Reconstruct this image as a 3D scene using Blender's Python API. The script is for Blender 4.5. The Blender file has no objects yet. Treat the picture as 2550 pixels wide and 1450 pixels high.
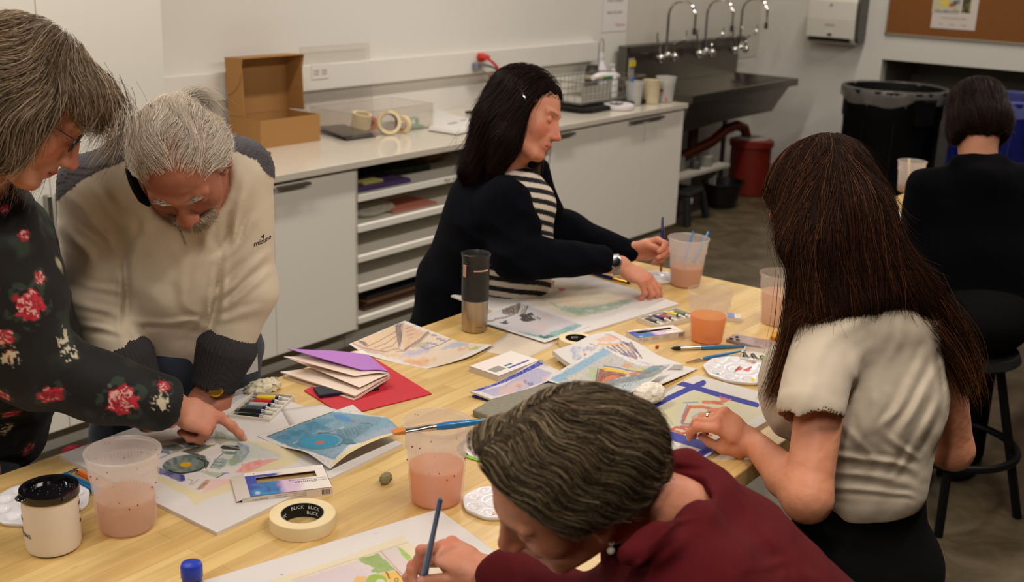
import bpy, bmesh, math, random
import numpy as np
from mathutils import Vector, Matrix, Euler
random.seed(7); RNG = np.random.default_rng(11)
SC = bpy.context.scene; COL = SC.collection; PI = math.pi
# ---------------------------------------------------------------- camera
YAW, PITCH, ROLL, FPX = 0.642275770004082, 0.2937690605040691, 0.03566190302487525, 2886.916
_cy, _sy, _cp, _sp = math.cos(YAW), math.sin(YAW), math.cos(PITCH), math.sin(PITCH)
CF = np.array([_cy*_cp, _sy*_cp, -_sp]); _R = np.array([_sy, -_cy, 0.]); _U = np.cross(_R, CF)
CR = math.cos(ROLL)*_R + math.sin(ROLL)*_U; CU = -math.sin(ROLL)*_R + math.cos(ROLL)*_U
CC = np.array([0, 0, 1.88])
def ray(x, y): return CF + CR*(x-1275)/FPX - CU*(y-725)/FPX
def onz(x, y, z): r = ray(x, y); return CC + r*(z-CC[2])/r[2]
def ony(x, y, Y): r = ray(x, y); return CC + r*Y/r[1]
def onx(x, y, X): r = ray(x, y); return CC + r*X/r[0]
def dep(x, y, d): return CC + ray(x, y)*d
cam = bpy.data.cameras.new('camera'); camo = bpy.data.objects.new('camera', cam); COL.objects.link(camo)
camo.matrix_world = Matrix(((CR[0], CU[0], -CF[0], CC[0]), (CR[1], CU[1], -CF[1], CC[1]), (CR[2], CU[2], -CF[2], CC[2]), (0, 0, 0, 1)))
cam.sensor_width = 36; cam.lens = FPX/2550*36; cam.clip_start = .05
cam.dof.use_dof = True; cam.dof.focus_distance = 2.25; cam.dof.aperture_fstop = 5.0
SC.camera = camo
# ---------------------------------------------------------------- tags
def tag(o, label=None, cat=None, group=None, kind=None):
    if label: o['label'] = label
    if cat: o['category'] = cat
    if group: o['group'] = group
    if kind: o['kind'] = kind
    return o
def empty(name, loc=(0, 0, 0), rz=0, label=None, cat=None, group=None, parent=None):
    o = bpy.data.objects.new(name, None); COL.objects.link(o); o.location = loc; o.rotation_euler = (0, 0, rz)
    o.empty_display_size = .05
    if parent: o.parent = parent
    return tag(o, label, cat, group)
def copy_tree(o, parent=None, label=None, group=None):
    c = o.copy(); COL.objects.link(c); c.parent = parent
    if label: c['label'] = label
    if group: c['group'] = group
    for ch in list(o.children): copy_tree(ch, c)
    return c
# ---------------------------------------------------------------- materials
def srgb(r, g=None, b=None):
    if g is None: r, g, b = r
    f = lambda c: (c/255/12.92 if c/255 <= .04045 else ((c/255+.055)/1.055)**2.4)
    return (f(r), f(g), f(b))
_M = {}
def mat(name, col=(200, 200, 200), rough=.5, metal=0., spec=.5, bump=0., bscale=60., noise=0., nscale=8., sheen=0., trans=0., alpha=1., ior=1.45, coat=0., sss=0., emit=0., vcol=False, aniso=0.):
    if name in _M: return _M[name]
    m = bpy.data.materials.new(name); m.use_nodes = True; nt = m.node_tree; N = nt.nodes; L = nt.links
    b = N['Principled BSDF']; c = srgb(col)
    b.inputs['Base Color'].default_value = (*c, 1); b.inputs['Roughness'].default_value = rough
    b.inputs['Metallic'].default_value = metal; b.inputs['Specular IOR Level'].default_value = spec
    b.inputs['IOR'].default_value = ior; b.inputs['Transmission Weight'].default_value = trans
    b.inputs['Alpha'].default_value = alpha; b.inputs['Sheen Weight'].default_value = sheen
    b.inputs['Coat Weight'].default_value = coat; b.inputs['Anisotropic'].default_value = aniso
    if sss:
        b.inputs['Subsurface Weight'].default_value = sss; b.inputs['Subsurface Radius'].default_value = (.012, .004, .002); b.inputs['Subsurface Scale'].default_value = 1
    src = None
    if vcol:
        a = N.new('ShaderNodeAttribute'); a.attribute_name = 'col'; src = a.outputs['Color']
    if noise:
        tc = N.new('ShaderNodeTexCoord'); n = N.new('ShaderNodeTexNoise'); n.inputs['Scale'].default_value = nscale; n.inputs['Detail'].default_value = 5
        L.new(tc.outputs['Object'], n.inputs['Vector'])
        mr = N.new('ShaderNodeMapRange'); mr.inputs['To Min'].default_value = 1-noise; mr.inputs['To Max'].default_value = 1+noise
        L.new(n.outputs['Fac'], mr.inputs['Value'])
        mx = N.new('ShaderNodeMix'); mx.data_type = 'RGBA'; mx.blend_type = 'MULTIPLY'; mx.inputs[0].default_value = 1
        if src: L.new(src, mx.inputs[6])
        else: mx.inputs[6].default_value = (*c, 1)
        L.new(mr.outputs[0], mx.inputs[7]); src = mx.outputs[2]
    if src: L.new(src, b.inputs['Base Color'])
    if bump:
        tc = N.new('ShaderNodeTexCoord'); n = N.new('ShaderNodeTexNoise'); n.inputs['Scale'].default_value = bscale; n.inputs['Detail'].default_value = 4
        L.new(tc.outputs['Object'], n.inputs['Vector'])
        bp = N.new('ShaderNodeBump'); bp.inputs['Strength'].default_value = bump; bp.inputs['Distance'].default_value = .002
        L.new(n.outputs['Fac'], bp.inputs['Height']); L.new(bp.outputs[0], b.inputs['Normal'])
    if emit:
        b.inputs['Emission Color'].default_value = (*c, 1); b.inputs['Emission Strength'].default_value = emit
    _M[name] = m; return m
# ---------------------------------------------------------------- mesh builder
def link_mesh(name, V, Fc, m, parent=None, smooth=True, col=None, auto=None, bevel=0, bseg=2):
    me = bpy.data.meshes.new(name)
    if isinstance(V, np.ndarray) and isinstance(Fc, np.ndarray) and len(Fc):
        nv, nf, k = len(V), len(Fc), Fc.shape[1]
        me.vertices.add(nv); me.vertices.foreach_set('co', np.ascontiguousarray(V, np.float32).ravel())
        me.loops.add(nf*k); me.loops.foreach_set('vertex_index', np.ascontiguousarray(Fc, np.int32).ravel())
        me.polygons.add(nf); me.polygons.foreach_set('loop_start', np.arange(0, nf*k, k, dtype=np.int32))
        me.polygons.foreach_set('loop_total', np.full(nf, k, np.int32)); me.update(calc_edges=True)
    else:
        me.from_pydata([tuple(v) for v in V], [], [tuple(f) for f in Fc])
    if smooth: me.polygons.foreach_set('use_smooth', np.ones(len(me.polygons), bool))
    if col is not None:
        a = me.attributes.new('col', 'FLOAT_COLOR', 'POINT'); c = np.ones((len(me.vertices), 4), np.float32); c[:, :3] = col
        a.data.foreach_set('color', c.ravel())
    me.update()
    ms = m if isinstance(m, (list, tuple)) else [m]
    for x in ms: me.materials.append(x)
    o = bpy.data.objects.new(name, me); COL.objects.link(o)
    if parent: o.parent = parent
    if bevel:
        b = o.modifiers.new('bevel', 'BEVEL'); b.width = bevel; b.segments = bseg; b.limit_method = 'ANGLE'
    if auto:
        bm = bmesh.new(); bm.from_mesh(me)
        for e in bm.edges:
            if len(e.link_faces) == 2 and e.calc_face_angle(0) > auto: e.smooth = False
        bm.to_mesh(me); bm.free()
    return o
class MB:
    def __init__(s): s.v = []; s.f = []; s.mi = []; s.m = 0
    def add(s, V, F):
        n = len(s.v); s.v += [tuple(map(float, v)) for v in V]; s.f += [tuple(n+i for i in f) for f in F]; s.mi += [s.m]*len(F)
    def box(s, lo, hi, M=None):
        x0, y0, z0 = lo; x1, y1, z1 = hi
        V = [(x0, y0, z0), (x1, y0, z0), (x1, y1, z0), (x0, y1, z0), (x0, y0, z1), (x1, y0, z1), (x1, y1, z1), (x0, y1, z1)]
        if M is not None: V = [M @ Vector(v) for v in V]
        s.add(V, [(0, 3, 2, 1), (4, 5, 6, 7), (0, 1, 5, 4), (1, 2, 6, 5), (2, 3, 7, 6), (3, 0, 4, 7)]); return s
    def prism(s, pts, z0, z1, M=None):
        n = len(pts); V = [(p[0], p[1], z0) for p in pts]+[(p[0], p[1], z1) for p in pts]
        if M is not None: V = [M @ Vector(v) for v in V]
        s.add(V, [tuple(range(n-1, -1, -1)), tuple(range(n, 2*n))]+[(i, (i+1) % n, n+(i+1) % n, n+i) for i in range(n)]); return s
    def tube(s, P, r, seg=8, cap=True, flat=1.):
        P = [Vector(p) for p in P]; n = len(P); rs = r if isinstance(r, (list, tuple, np.ndarray)) else [r]*n
        T = [(P[min(i+1, n-1)]-P[max(i-1, 0)]).normalized() for i in range(n)]
        a = T[0].orthogonal().normalized() if abs(T[0].z) > .9 else T[0].cross(Vector((0, 0, 1))).normalized()
        V = []
        for i in range(n):
            a = (a-T[i]*a.dot(T[i])).normalized(); b = T[i].cross(a)
            for k in range(seg):
                t = 2*PI*k/seg; V.append(P[i]+(a*math.cos(t)+b*math.sin(t)*flat)*rs[i])
        F = [(i*seg+k, i*seg+(k+1) % seg, (i+1)*seg+(k+1) % seg, (i+1)*seg+k) for i in range(n-1) for k in range(seg)]
        if cap: F += [tuple(range(seg-1, -1, -1)), tuple((n-1)*seg+k for k in range(seg))]
        s.add(V, F); return s
    def lathe(s, prof, seg=32, c=(0, 0, 0), close=False, M=None):
        n = len(prof); V = []
        for r, z in prof:
            for k in range(seg):
                t = 2*PI*k/seg; V.append(Vector((c[0]+r*math.cos(t), c[1]+r*math.sin(t), c[2]+z)))
        if M is not None: V = [M @ v for v in V]
        F = [(i*seg+k, i*seg+(k+1) % seg, (i+1)*seg+(k+1) % seg, (i+1)*seg+k) for i in range(n-1) for k in range(seg)]
        if close: F += [((n-1)*seg+k, (n-1)*seg+(k+1) % seg, (k+1) % seg, k) for k in range(seg)]
        else: F += [tuple(range(seg-1, -1, -1)), tuple((n-1)*seg+k for k in range(seg))]
        s.add(V, F); return s
    def ball(s, c, r, seg=12, rings=8, M=None):
        r = r if isinstance(r, (tuple, list)) else (r, r, r); V = []; F = []
        for i in range(rings+1):
            p = PI*i/rings
            for k in range(seg):
                t = 2*PI*k/seg; v = Vector((r[0]*math.sin(p)*math.cos(t), r[1]*math.sin(p)*math.sin(t), r[2]*math.cos(p)))
                if M is not None: v = M.to_3x3() @ v
                V.append(v+Vector(c))
        for i in range(rings):
            for k in range(seg): F.append((i*seg+k, (i+1)*seg+k, (i+1)*seg+(k+1) % seg, i*seg+(k+1) % seg))
        s.add(V, F); return s
    def build(s, name, m, parent=None, smooth=False, auto=.6, bevel=0, bseg=2, loc=None, rz=None):
        o = link_mesh(name, s.v, s.f, m, parent, smooth=smooth, bevel=bevel, bseg=bseg)
        if any(s.mi): o.data.polygons.foreach_set('material_index', np.array(s.mi, np.int32))
        bm = bmesh.new(); bm.from_mesh(o.data); bmesh.ops.remove_doubles(bm, verts=bm.verts, dist=1e-6); bmesh.ops.recalc_face_normals(bm, faces=bm.faces)
        if smooth:
            for e in bm.edges:
                if len(e.link_faces) == 2 and e.calc_face_angle(0) > auto: e.smooth = False
        bm.to_mesh(o.data); bm.free()
        if loc is not None: o.location = loc
        if rz is not None: o.rotation_euler = (0, 0, rz)
        return o
def frame(o, x, z=None):
    """matrix with origin o, x axis along x, z approx up"""
    x = Vector(x).normalized(); z = Vector(z if z is not None else (0, 0, 1)); y = z.cross(x).normalized(); z = x.cross(y)
    return Matrix(((x.x, y.x, z.x, o[0]), (x.y, y.y, z.y, o[1]), (x.z, y.z, z.z, o[2]), (0, 0, 0, 1)))
_FONT = None
def text_mesh(name, s, size, m, parent, M, depth=.0004, align='CENTER', shear=0.):
    """raised lettering turned into a mesh"""
    c = bpy.data.curves.new(name, 'FONT'); c.body = s; c.size = size; c.extrude = depth; c.align_x = align; c.align_y = 'CENTER'; c.resolution_u = 2; c.shear = shear
    t = bpy.data.objects.new(name+'_tmp', c); COL.objects.link(t)
    dg = bpy.context.evaluated_depsgraph_get(); me = bpy.data.meshes.new_from_object(t.evaluated_get(dg))
    bpy.data.objects.remove(t); bpy.data.curves.remove(c)
    me.transform(M); me.materials.clear(); me.materials.append(m)
    o = bpy.data.objects.new(name, me); COL.objects.link(o)
    if parent: o.parent = parent
    return o
# ---------------------------------------------------------------- numpy noise
_perm = RNG.random((32, 32, 32)).astype(np.float32)
def vnoise(p):
    i = np.floor(p).astype(np.int64); f = (p-i).astype(np.float32); f = f*f*(3-2*f); i &= 31; j = (i+1) & 31
    r = 0
    for a in (0, 1):
        X = j[:, 0] if a else i[:, 0]; wx = f[:, 0] if a else 1-f[:, 0]
        for b in (0, 1):
            Y = j[:, 1] if b else i[:, 1]; wy = f[:, 1] if b else 1-f[:, 1]
            for c in (0, 1):
                Z = j[:, 2] if c else i[:, 2]; wz = f[:, 2] if c else 1-f[:, 2]
                r = r+_perm[X, Y, Z]*wx*wy*wz
    return r*2-1
def fbm(p, o=3):
    r = 0; a = 1.
    for k in range(o): r = r+a*vnoise(p*2**k+7.3*k); a *= .5
    return r
# ---------------------------------------------------------------- implicit surfaces
def nrm(v): v = np.asarray(v, float); return v/np.linalg.norm(v)
def smin(a, b, k):
    if k <= 0: return np.minimum(a, b)
    h = np.maximum(k-np.abs(a-b), 0)/k; return np.minimum(a, b)-h*h*k*.25
def smax(a, b, k): return -smin(-a, -b, k)
class Prim:
    def __init__(s, fn, c, R, k, op='u'): s.fn = fn; s.c = np.array(c, float); s.R = R; s.k = k; s.op = op
def cone(a, b, ra, rb, k=.02, op='u'):
    a = np.array(a, float); b = np.array(b, float); d = b-a; L2 = max(d @ d, 1e-12)
    def fn(p):
        t = np.clip((p-a) @ d/L2, 0, 1); return np.linalg.norm(p-a-t[:, None]*d, axis=1)-(ra+(rb-ra)*t)
    return Prim(fn, (a+b)/2, math.sqrt(L2)/2+max(ra, rb), k, op)
def ell(c, r, M=None, k=.02, op='u'):
    """ellipsoid, M rows = its axes"""
    c = np.array(c, float); r = np.array([r]*3 if np.isscalar(r) else r, float); M = np.eye(3) if M is None else np.array(M, float)
    def fn(p):
        q = (p-c) @ M.T; a = np.linalg.norm(q/r, axis=1); g = np.linalg.norm(q/(r*r), axis=1)+1e-9
        return a*(a-1)/g
    return Prim(fn, c, r.max(), k, op)
def slab(a, b, ua, wa, wb, va=None, vb=None, k=.02, op='u', round_=True):
    """limb/torso of elliptic section: axis a->b, width axis ua, half widths wa,wb and half depths va,vb"""
    a = np.array(a, float); b = np.array(b, float); d = b-a; L = np.linalg.norm(d); w = d/L; u = np.array(ua, float); u = nrm(u-w*(u @ w)); v = np.cross(w, u)
    va = wa if va is None else va; vb = wb if vb is None else vb
    def fn(p):
        q = p-a; t = np.clip(q @ w/L, 0, 1); o = q-(t*L)[:, None]*w
        W = wa+(wb-wa)*t; D = va+(vb-va)*t; m = np.minimum(W, D)
        x = (o @ u)/W; y = (o @ v)/D; z = (o @ w)/m; a_ = np.sqrt(x*x+y*y+z*z); g = np.sqrt((x/W)**2+(y/D)**2+(z/m)**2)+1e-9
        return a_*(a_-1)/g
    return Prim(fn, (a+b)/2, L/2+max(wa, wb, va, vb), k, op)
def sdf_eval(prims, P, disp=None):
    d = np.full(len(P), .3, np.float32)
    for pr in prims:
        D = pr.fn(P)
        if pr.op == 'u': d = smin(d, D, pr.k)
        elif pr.op == 's': d = smax(d, -D, pr.k)
        else: d = smax(d, D, pr.k)
    if disp is not None: d = d+disp(P)
    return d
def polygonize(prims, h, disp=None, box=None, dm=.01):
    """mesh the zero set with surface nets on a sparse block grid"""
    us = [p for p in prims if p.op == 'u']
    lo = np.min([p.c-p.R-2*h-dm for p in us], axis=0); hi = np.max([p.c+p.R+2*h+dm for p in us], axis=0)
    if box is not None: lo = np.maximum(lo, box[0]); hi = np.minimum(hi, box[1])
    B = 8; nb = np.ceil((hi-lo)/(B*h)).astype(int)+1; n = nb*B
    ctr = np.stack(np.meshgrid(*[np.arange(k) for k in nb], indexing='ij'), -1).reshape(-1, 3)
    cen = lo+(ctr+.5)*B*h-.5*h; hb = B*h*.87
    cd = sdf_eval(prims, cen)
    D = np.repeat(np.repeat(np.repeat(np.where(cd < 0, -1, 1).astype(np.float32).reshape(nb), B, 0), B, 1), B, 2)
    act = np.abs(cd) < hb*1.5+dm+.012; bl = ctr[act]; bc = cen[act]
    off = np.stack(np.meshgrid(*[np.arange(B)]*3, indexing='ij'), -1).reshape(-1, 3)
    for s in range(0, len(bl), 1500):
        b = bl[s:s+1500]; c = bc[s:s+1500]
        I = (b[:, None, :]*B+off[None]).reshape(-1, 3); P = lo+I*h
        d = np.full((len(b), B**3), .3, np.float32); P3 = P.reshape(len(b), B**3, 3)
        for pr in prims:
            if pr.op == 'i': m = np.ones(len(b), bool)
            else: m = np.linalg.norm(c-pr.c, axis=1) < pr.R+hb+pr.k+.03
            if not m.any(): continue
            v = pr.fn(P3[m].reshape(-1, 3)).reshape(-1, B**3)
            if pr.op == 'u': d[m] = smin(d[m], v, pr.k)
            elif pr.op == 's': d[m] = smax(d[m], -v, pr.k)
            else: d[m] = smax(d[m], v, pr.k)
        d = d.ravel()
        if disp is not None:
            nr = np.abs(d) < .04; d[nr] = d[nr]+disp(P[nr])
        D[I[:, 0], I[:, 1], I[:, 2]] = d
    D[0] = D[-1] = 1; D[:, 0] = D[:, -1] = 1; D[:, :, 0] = D[:, :, -1] = 1
    return nets(D, lo, h)
def nets(D, lo, h):
    S = D < 0; nx, ny, nz = (k-1 for k in D.shape)
    cnt = np.zeros((nx, ny, nz), np.int8)
    for a in (0, 1):
        for b in (0, 1):
            for c in (0, 1): cnt += S[a:nx+a, b:ny+b, c:nz+c]
    C = np.argwhere((cnt > 0) & (cnt < 8)); ids = np.full((nx, ny, nz), -1, np.int32); ids[C[:, 0], C[:, 1], C[:, 2]] = np.arange(len(C))
    acc = np.zeros((len(C), 3)); w = np.zeros(len(C)); crn = [(a, b, c) for a in (0, 1) for b in (0, 1) for c in (0, 1)]
    for A in crn:
        for ax in range(3):
            if A[ax]: continue
            Bc = list(A); Bc[ax] = 1
            da = D[C[:, 0]+A[0], C[:, 1]+A[1], C[:, 2]+A[2]]; db = D[C[:, 0]+Bc[0], C[:, 1]+Bc[1], C[:, 2]+Bc[2]]
            m = (da < 0) != (db < 0); t = np.where(m, da/np.where(m, da-db, 1), 0)
            q = np.tile(np.array(A, float), (len(C), 1)); q[:, ax] += t; acc[m] += q[m]; w += m
    V = lo+(C+acc/w[:, None])*h; F = []
    for ax in range(3):
        u, v = (ax+1) % 3, (ax+2) % 3
        sl0 = [slice(1, -1)]*3; sl1 = [slice(1, -1)]*3; sl0[ax] = slice(0, -1); sl1[ax] = slice(1, None)
        a = S[tuple(sl0)]; b = S[tuple(sl1)]; E = np.argwhere(a != b)
        if not len(E): continue
        fl = a[E[:, 0], E[:, 1], E[:, 2]]; E = E.copy(); E[:, u] += 1; E[:, v] += 1
        def idx(du, dv):
            q = E.copy(); q[:, u] -= du; q[:, v] -= dv; return ids[q[:, 0], q[:, 1], q[:, 2]]
        Q = np.stack([idx(1, 1), idx(0, 1), idx(0, 0), idx(1, 0)], 1); Q[~fl] = Q[~fl][:, ::-1]; F.append(Q)
    F = np.concatenate(F); F = F[(F >= 0).all(1)]
    return V.astype(np.float32), F
def join(parts):
    V = []; F = []; n = 0
    for v, f in parts: V.append(v); F.append(f+n); n += len(v)
    return np.concatenate(V), np.concatenate(F)
# ================================================================ ROOM
WY = 4.45; WX = 9.35; T = .90; CT = .91; X0 = -3.5; Y0 = -4.0; H = 3.3
wallm = mat('wall_paint', (220, 217, 210), .75, noise=.02, nscale=3, bump=.08, bscale=220)
cabm = mat('cabinet_white', (240, 236, 226), .45, noise=.01, nscale=2)
cabin = mat('cabinet_inner', (214, 208, 192), .5)
trimw = mat('trim_white', (224, 221, 214), .4)
steel = mat('stainless', (120, 116, 108), .34, metal=1., noise=.12, nscale=5)
chrome = mat('chrome', (220, 220, 220), .08, metal=1.)
blackp = mat('black_plastic', (8, 8, 9), .5, spec=.3)
darkm = mat('dark_metal', (10, 10, 11), .5, metal=.2, spec=.3)
def S(o): o['kind'] = 'structure'; return o
def floor_mat():
    m = mat('concrete', (120, 112, 96), .32, noise=.35, nscale=1.3, spec=.45); nt = m.node_tree; N = nt.nodes; L = nt.links; b = N['Principled BSDF']
    tc = N.new('ShaderNodeTexCoord'); n = N.new('ShaderNodeTexNoise'); n.inputs['Scale'].default_value = 4; n.inputs['Detail'].default_value = 9; n.inputs['Roughness'].default_value = .65
    n.inputs['Distortion'].default_value = .8; L.new(tc.outputs['Object'], n.inputs['Vector'])
    r = N.new('ShaderNodeValToRGB'); r.color_ramp.elements[0].position = .3; r.color_ramp.elements[0].color = (*srgb(62, 52, 38), 1); r.color_ramp.elements[1].position = .75; r.color_ramp.elements[1].color = (*srgb(112, 100, 78), 1)
    L.new(n.outputs['Fac'], r.inputs[0]); L.new(r.outputs[0], b.inputs['Base Color'])
    r2 = N.new('ShaderNodeMapRange'); r2.inputs['To Min'].default_value = .22; r2.inputs['To Max'].default_value = .5; L.new(n.outputs['Fac'], r2.inputs[0]); L.new(r2.outputs[0], b.inputs['Roughness'])
    return m
S(MB().box((X0, Y0, -.1), (WX+.9, WY+.1, 0)).build('floor', floor_mat()))
S(MB().box((X0, Y0, H), (WX+.9, WY+.1, H+.1)).build('ceiling', mat('ceiling_dark', (70, 68, 64), .9)))
S(MB().box((X0, WY, 0), (WX+.9, WY+.1, H)).build('wall_back', wallm))
S(MB().box((X0-.1, Y0, 0), (X0, WY, H)).build('wall_left', mat('wall_taupe', (120, 112, 100), .8)))
S(MB().box((X0, Y0-.1, 0), (WX+.9, Y0, H)).build('wall_front', mat('wall_taupe')))
# right wall with the niche that takes the bins
nz = 1.066; ny = 3.36
w = MB(); w.box((WX, ny, 0), (WX+.12, WY, H)).box((WX, Y0, nz), (WX+.12, ny, H)); S(w.build('wall_right', wallm))
w = MB(); w.box((WX+.75, Y0, 0), (WX+.85, ny+.1, nz+.1)).box((WX+.12, ny, 0), (WX+.75, ny+.1, nz)).box((WX+.12, Y0, nz), (WX+.75, ny, nz+.1))
S(w.build('trim_1', mat('niche_grey', (120, 118, 112), .6)))
S(MB().box((WX-.012, ny, 0), (WX, WY, .1)).build('baseboard_right', mat('base_grey', (178, 172, 160), .5), bevel=.003))
S(MB().box((7.05, WY-.012, 0), (WX-.012, WY, .1)).build('baseboard_back', mat('base_grey'), bevel=.003))
# washable panel behind the sink
pl = ony(1561, 60, WY)
S(MB().box((pl[0], WY-.006, 1.0), (WX-.02, WY, 2.6)).build('trim_2', mat('panel_white', (205, 200, 190), .22)))

# ---- tall cupboard
FY = 3.66
tc = empty('tall_cabinet', (2.3, FY+.3, 0), label='tall white floor to ceiling cupboard behind the white haired man', cat='cabinet')
o_ = Vector((2.3, FY+.3, 0))
def rel(b, ofs): b.v = [(v[0]-ofs[0], v[1]-ofs[1], v[2]-ofs[2]) for v in b.v]; return b
rel(MB().box((-.2, FY+.02, .1), (2.69, WY-.003, 2.7)), o_).build('carcass', cabm, tc)
rel(MB().box((-.2, FY+.07, 0), (2.69, WY-.003, .1)), o_).build('plinth', mat('plinth_grey', (176, 172, 160), .5), tc)
for i, (a, b) in enumerate(((.65, 1.22), (1.224, 1.70), (1.704, 2.19), (2.194, 2.688))):
    d = rel(MB().box((a, FY, .1), (b, FY+.02, 2.7)), o_).build('door', cabm, tc, bevel=.001)
    hx = b-.03 if i % 2 == 0 else a+.012
    rel(MB().box((hx, FY-.03, .80), (hx+.018, FY, .98)), o_).build('handle', mat('brushed', (170, 165, 155), .35, metal=1.), d, bevel=.003)
# ---- base units under the worktop
wt = MB().box((2.70, 3.635, .88), (6.69, WY-.002, CT)).build('worktop', mat('quartz', (214, 206, 192), .16, noise=.03, nscale=90, coat=.3), bevel=.002)
tag(wt, 'long glossy off white worktop running along the back wall', 'worktop')
def base_unit(x0, x1, doors, label):
    e = empty('base_cabinet', ((x0+x1)/2, 3.98, 0), label=label, cat='cabinet'); O = Vector(e.location)
    rel(MB().box((x0, FY+.02, .1), (x1, WY-.02, .88)), O).build('carcass', cabm, e)
    rel(MB().box((x0, FY+.08, 0), (x1, WY-.02, .1)), O).build('plinth', mat('plinth_grey'), e)
    for a, b, hs in doors:
        d = rel(MB().box((a+.0015, FY, .11), (b-.0015, FY+.019, .862)), O).build('door', cabm, e, bevel=.001)
        hx = (a+.015, a+.19) if hs < 0 else (b-.19, b-.015)
        hb = MB().box((hx[0], FY-.026, .853), (hx[1], FY+.0, .857)).box((hx[0], FY-.029, .846), (hx[1], FY-.026, .857))
        rel(hb, O).build('handle', mat('brushed'), d)
    return e
base_unit(2.70, 3.685, ((2.70, 3.199, 1), (3.2, 3.685, -1)), 'white two door base cabinet behind the white haired man')
base_unit(5.212, 6.20, ((5.212, 5.712, -1), (5.712, 6.20, 1)), 'white two door base cabinet right of the open shelves')
base_unit(6.203, 6.686, ((6.203, 6.686, -1),), 'white single door base cabinet next to the metal sink')
# open shelf unit
sx0, sx1 = 3.689, 5.208
sh = empty('shelf_unit', ((sx0+sx1)/2, 3.98, 0), label='open white shelf unit with papers in the base cabinets', cat='shelf'); O = Vector(sh.location)
rel(MB().box((sx0, FY+.01, .1), (sx0+.018, WY-.02, .88)).box((sx1-.018, FY+.01, .1), (sx1, WY-.02, .88)).box((sx0, WY-.04, .1), (sx1, WY-.02, .88)), O).build('carcass', cabin, sh)
rel(MB().box((sx0, FY+.08, 0), (sx1, WY-.02, .1)), O).build('plinth', mat('plinth_grey'), sh)
SHZ = [(.129, .157), (.283, .314), (.428, .457), (.571, .603), (.715, .747)]
for a, b in SHZ:
    rel(MB().box((sx0+.018, FY, a), (sx1-.018, WY-.04, b)), O).build('shelf', cabm, sh, bevel=.002)
# pencilled shelf note
tr = Matrix.Translation(Vector((4.37, FY-.0004, .731))-O) @ Matrix.Rotation(PI/2, 4, 'X')
text_mesh('shelf_note', 'Paper  and  Mat', .021, mat('pencil', (90, 86, 80), .8), sh, tr, .0002)
# raceway along the wall with sockets
rz0 = ony(767, 227.6, WY-.045)[2]; rz1 = ony(1164, 130, WY-.045)[2]
rw = MB().box((2.70, WY-.045, rz0), (ony(1490, 100, WY-.045)[0], WY-.001, rz1)).build('cable_raceway', trimw, bevel=.004)
tag(rw, 'white cable duct running along the back wall above the worktop', 'cable duct')
def socket(px, py, label):
    c = ony(px, py, WY-.046); e = empty('wall_socket', (c[0], WY-.045, c[2]), label=label, cat='socket')
    MB().box((-.06, -.004, -.038), (.06, 0, .038)).build('plate', trimw, e, bevel=.002)
    for s in (-.027, .027):
        f = MB().box((s-.017, -.007, -.015), (s+.017, -.004, .015)).build('outlet', mat('outlet', (205, 200, 190), .4), e, bevel=.002)
        h = MB()
        for a, b in ((-.006, .004), (.006, .004), (0, -.007)): h.box((s+a-.0015, -.0078, b-.003), (s+a+.0015, -.0066, b+.003))
        h.build('slot', blackp, f)
    return c
socket(797, 178, 'white double socket in the cable duct right of the cardboard box')
c2 = socket(1192, 162, 'white double socket with the red and grey plugs')
# cords
def cord(name, pts, r, m, label, plug=None, cat='cord'):
    e = empty(name, pts[0], label=label, cat=cat); O = Vector(pts[0]); P = [Vector(p)-O for p in pts]
    Q = []
    for i in range(len(P)-1):
        a, b, c, d = P[max(i-1, 0)], P[i], P[i+1], P[min(i+2, len(P)-1)]
        for k in range(6):
            t = k/6; Q.append(.5*((2*b)+(c-a)*t+(2*a-5*b+4*c-d)*t*t+(3*b-a-3*c+d)*t**3))
    Q.append(P[-1]); MB().tube(Q, r, 8).build('cable', m, e, smooth=True)
    if plug: plug(e)
    return e
redm = mat('red_rubber', (200, 40, 28), .45)
p = [ony(1190, 143, WY-.055), ony(1215, 147, WY-.12), ony(1236, 165, WY-.14), ony(1248, 190, WY-.14), ony(1262, 215, WY-.12), ony(1290, 245, WY-.1)]
cord('power_cord', p, .008, redm, 'red power cord plugged into the wall duct', lambda e: MB().lathe([(.012, 0), (.024, .006), (.026, .03), (.014, .07), (.008, .085)], 16, M=frame((0, 0, 0), (0, 0, 1), (1, -.3, -.05))).build('plug', redm, e, smooth=True))
p = [ony(1183, 165, WY-.055), ony(1200, 161, WY-.1), ony(1228, 168, WY-.12), ony(1250, 185, WY-.12), ony(1275, 215, WY-.08)]
cord('power_cord', p, .006, mat('grey_rubber', (92, 94, 92), .5), 'dark grey power cord plugged in below the red one', lambda e: MB().box((-.02, -.03, -.022), (.022, .008, .022)).build('plug', mat('grey_plug', (120, 124, 140), .4), e, bevel=.005))
p = [ony(1190, 168, WY-.06), ony(1215, 185, WY-.05), ony(1235, 212, WY-.03), ony(1245, 245, WY-.03)]
cord('power_cord', p, .004, mat('light_grey_rubber', (168, 166, 164), .5), 'thin light grey cord hanging from the wall duct')
g = onz(1232, 205, 1.12); gq = ony(1232, 206, WY-.12)
e = empty('glass_ornament', (gq[0], gq[1], CT), label='small amber glass jug beside the red cord', cat='jug'); zz = gq[2]-CT
MB().lathe([(.02, 0), (.045, .02), (.05, .09), (.03, zz-.05), (.028, zz-.02), (.038, zz+.03), (.034, zz+.05), (.02, zz+.05), (.02, zz-.02), (.04, .09), (.035, .01)], 20).build('body', mat('amber_glass', (210, 140, 30), .15, trans=.5), e, smooth=True)
MB().tube([(.035, 0, zz+.03), (.08, 0, zz), (.075, 0, zz-.07), (.045, 0, .1)], .007, 8).build('handle', mat('amber_glass'), e, smooth=True)
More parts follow.
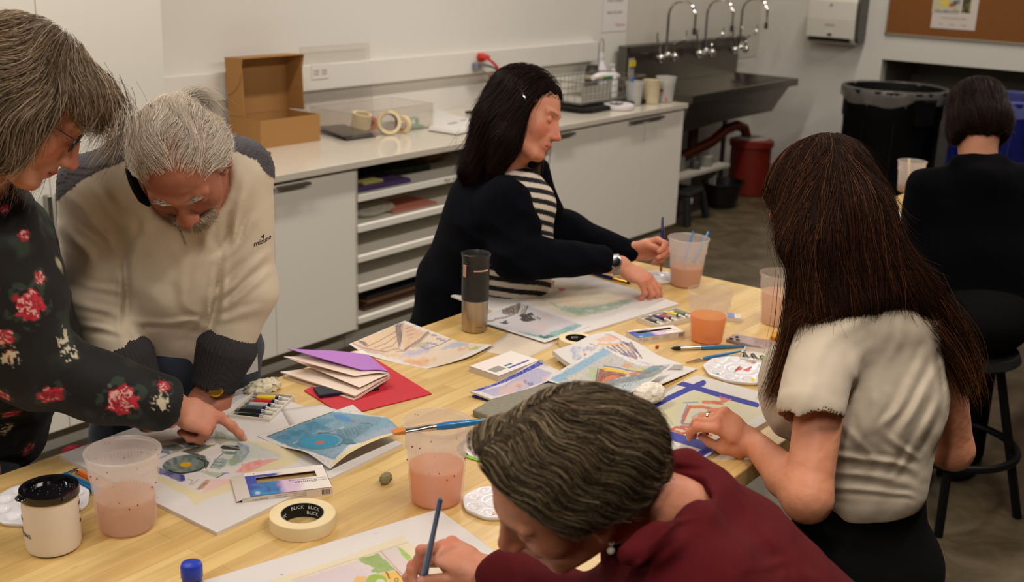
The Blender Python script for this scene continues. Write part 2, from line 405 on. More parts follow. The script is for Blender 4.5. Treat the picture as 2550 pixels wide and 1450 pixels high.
# black cable heap
q = []
for i in range(90):
    t = i/89*2*PI*5; q.append((.11*math.cos(t)*(1+.2*math.sin(3.3*t)), .04*math.sin(t)*(1+.3*math.sin(2.1*t)), .008+.028*(i/89)+.006*math.sin(5*t)))
e = empty('cable_coil', (5.50, 4.30, CT), .2, 'black cable coil on the worktop behind the dark haired woman', 'cable')
MB().tube(q, .006, 6).build('cable', blackp, e, smooth=True)
MB().tube([(-.30, .03, .008), (-.2, .0, .012), (-.1, .01, .03), (.02, .03, .1), (.06, .06, .17)], .006, 6).tube([(-.31, .02, .01), (-.2, -.03, .01), (-.05, -.03, .02), (.1, -.03, .03)], .008, 6).build('loose_end', blackp, e, smooth=True)

# ================================================================ THINGS ALONG THE BACK WALL
card = mat('cardboard', (166, 122, 70), .8, noise=.05, nscale=30, bump=.1, bscale=120)
bx = empty('cardboard_box', (3.56, 4.149, CT), 0, 'brown cardboard mailer box standing open on the worktop', 'box'); t_ = .004; W_, D_, H_ = .376, .222, .13
MB().box((0, 0, 0), (W_, t_, H_)).box((0, D_-t_, 0), (W_, D_, H_)).box((0, t_, 0), (t_, D_-t_, H_)).box((W_-t_, t_, 0), (W_, D_-t_, H_)).box((0, 0, 0), (W_, D_, t_)).build('tray', card, bx, bevel=.001)
Ml = Matrix.Translation((0, D_-t_, H_)) @ Matrix.Rotation(math.radians(-3), 4, 'X')
l = MB(); l.box((0, 0, 0), (W_, t_, .272), Ml)
l.box((0, -.11, .003), (t_, 0, .27), Ml).box((W_-t_, -.11, .003), (W_, 0, .27), Ml)
l.box((-.003, -.125, .268), (W_+.003, t_, .272), Ml)
for x in (-.004, W_+.001):
    pts = [(-.125, .27), (0, .27), (0, .10), (-.03, .107), (-.062, .125), (-.09, .155), (-.105, .19), (-.115, .235)]
    n = len(pts); V = [Ml @ Vector((x+a, p[0], p[1])) for a in (0, .003) for p in pts]
    l.add(V, [tuple(range(n)), tuple(range(2*n-1, n-1, -1))]+[(i, (i+1) % n, n+(i+1) % n, n+i) for i in range(n)])
l.build('lid', card, bx)
# small dark thing behind the sweater shoulder
c = onz(655, 386, CT); tag(MB().box((-.04, -.012, 0), (.035, .012, .012)).build('marker_pen', blackp, bevel=.004, loc=(c[0], c[1], CT), rz=-.3), 'short black pen lying on the worktop in front of the cardboard box', 'pen')
# folder
f = empty('folder', (0, 0, 0), 0, 'black vinyl folder lying open on the worktop', 'folder')
P4 = [onz(862, 352, CT), onz(936, 342, CT), onz(862, 320, CT), onz(796, 326, CT)]
def slab4(P, z0, z1): return MB().prism([(p[0], p[1]) for p in P], z0, z1)
ctr = np.mean(P4, 0); f.location = (ctr[0], ctr[1], CT)
loc4 = [(p[0]-ctr[0], p[1]-ctr[1]) for p in P4]
MB().prism(loc4, 0, .006).build('cover', mat('vinyl_black', (20, 18, 18), .3), f, bevel=.002)
MB().prism([(a*.9, b*.9) for a, b in loc4], .006, .018).build('pages', mat('dark_pages', (96, 84, 74), .6), f)
MB().prism([(a*.98-.01, b*.98+.01) for a, b in loc4], .018, .023).build('cover', mat('vinyl_grey', (60, 52, 46), .28), f, bevel=.002)
# clear storage tub holding tape rolls
def frosty(name, col, al, tr=.6, rough=.3, gloss=.035):
    """thin translucent plastic: clear share, scattered share lit from both sides, soft gloss"""
    m = bpy.data.materials.new(name); m.use_nodes = True; N = m.node_tree.nodes; L = m.node_tree.links; N.remove(N['Principled BSDF']); o = N['Material Output']; c = (*srgb(col), 1)
    d = N.new('ShaderNodeBsdfDiffuse'); t = N.new('ShaderNodeBsdfTranslucent'); p = N.new('ShaderNodeBsdfTransparent'); g = N.new('ShaderNodeBsdfGlossy'); d.inputs[0].default_value = c; t.inputs[0].default_value = c; g.inputs['Roughness'].default_value = rough; p.inputs[0].default_value = (.97, .96, .95, 1)
    a = N.new('ShaderNodeMixShader'); a.inputs[0].default_value = tr; L.new(d.outputs[0], a.inputs[1]); L.new(t.outputs[0], a.inputs[2]); b = N.new('ShaderNodeMixShader'); b.inputs[0].default_value = al; L.new(p.outputs[0], b.inputs[1]); L.new(a.outputs[0], b.inputs[2])
    q = N.new('ShaderNodeMixShader'); q.inputs[0].default_value = gloss; L.new(b.outputs[0], q.inputs[1]); L.new(g.outputs[0], q.inputs[2]); L.new(q.outputs[0], o.inputs[0]); _M[name] = m; return m
clear = frosty('clear_plastic', (240, 240, 238), .05, rough=.1)
tb = empty('storage_bin', (4.36, 4.20, CT), 0, 'clear plastic storage bin with tape rolls on the worktop', 'bin'); w_, d_, h_ = .30, .15, .13
q = MB()
for (a, b, c_, d) in ((-w_, -d_, w_, -d_+.003), (-w_, d_-.003, w_, d_), (-w_, -d_, -w_+.003, d_), (w_-.003, -d_, w_, d_)): q.box((a, b, 0), (c_, d, h_))
q.box((-w_, -d_, 0), (w_, d_, .003)); q.build('body', clear, tb)
r_ = MB(); r_.tube([(-w_, -d_, h_), (w_, -d_, h_), (w_, d_, h_), (-w_, d_, h_), (-w_, -d_, h_)], .004, 6); r_.build('rim', clear, tb)
# a taller clear lid leaning on the wall behind it
ln = empty('clear_lid', (4.36, WY-.06, CT), 0, 'clear plastic lid leaning on the wall behind the storage bin', 'lid')
Mi = Matrix.Rotation(math.radians(-5), 4, 'X'); MB().box((-.29, 0, 0), (.2, .003, .42), Mi).build('panel', clear, ln); MB().tube([Mi @ Vector(v) for v in ((-.29, 0, .002), (-.29, 0, .42), (.2, 0, .42), (.2, 0, .002))], .004, 6).build('rim', clear, ln)
masking = mat('masking_tape', (224, 204, 160), .6, bump=.05, bscale=300)
def tape(name, px, py, z, R, w, m, core, label, M3, grp=None, ri=None):
    c = onz(px, py, z); e = empty(name, c, label=label, cat='tape roll', group=grp); ri = ri or R*.66; M3 = M3.to_4x4()
    MB().lathe([(ri, -w/2), (R, -w/2), (R, w/2), (ri, w/2)], 40, close=True, M=M3).build('tape', m, e, smooth=True)
    MB().lathe([(ri-.003, -w/2), (ri, -w/2), (ri, w/2), (ri-.003, w/2)], 40, close=True, M=M3).build('core', core, e, smooth=True)
    return e
bluec = mat('core_slate', (92, 98, 116), .5)
tape('tape_roll', 900, 300, CT+.055, .05, .075, masking, masking, 'wide cream tape roll standing at the left of the storage bin', Matrix.Rotation(.2, 3, 'X'), ri=.04)
tape('tape_roll', 922, 306, CT+.034, .034, .05, mat('tape_orange', (204, 96, 40), .5), mat('core_dark', (84, 50, 44), .5), 'orange tape roll lying on its side in the storage bin', Matrix.Rotation(-.5, 3, 'Z') @ Matrix.Rotation(PI/2-.1, 3, 'X'), ri=.014)
tape('tape_roll', 968, 305, CT+.062, .062, .03, masking, bluec, 'large cream tape roll with slate blue core in the storage bin', Matrix.Rotation(-.55, 3, 'Z') @ Matrix.Rotation(PI/2-.25, 3, 'X'), ri=.045)
tape('tape_roll', 1003, 310, CT+.045, .045, .024, masking, mat('core_red', (170, 60, 50), .5), 'narrow cream tape roll on edge right of the slate core roll', Matrix.Rotation(.2, 3, 'Z') @ Matrix.Rotation(PI/2, 3, 'Y'))
c = onz(1030, 320, CT)
gp = empty('tape_dispenser', (c[0], c[1], CT+.003), -.3, 'small clear green tinted tape dispenser in the storage bin', 'tape dispenser')
MB().lathe([(.016, -.008), (.03, -.008), (.03, .008), (.016, .008)], 24, c=(0, 0, 0), close=True, M=Matrix.Translation((0, 0, .032)) @ Matrix.Rotation(PI/2, 4, 'X')).build('spool', mat('green_tint', (160, 190, 170), .2), gp, smooth=True)
MB().prism([(-.035, 0), (.055, 0), (.055, .012), (.03, .02), (-.03, .02)], -.011, .011, Matrix.Rotation(PI/2, 4, 'X')).build('body', mat('green_tint'), gp)
# clipboard with papers
cb = [onz(1068, 326, CT), onz(1142, 337, CT), onz(1212, 318, CT), onz(1080, 274, CT)]
paper = mat('paper_white', (214, 210, 206), .7)
ct = np.mean(cb, 0); e = empty('clipboard', (ct[0], ct[1], CT), 0, 'black clipboard with white sheets on the worktop', 'clipboard')
L4 = [(p[0]-ct[0], p[1]-ct[1]) for p in cb]; MB().prism(L4, 0, .006).build('board', blackp, e)
for k in range(3): 
    a = .02*k-.02; MB().prism([(x*(.97-.02*k)+a, y*(.97-.02*k)+.5*a) for x, y in L4], .006+.002*k, .0075+.002*k).build('sheet', paper, e)
MB().box((-.03, -.01, .012), (.04, .004, .014)).box((.1, .02, .012), (.15, .026, .014)).build('pen_mark', mat('violet_ink', (110, 100, 170), .6), e)
# wire dish rack on black tray
rk = empty('wire_basket', (6.15, 4.02, CT+.03), 0, 'grey wire basket on a black tray on the worktop', 'basket'); wire = mat('wire_grey', (150, 146, 136), .35, metal=.8)
tray = MB().prism([(5.72, 3.82), (5.78, 3.78), (6.5, 3.80), (6.56, 3.86), (6.56, 4.22), (5.72, 4.22)], CT, CT+.03).build('drip_tray', blackp, bevel=.008)
tag(tray, 'black drip tray under the wire basket', 'tray')
a, b, hh = .36, .16, .14; g = MB()
for z in (.02, hh): g.tube([(-a, -b, z), (a, -b, z), (a, b, z), (-a, b, z), (-a, -b, z)], .004, 6)
g.build('rim', wire, rk)
g = MB()
for i in range(17):
    x = -a+2*a*i/16; g.tube([(x, -b, hh), (x, -b, .012), (x, b, .012), (x, b, hh)], .0018, 5)
for i in range(7):
    y = -b+2*b*i/6; g.tube([(-a, y, hh), (-a, y, .012), (a, y, .012), (a, y, hh)], .0018, 5)
for z in (.06, .1): g.tube([(-a, -b, z), (a, -b, z), (a, b, z), (-a, b, z), (-a, -b, z)], .0018, 5)
g.build('wires', wire, rk)
MB().box((-a, -b+.005, .014), (-.05, b-.005, .018)).box((-a, -b+.006, .018), (-.05, -b+.008, .12)).build('liner', mat('milky', (200, 196, 186), .4, alpha=.75), rk)
ls = MB().tube([(.47, .28, 0), (.47, .28, .3), (.485, .28, .33), (.51, .28, .33), (.525, .28, .3), (.525, .28, .02)], .0035, 6).build('wire_hoop', wire, rk)
# palette lid, cups, bottles at the counter end
wp = mat('white_plastic', (226, 222, 226), .3)
c = onz(1541, 270, CT+.005); e = empty('wash_palette', (c[0], c[1], CT), 0, 'round white scalloped palette lying on the worktop edge', 'palette')
pr = []
MB().lathe([(.075, 0), (.088, .004), (.094, .018), (.094, .03), (.086, .034), (.078, .026), (.0, .022)], 48).build('dish', wp, e, smooth=True)
s_ = MB()
for k in range(12): s_.ball((.07*math.cos(k*PI/6), .07*math.sin(k*PI/6), .028), (.014, .014, .004))
s_.build('wells', wp, e, smooth=True)
frost = mat('frosted_plastic', (222, 214, 202), .35, alpha=.62, trans=.0)
frost2 = mat('frosted_clear', (214, 212, 206), .3, alpha=.42)
def deli(name, loc, rb, rt, h, m, label, liquid=None, lh=0, grp=None, cat='cup', ribs=True, speck=None):
    e = empty(name, loc, label=label, cat=cat, group=grp)
    prof = [(0, .002), (rb-.004, .002), (rb-.002, .004)]
    ro = lambda z: rb+(rt-rb)*(z/h)
    prof = [(0.0, 0), (rb-.006, .0), (rb, .006), (ro(h*.83), h*.83), (ro(h*.83)+.0025, h*.84), (ro(h)+.001, h-.006), (ro(h)+.004, h-.005), (ro(h)+.0045, h), (ro(h)+.0015, h+.001), (ro(h)-.0012, h-.003),
            (ro(h*.84)-.001, h*.84), (ro(h*.83)-.003, h*.83), (rb-.003, .008), (rb-.008, .003), (0, .003)]
    MB().lathe(prof, 56).build('cup_wall', m, e, smooth=True)
    if ribs:
        g = MB()
        for k in range(64):
            t = 2*PI*k/64; g.box((ro(h*.78)+.0004, -.0006, h*.70), (ro(h*.78)+.0012, .0006, h*.82), Matrix.Rotation(t, 4, 'Z'))
        g.build('grip_ribs', m, e)
    if liquid:
        MB().lathe([(0, .004), (rb-.004, .004), (ro(lh)-.0035, lh-.0006), (ro(lh)-.0035, lh), (0, lh)], 48).build('paint_water', liquid, e, smooth=True)
    if speck:
        g = MB(); rr = random.Random(3)
        for k in range(26):
            t = rr.random()*6.28; z = h*rr.uniform(.3, .97); r = ro(z)+.0004; s = rr.uniform(.0006, .0018); g.ball((r*math.cos(t), r*math.sin(t), z), s, 6, 4)
        g.build('paint_specks', speck, e)
    return e
GC = 'plastic cups on the worktop end'
c = onz(1577, 262, CT); deli('plastic_cup', (c[0], c[1], CT), .046, .058, .15, frost2, 'frosted plastic cup on the worktop with half an inch of water', mat('pale_water', (170, 176, 170), .1, alpha=.5), .05, GC, ribs=False)
c = onz(1620, 258, CT); deli('plastic_cup', (c[0], c[1], CT), .05, .055, .15, mat('cream_plastic', (206, 192, 160), .4, alpha=.9), 'cream paper cup with orange marks on the worktop', None, 0, GC, ribs=False)
c = onz(1655, 255, CT); e = deli('plastic_cup', (c[0], c[1], CT), .05, .064, .165, frost2, 'rightmost clear plastic cup at the worktop corner', mat('pale_water'), .12, GC, ribs=False)
MB().box((-.075, -.02, .075), (-.06, .01, .09)).build('red_mark', mat('mark_red', (130, 30, 26), .5), e); MB().ball((-.052, -.04, .03), (.009, .009, .012)).build('orange_mark', mat('mark_orange', (215, 90, 50), .5), e, smooth=True)
# tube standing in the first cup
c = ony(1573, 150, 3.86); tt = empty('paint_tube', (c[0], 3.86, CT+.012), label='grey and yellow squeeze tube standing up behind the cups', cat='tube'); hh = c[2]-CT
MB().prism([(-.03, -.002), (.03, -.002), (.034, .002), (-.034, .002)], 0, .001).build('crimp', mat('tube_grey', (140, 136, 130), .4), tt)
tb_ = MB(); tb_.add([(-.018, -.012, .06), (.018, -.012, .06), (.018, .012, .06), (-.018, .012, .06), (-.034, -.003, hh), (.034, -.003, hh), (.034, .003, hh), (-.034, .003, hh)], [(0, 3, 2, 1), (4, 5, 6, 7), (0, 1, 5, 4), (1, 2, 6, 5), (2, 3, 7, 6), (3, 0, 4, 7)])
tb_.build('body', mat('tube_grey'), tt, bevel=.002); MB().box((-.03, -.013, hh-.05), (.031, -.004, hh-.015)).build('yellow_band', mat('tube_yellow', (196, 180, 30), .4), tt)
MB().lathe([(.017, 0), (.02, .005), (.018, .06)], 16).build('cap', mat('tube_blue', (40, 110, 200), .4), tt, smooth=True)
MB().box((.0, -.014, .06), (.02, -.008, .16)).build('blue_stripe', mat('tube_blue'), tt)
# bottles
c = ony(1497, 145, 4.3); b_ = empty('spray_bottle', (c[0], 4.3, CT), .4, 'tall white spray bottle behind the wire basket', 'bottle')
MB().lathe([(.045, 0), (.047, .02), (.047, .12), (.04, .17), (.024, .2), (.02, .22)], 24).build('body', wp, b_, smooth=True)
MB().box((-.02, -.015, .22), (.05, .015, .25)).box((.0, -.012, .25), (.02, .012, .27)).build('trigger_head', wp, b_, bevel=.004)
c = ony(1527, 170, 4.25); b_ = empty('pump_bottle', (c[0], 4.25, CT), 0, 'clear pump bottle beside the white spray bottle', 'bottle')
MB().lathe([(.035, 0), (.036, .09), (.03, .11), (.013, .12), (.013, .14)], 24).build('body', mat('soap_clear', (170, 190, 175), .15, alpha=.7), b_, smooth=True)
MB().lathe([(.014, .14), (.015, .16), (.005, .165), (.005, .185)], 16).box((-.035, -.007, .185), (.01, .007, .195)).build('pump', wp, b_)
c = ony(1520, 195, 3.98); b_ = empty('detergent_bottle', (c[0], 4.0, CT+.03), 0, 'white bottle with green and yellow label lying by the wire basket', 'bottle'); b_.location.z = CT+.165
MB().tube([(-.14, .02, 0), (-.08, .02, .004), (.08, 0, -.002), (.13, 0, -.006)], [.016, .024, .026, .012], 14).build('body', wp, b_, smooth=True)
MB().box((-.09, -.028, -.012), (.01, -.020, .006)).build('label_green', mat('label_green', (20, 110, 80), .5), b_); MB().box((-.115, -.027, .0), (-.07, -.0205, .014)).build('label_yellow', mat('label_yellow', (220, 200, 60), .5), b_)
c = ony(1546, 175, 4.36); b_ = empty('label_jar', (6.60, 4.33, CT), 0, 'dark jar with black and white label behind the pump bottle', 'jar')
MB().lathe([(.045, 0), (.048, .01), (.048, .15), (.04, .165), (.04, .19)], 24).build('body', mat('jar_dark', (60, 56, 48), .3), b_, smooth=True)
MB().lathe([(.0485, .1), (.0487, .102), (.0487, .125), (.0485, .127)], 24, close=True).build('label', mat('jar_label', (190, 180, 150), .6), b_)
c = onz(1553, 262, CT+.02); tag(MB().lathe([(.02, 0), (.022, .05), (.02, .14), (.012, .16), (.011, .175)], 16).build('glue_bottle', wp, smooth=True, loc=(c[0]+.16, 3.96, CT)), 'slim white bottle right of the wire basket', 'bottle')
# notice
s0 = ony(1498, 81, WY); s1 = ony(1559, 78, WY)
n_ = empty('wall_notice', (s0[0], WY-.002, s0[2]), 0, 'white printed notice taped to the back wall left of the sink', 'notice'); wN = s1[0]-s0[0]
MB().box((0, -.0015, 0), (wN, 0, wN*1.3)).build('sheet', mat('notice_paper', (228, 222, 220), .5), n_)
for k, (a, b, z) in enumerate(((.1, .8, .34), (.1, .8, .26), (.08, .8, .18))): text_mesh('print_line', 'PLEASE CLEAN UP' if k == 0 else ('AFTER YOURSELF' if k == 1 else 'RINSE THE SINKS'), .026, mat('notice_ink', (120, 112, 104), .8), n_, Matrix.Translation((wN*.47, -.002, z-.05)) @ Matrix.Rotation(PI/2, 4, 'X'), .0002)
text_mesh('red_note', 'Thank you', .03, mat('notice_red', (190, 90, 90), .8), n_, Matrix.Translation((wN*.72, -.002, .045)) @ Matrix.Rotation(PI/2, 4, 'X'), .0002)

# ================================================================ SINK
RZ = .90; sx0_, sx1_ = 7.12, 8.86; fy, by = 3.84, WY-.03
sk = empty('utility_sink', ((sx0_+sx1_)/2, 4.1, 0), label='long stainless steel trough sink with three taps', cat='sink'); O = Vector(sk.location)
def R(b): return rel(b, O)
# basin shell: sloped front, deeper on the left
g = MB(); rw_ = .03
o4 = [(sx0_, fy), (sx1_, fy), (sx1_, by), (sx0_, by)]; i4 = [(sx0_+rw_, fy+rw_), (sx1_-rw_, fy+rw_), (sx1_-rw_, by-.02), (sx0_+rw_, by-.02)]; b4 = [(sx0_+.08, fy+.1), (sx1_-.22, fy+.1), (sx1_-.22, by-.04), (sx0_+.08, by-.04)]
V = [(x, y, RZ) for x, y in o4]+[(x, y, RZ) for x, y in i4]+[(x, y, RZ-.25) for x, y in b4]
F_ = [(i, (i+1) % 4, 4+(i+1) % 4, 4+i) for i in range(4)]+[(4+i, 4+(i+1) % 4, 8+(i+1) % 4, 8+i) for i in range(4)]+[(8, 9, 10, 11)]
g.add(V, F_); R(g).build('basin', steel, sk)
g = MB(); V = [(x, y, RZ) for x, y in o4]+[(x, y, RZ-.055) for x, y in o4]+[(sx0_+.01, fy+.03, RZ-.06), (sx1_-.1, fy+.03, RZ-.06), (sx1_-.1, by, RZ-.06), (sx0_+.01, by, RZ-.06)]+[(sx0_+.01, fy+.08, RZ-.27), (sx1_-.2, fy+.08, RZ-.2), (sx1_-.2, by, RZ-.2), (sx0_+.01, by, RZ-.27)]
g.add(V, [(a+i, a+(i+1) % 4, a+4+(i+1) % 4, a+4+i) for a in (0, 4, 8) for i in range(4)]+[(12, 13, 14, 15)]); R(g).build('apron', steel, sk)
bt = ony(1573, 112, by)[2]; bx0 = ony(1560, 115, by-.06)[0]; bx1 = ony(1845, 95, by-.03)[0]
R(MB().box((bx0, by-.02, RZ), (bx1, by, bt)).box((bx0, by-.07, bt-.045), (bx1, by-.0, bt))).build('backsplash', steel, sk, bevel=.003)
R(MB().box((bx0-.004, by-.07, RZ), (bx0+.02, by, bt))).build('end_panel', steel, sk)
for i, (px, py) in enumerate(((1654, 105), (1750, 95), (1837, 88))):
    c = ony(px, py, by-.07); x = c[0]; z = bt-.04
    f = empty('tap', (x-O.x, by-.07-O.y, z), parent=sk)
    g = MB().tube([(0, -.02, -.02), (0, -.02, .24)]+[(0, -.02-.11*(1-math.cos(t)), .24+.11*math.sin(t)) for t in np.linspace(0, PI*.95, 12)][1:]+[(0, -.24, .16)], .0105, 10); g.build('spout', chrome, f, smooth=True)
    MB().tube([(0, -.24, .165), (0, -.24, .12)], [.013, .015], 10).build('aerator', mat('aerator', (90, 88, 84), .3, metal=1.), f, smooth=True)
    g = MB().tube([(-.17, -.03, -.05), (.1, -.03, -.05)], .018, 12).ball((0, -.035, -.04), (.026, .026, .026), 14, 10).ball((-.1, -.035, -.06), (.032, .03, .034), 14, 10).ball((.1, -.035, -.06), (.032, .03, .034), 14, 10); g.build('mixer_body', chrome, f, smooth=True)
    for s in (-1, 1):
        MB().tube([(s*.1, -.03, -.03), (s*.1, -.03, .03), (s*.13, -.05, .05), (s*.19, -.06, .055), (s*.21, -.06, .1), (s*.212, -.06, .13)], [.008, .008, .008, .008, .007, .007], 8).build('lever', chrome, f, smooth=True)
# pipework under the sink
copper = mat('copper_pipe', (110, 52, 32), .35, metal=.8); dpipe = mat('dark_pipe', (52, 32, 26), .4, metal=.5)
def pip(pts, r, m, nm, par): R(MB().tube(pts, r, 12)).build(nm, m, par, smooth=True)
pip([(7.75, 4.15, .64), (7.75, 4.15, .40)], .04, dpipe, 'drain_pipe', sk)
pip([(7.35, 4.15, .36), (7.6, 4.15, .38), (8.0, 4.12, .45), (8.18, 4.1, .53), (8.32, 4.08, .55), (8.42, 4.06, .52), (8.45, 4.05, .45)], .04, copper, 'drain_pipe', sk)
pip([(7.4, 4.25, .60), (8.6, 4.25, .66)], .02, steel, 'brace', sk)
for x in (7.2, 8.55): pip([(x, 4.3, .02), (x, 4.3, .7)], .02, mat('leg_steel', (110, 108, 100), .4, metal=1.), 'leg', sk)
c = onz(1853, 470, 0); tr_ = empty('sediment_trap', (8.45, 4.0, 0), label='dark red cylindrical sediment trap under the sink', cat='drain trap'); rr_ = mat('trap_red', (112, 26, 14), .45)
MB().lathe([(.15, 0), (.16, .01), (.16, .38), (.175, .385), (.175, .43), (.15, .44)], 36).build('body', rr_, tr_, smooth=True)
MB().lathe([(.13, .4405), (.13, .446), (.12, .452)], 28).build('lid', mat('trap_lid', (150, 140, 130), .5), tr_, smooth=True)
MB().tube([(-.15, 0, .12), (-.32, .03, .115), (-.6, .06, .11), (-1.1, .1, .10)], .03, 12).build('outlet_pipe', mat('copper_bright', (160, 92, 45), .3, metal=.9), tr_, smooth=True)
# low shelf under sink with odds and ends
us = MB().box((7.08, 3.9, .30), (7.9, 4.3, .325)).box((7.08, 4.0, 0), (7.11, 4.2, .3)).box((7.86, 4.0, 0), (7.89, 4.2, .3)).build('under_sink_shelf', mat('shelf_grey', (176, 170, 160), .5), bevel=.002)
tag(us, 'low grey shelf under the left half of the sink', 'shelf')
for i, (x, y, w, h, c_, lb) in enumerate(((7.2, 4.0, .05, .12, (90, 86, 80), 'short grey canister on the low shelf, leftmost'), (7.36, 4.05, .055, .09, (120, 116, 110), 'squat pale canister on the low shelf, second from left'), (7.5, 3.98, .04, .05, (60, 58, 54), 'small dark pot on the low shelf'), (7.68, 4.0, .06, .07, (130, 126, 118), 'pale tub on the low shelf, rightmost'))):
    tag(MB().lathe([(w*.9, 0), (w, .005), (w, h), (w*.8, h+.012)], 20).build('canister', mat('canister_%s' % 'abcd'[i], c_, .5), smooth=True, loc=(x, y, .325)), lb, 'canister')
wb = MB().box((7.08, 4.1, .52), (7.22, 4.3, .54)).box((7.09, 4.28, .325), (7.2, 4.3, .52)).build('wall_bracket_shelf', mat('shelf_grey')); tag(wb, 'small white ledge right of the base cabinet', 'shelf')
# step stool
st = empty('step_stool', (7.22, 3.92, 0), .12, 'black plastic step stool on the floor under the sink', 'stool'); bp2 = mat('stool_black', (26, 26, 28), .5, bump=.1, bscale=60)
MB().box((-.15, -.11, .20), (.17, .11, .225)).build('step_top', bp2, st, bevel=.01)
for sx in (-1, 1):
    for sy in (-1, 1):
        m_ = MB(); a0 = (.01+.14*sx, .09*sy); a1 = (.01+.18*sx, .125*sy); m_.add([(a0[0]-.03, a0[1]-.02, .2), (a0[0]+.03, a0[1]-.02, .2), (a0[0]+.03, a0[1]+.02, .2), (a0[0]-.03, a0[1]+.02, .2), (a1[0]-.035, a1[1]-.02, 0), (a1[0]+.035, a1[1]-.02, 0), (a1[0]+.035, a1[1]+.02, 0), (a1[0]-.035, a1[1]+.02, 0)], [(0, 1, 2, 3), (7, 6, 5, 4), (0, 4, 5, 1), (1, 5, 6, 2), (2, 6, 7, 3), (3, 7, 4, 0)]); m_.build('leg', bp2, st, bevel=.006)
MB().box((-.13, -.1, .13), (.15, -.095, .2)).build('side_panel', bp2, st); MB().box((-.12, -.113, .15), (-.07, -.1, .185)).build('sticker', mat('sticker', (180, 176, 170), .5), st)
tbn = MB().lathe([(.001, .008), (.10, .008), (.135, .18), (.15, .182), (.15, .19), (.13, .19), (.098, 0), (.0, 0)], 32, close=True).build('bucket', mat('tub_black', (9, 9, 10), .4), smooth=True, loc=(7.86, 3.92, 0)); tbn.scale = (1.35, 1, 1); tag(tbn, 'wide black plastic tub on the floor right of the step stool', 'tub')
# red hose coil on the floor
q = []; 
for i in range(240):
    t = i/239*2*PI*6; rr = .19+.03*math.sin(1.7*t); q.append((rr*math.cos(t)*1.5, rr*.7*math.sin(t), .012+.035*i/239+.01*math.sin(3.1*t)))
hs = empty('air_hose', (8.78, 3.90, 0), 0, 'coiled red hose on the floor beside the red trap', 'hose'); hr = mat('hose_red', (190, 50, 40), .4)
MB().tube(q, .009, 7).build('coil', hr, hs, smooth=True)
def arc(x0, x1, y, h, n=14): return [(x0+(x1-x0)*i/n, y, .03+h*math.sin(PI*i/n)) for i in range(n+1)]
MB().tube(arc(-.25, .32, .0, .24), .011, 8).tube(arc(-.3, .12, .05, .14), .010, 8).tube(arc(-.2, .25, -.06, .09), .010, 8).tube([(-.3, -.05, .02), (-.42, -.2, .012), (-.5, -.3, .012)], .009, 8).build('loop', hr, hs, smooth=True)
# small bin with liner
sb = empty('waste_bin', (9.13, 3.62, 0), 0, 'small grey lined waste bin against the right wall', 'bin')
MB().lathe([(.13, 0), (.14, .01), (.17, .3), (.175, .3), (.172, .31), (.165, .3), (.135, .012), (0, .012)], 32).build('body', mat('bin_grey', (66, 66, 64), .5), sb, smooth=True)
def liner(parent, r, z0, z1, m, name='liner', seed=1, amp=.006):
    rr = random.Random(seed); ph = [rr.random()*6 for _ in range(6)]; V = []; n = 96; rows = [(r+.012, z0), (r+.014, (z0+z1)/2), (r+.010, z1-.004), (r+.002, z1+.008), (r-.006, z1), (r-.02, z1-.12), (r-.05, z1-.3)]
    for j, (R_, z) in enumerate(rows):
        for k in range(n):
            t = 2*PI*k/n; w = amp*(math.sin(9*t+ph[0])+math.sin(17*t+ph[1])+.7*math.sin(31*t+ph[2]+j)); zz = z+(.5*amp*math.sin(5*t+ph[3]+j)+(.02*math.sin(3*t+ph[4])+.012*math.sin(7*t+ph[5]) if j == 0 else 0)); V.append(((R_+w)*math.cos(t), (R_+w)*math.sin(t), zz))
    F = [(j*n+k, j*n+(k+1) % n, (j+1)*n+(k+1) % n, (j+1)*n+k) for j in range(len(rows)-1) for k in range(n)]
    return link_mesh(name, V, F, m, parent)
liner(sb, .172, .20, .305, mat('liner_grey', (150, 148, 144), .3, alpha=.75))
# big bins
def bigbin(name, x, y, m, lm, label, rz=0, h=.955):
    e = empty(name, (x, y, .0), rz, label, 'bin'); r = .335
    MB().lathe([(0, .16), (.27, .16), (.30, .17), (.34, h-.22), (.35, h-.20), (.35, h-.03), (.37, h-.03), (.372, h), (.352, h+.004), (.345, h-.02), (.335, h-.22), (.29, .185), (0, .18)], 56).build('body', m, e, smooth=True)
    g = MB()
    for k in range(10):
        M = Matrix.Rotation(2*PI*k/10, 4, 'Z'); g.box((.30, -.008, .2), (.348, .008, h-.2), M)
    g.build('ribs', m, e)
    for s in (0, PI):
        M = Matrix.Rotation(s+.5, 4, 'Z'); MB().box((.34, -.07, h-.22), (.42, -.05, h-.05), M).box((.34, .05, h-.22), (.42, .07, h-.05), M).box((.36, -.07, h-.08), (.425, .07, h-.04), M).box((.405, -.07, h-.22), (.425, .07, h-.04), M).build('handle', m, e, bevel=.01)
    MB().lathe([(.30, .09), (.31, .1), (.31, .15), (.27, .16)], 40).build('dolly', mat('dolly_black', (16, 16, 16), .6), e)
    g = MB()
    for k in range(5): g.lathe([(.035, -.012), (.04, 0), (.035, .012)], 14, M=Matrix.Translation((.23*math.cos(k*1.257), .23*math.sin(k*1.257), .042)) @ Matrix.Rotation(k, 4, 'Z') @ Matrix.Rotation(PI/2, 4, 'X')).tube([(.23*math.cos(k*1.257), .23*math.sin(k*1.257), .04), (.23*math.cos(k*1.257), .23*math.sin(k*1.257), .1)], .012, 6)
    g.build('caster_set', mat('caster_grey', (60, 60, 60), .5), e)
    liner(e, .362, h-.085, h+.004, lm, seed=len(name)+int(y*7), amp=.003)
    return e
bigbin('trash_bin', 8.40, 2.90, mat('bin_black', (4, 4, 5), .55, spec=.2), mat('liner_clear', (120, 118, 112), .22, alpha=.55), 'tall black round waste bin with clear liner in front of the right wall', .4)
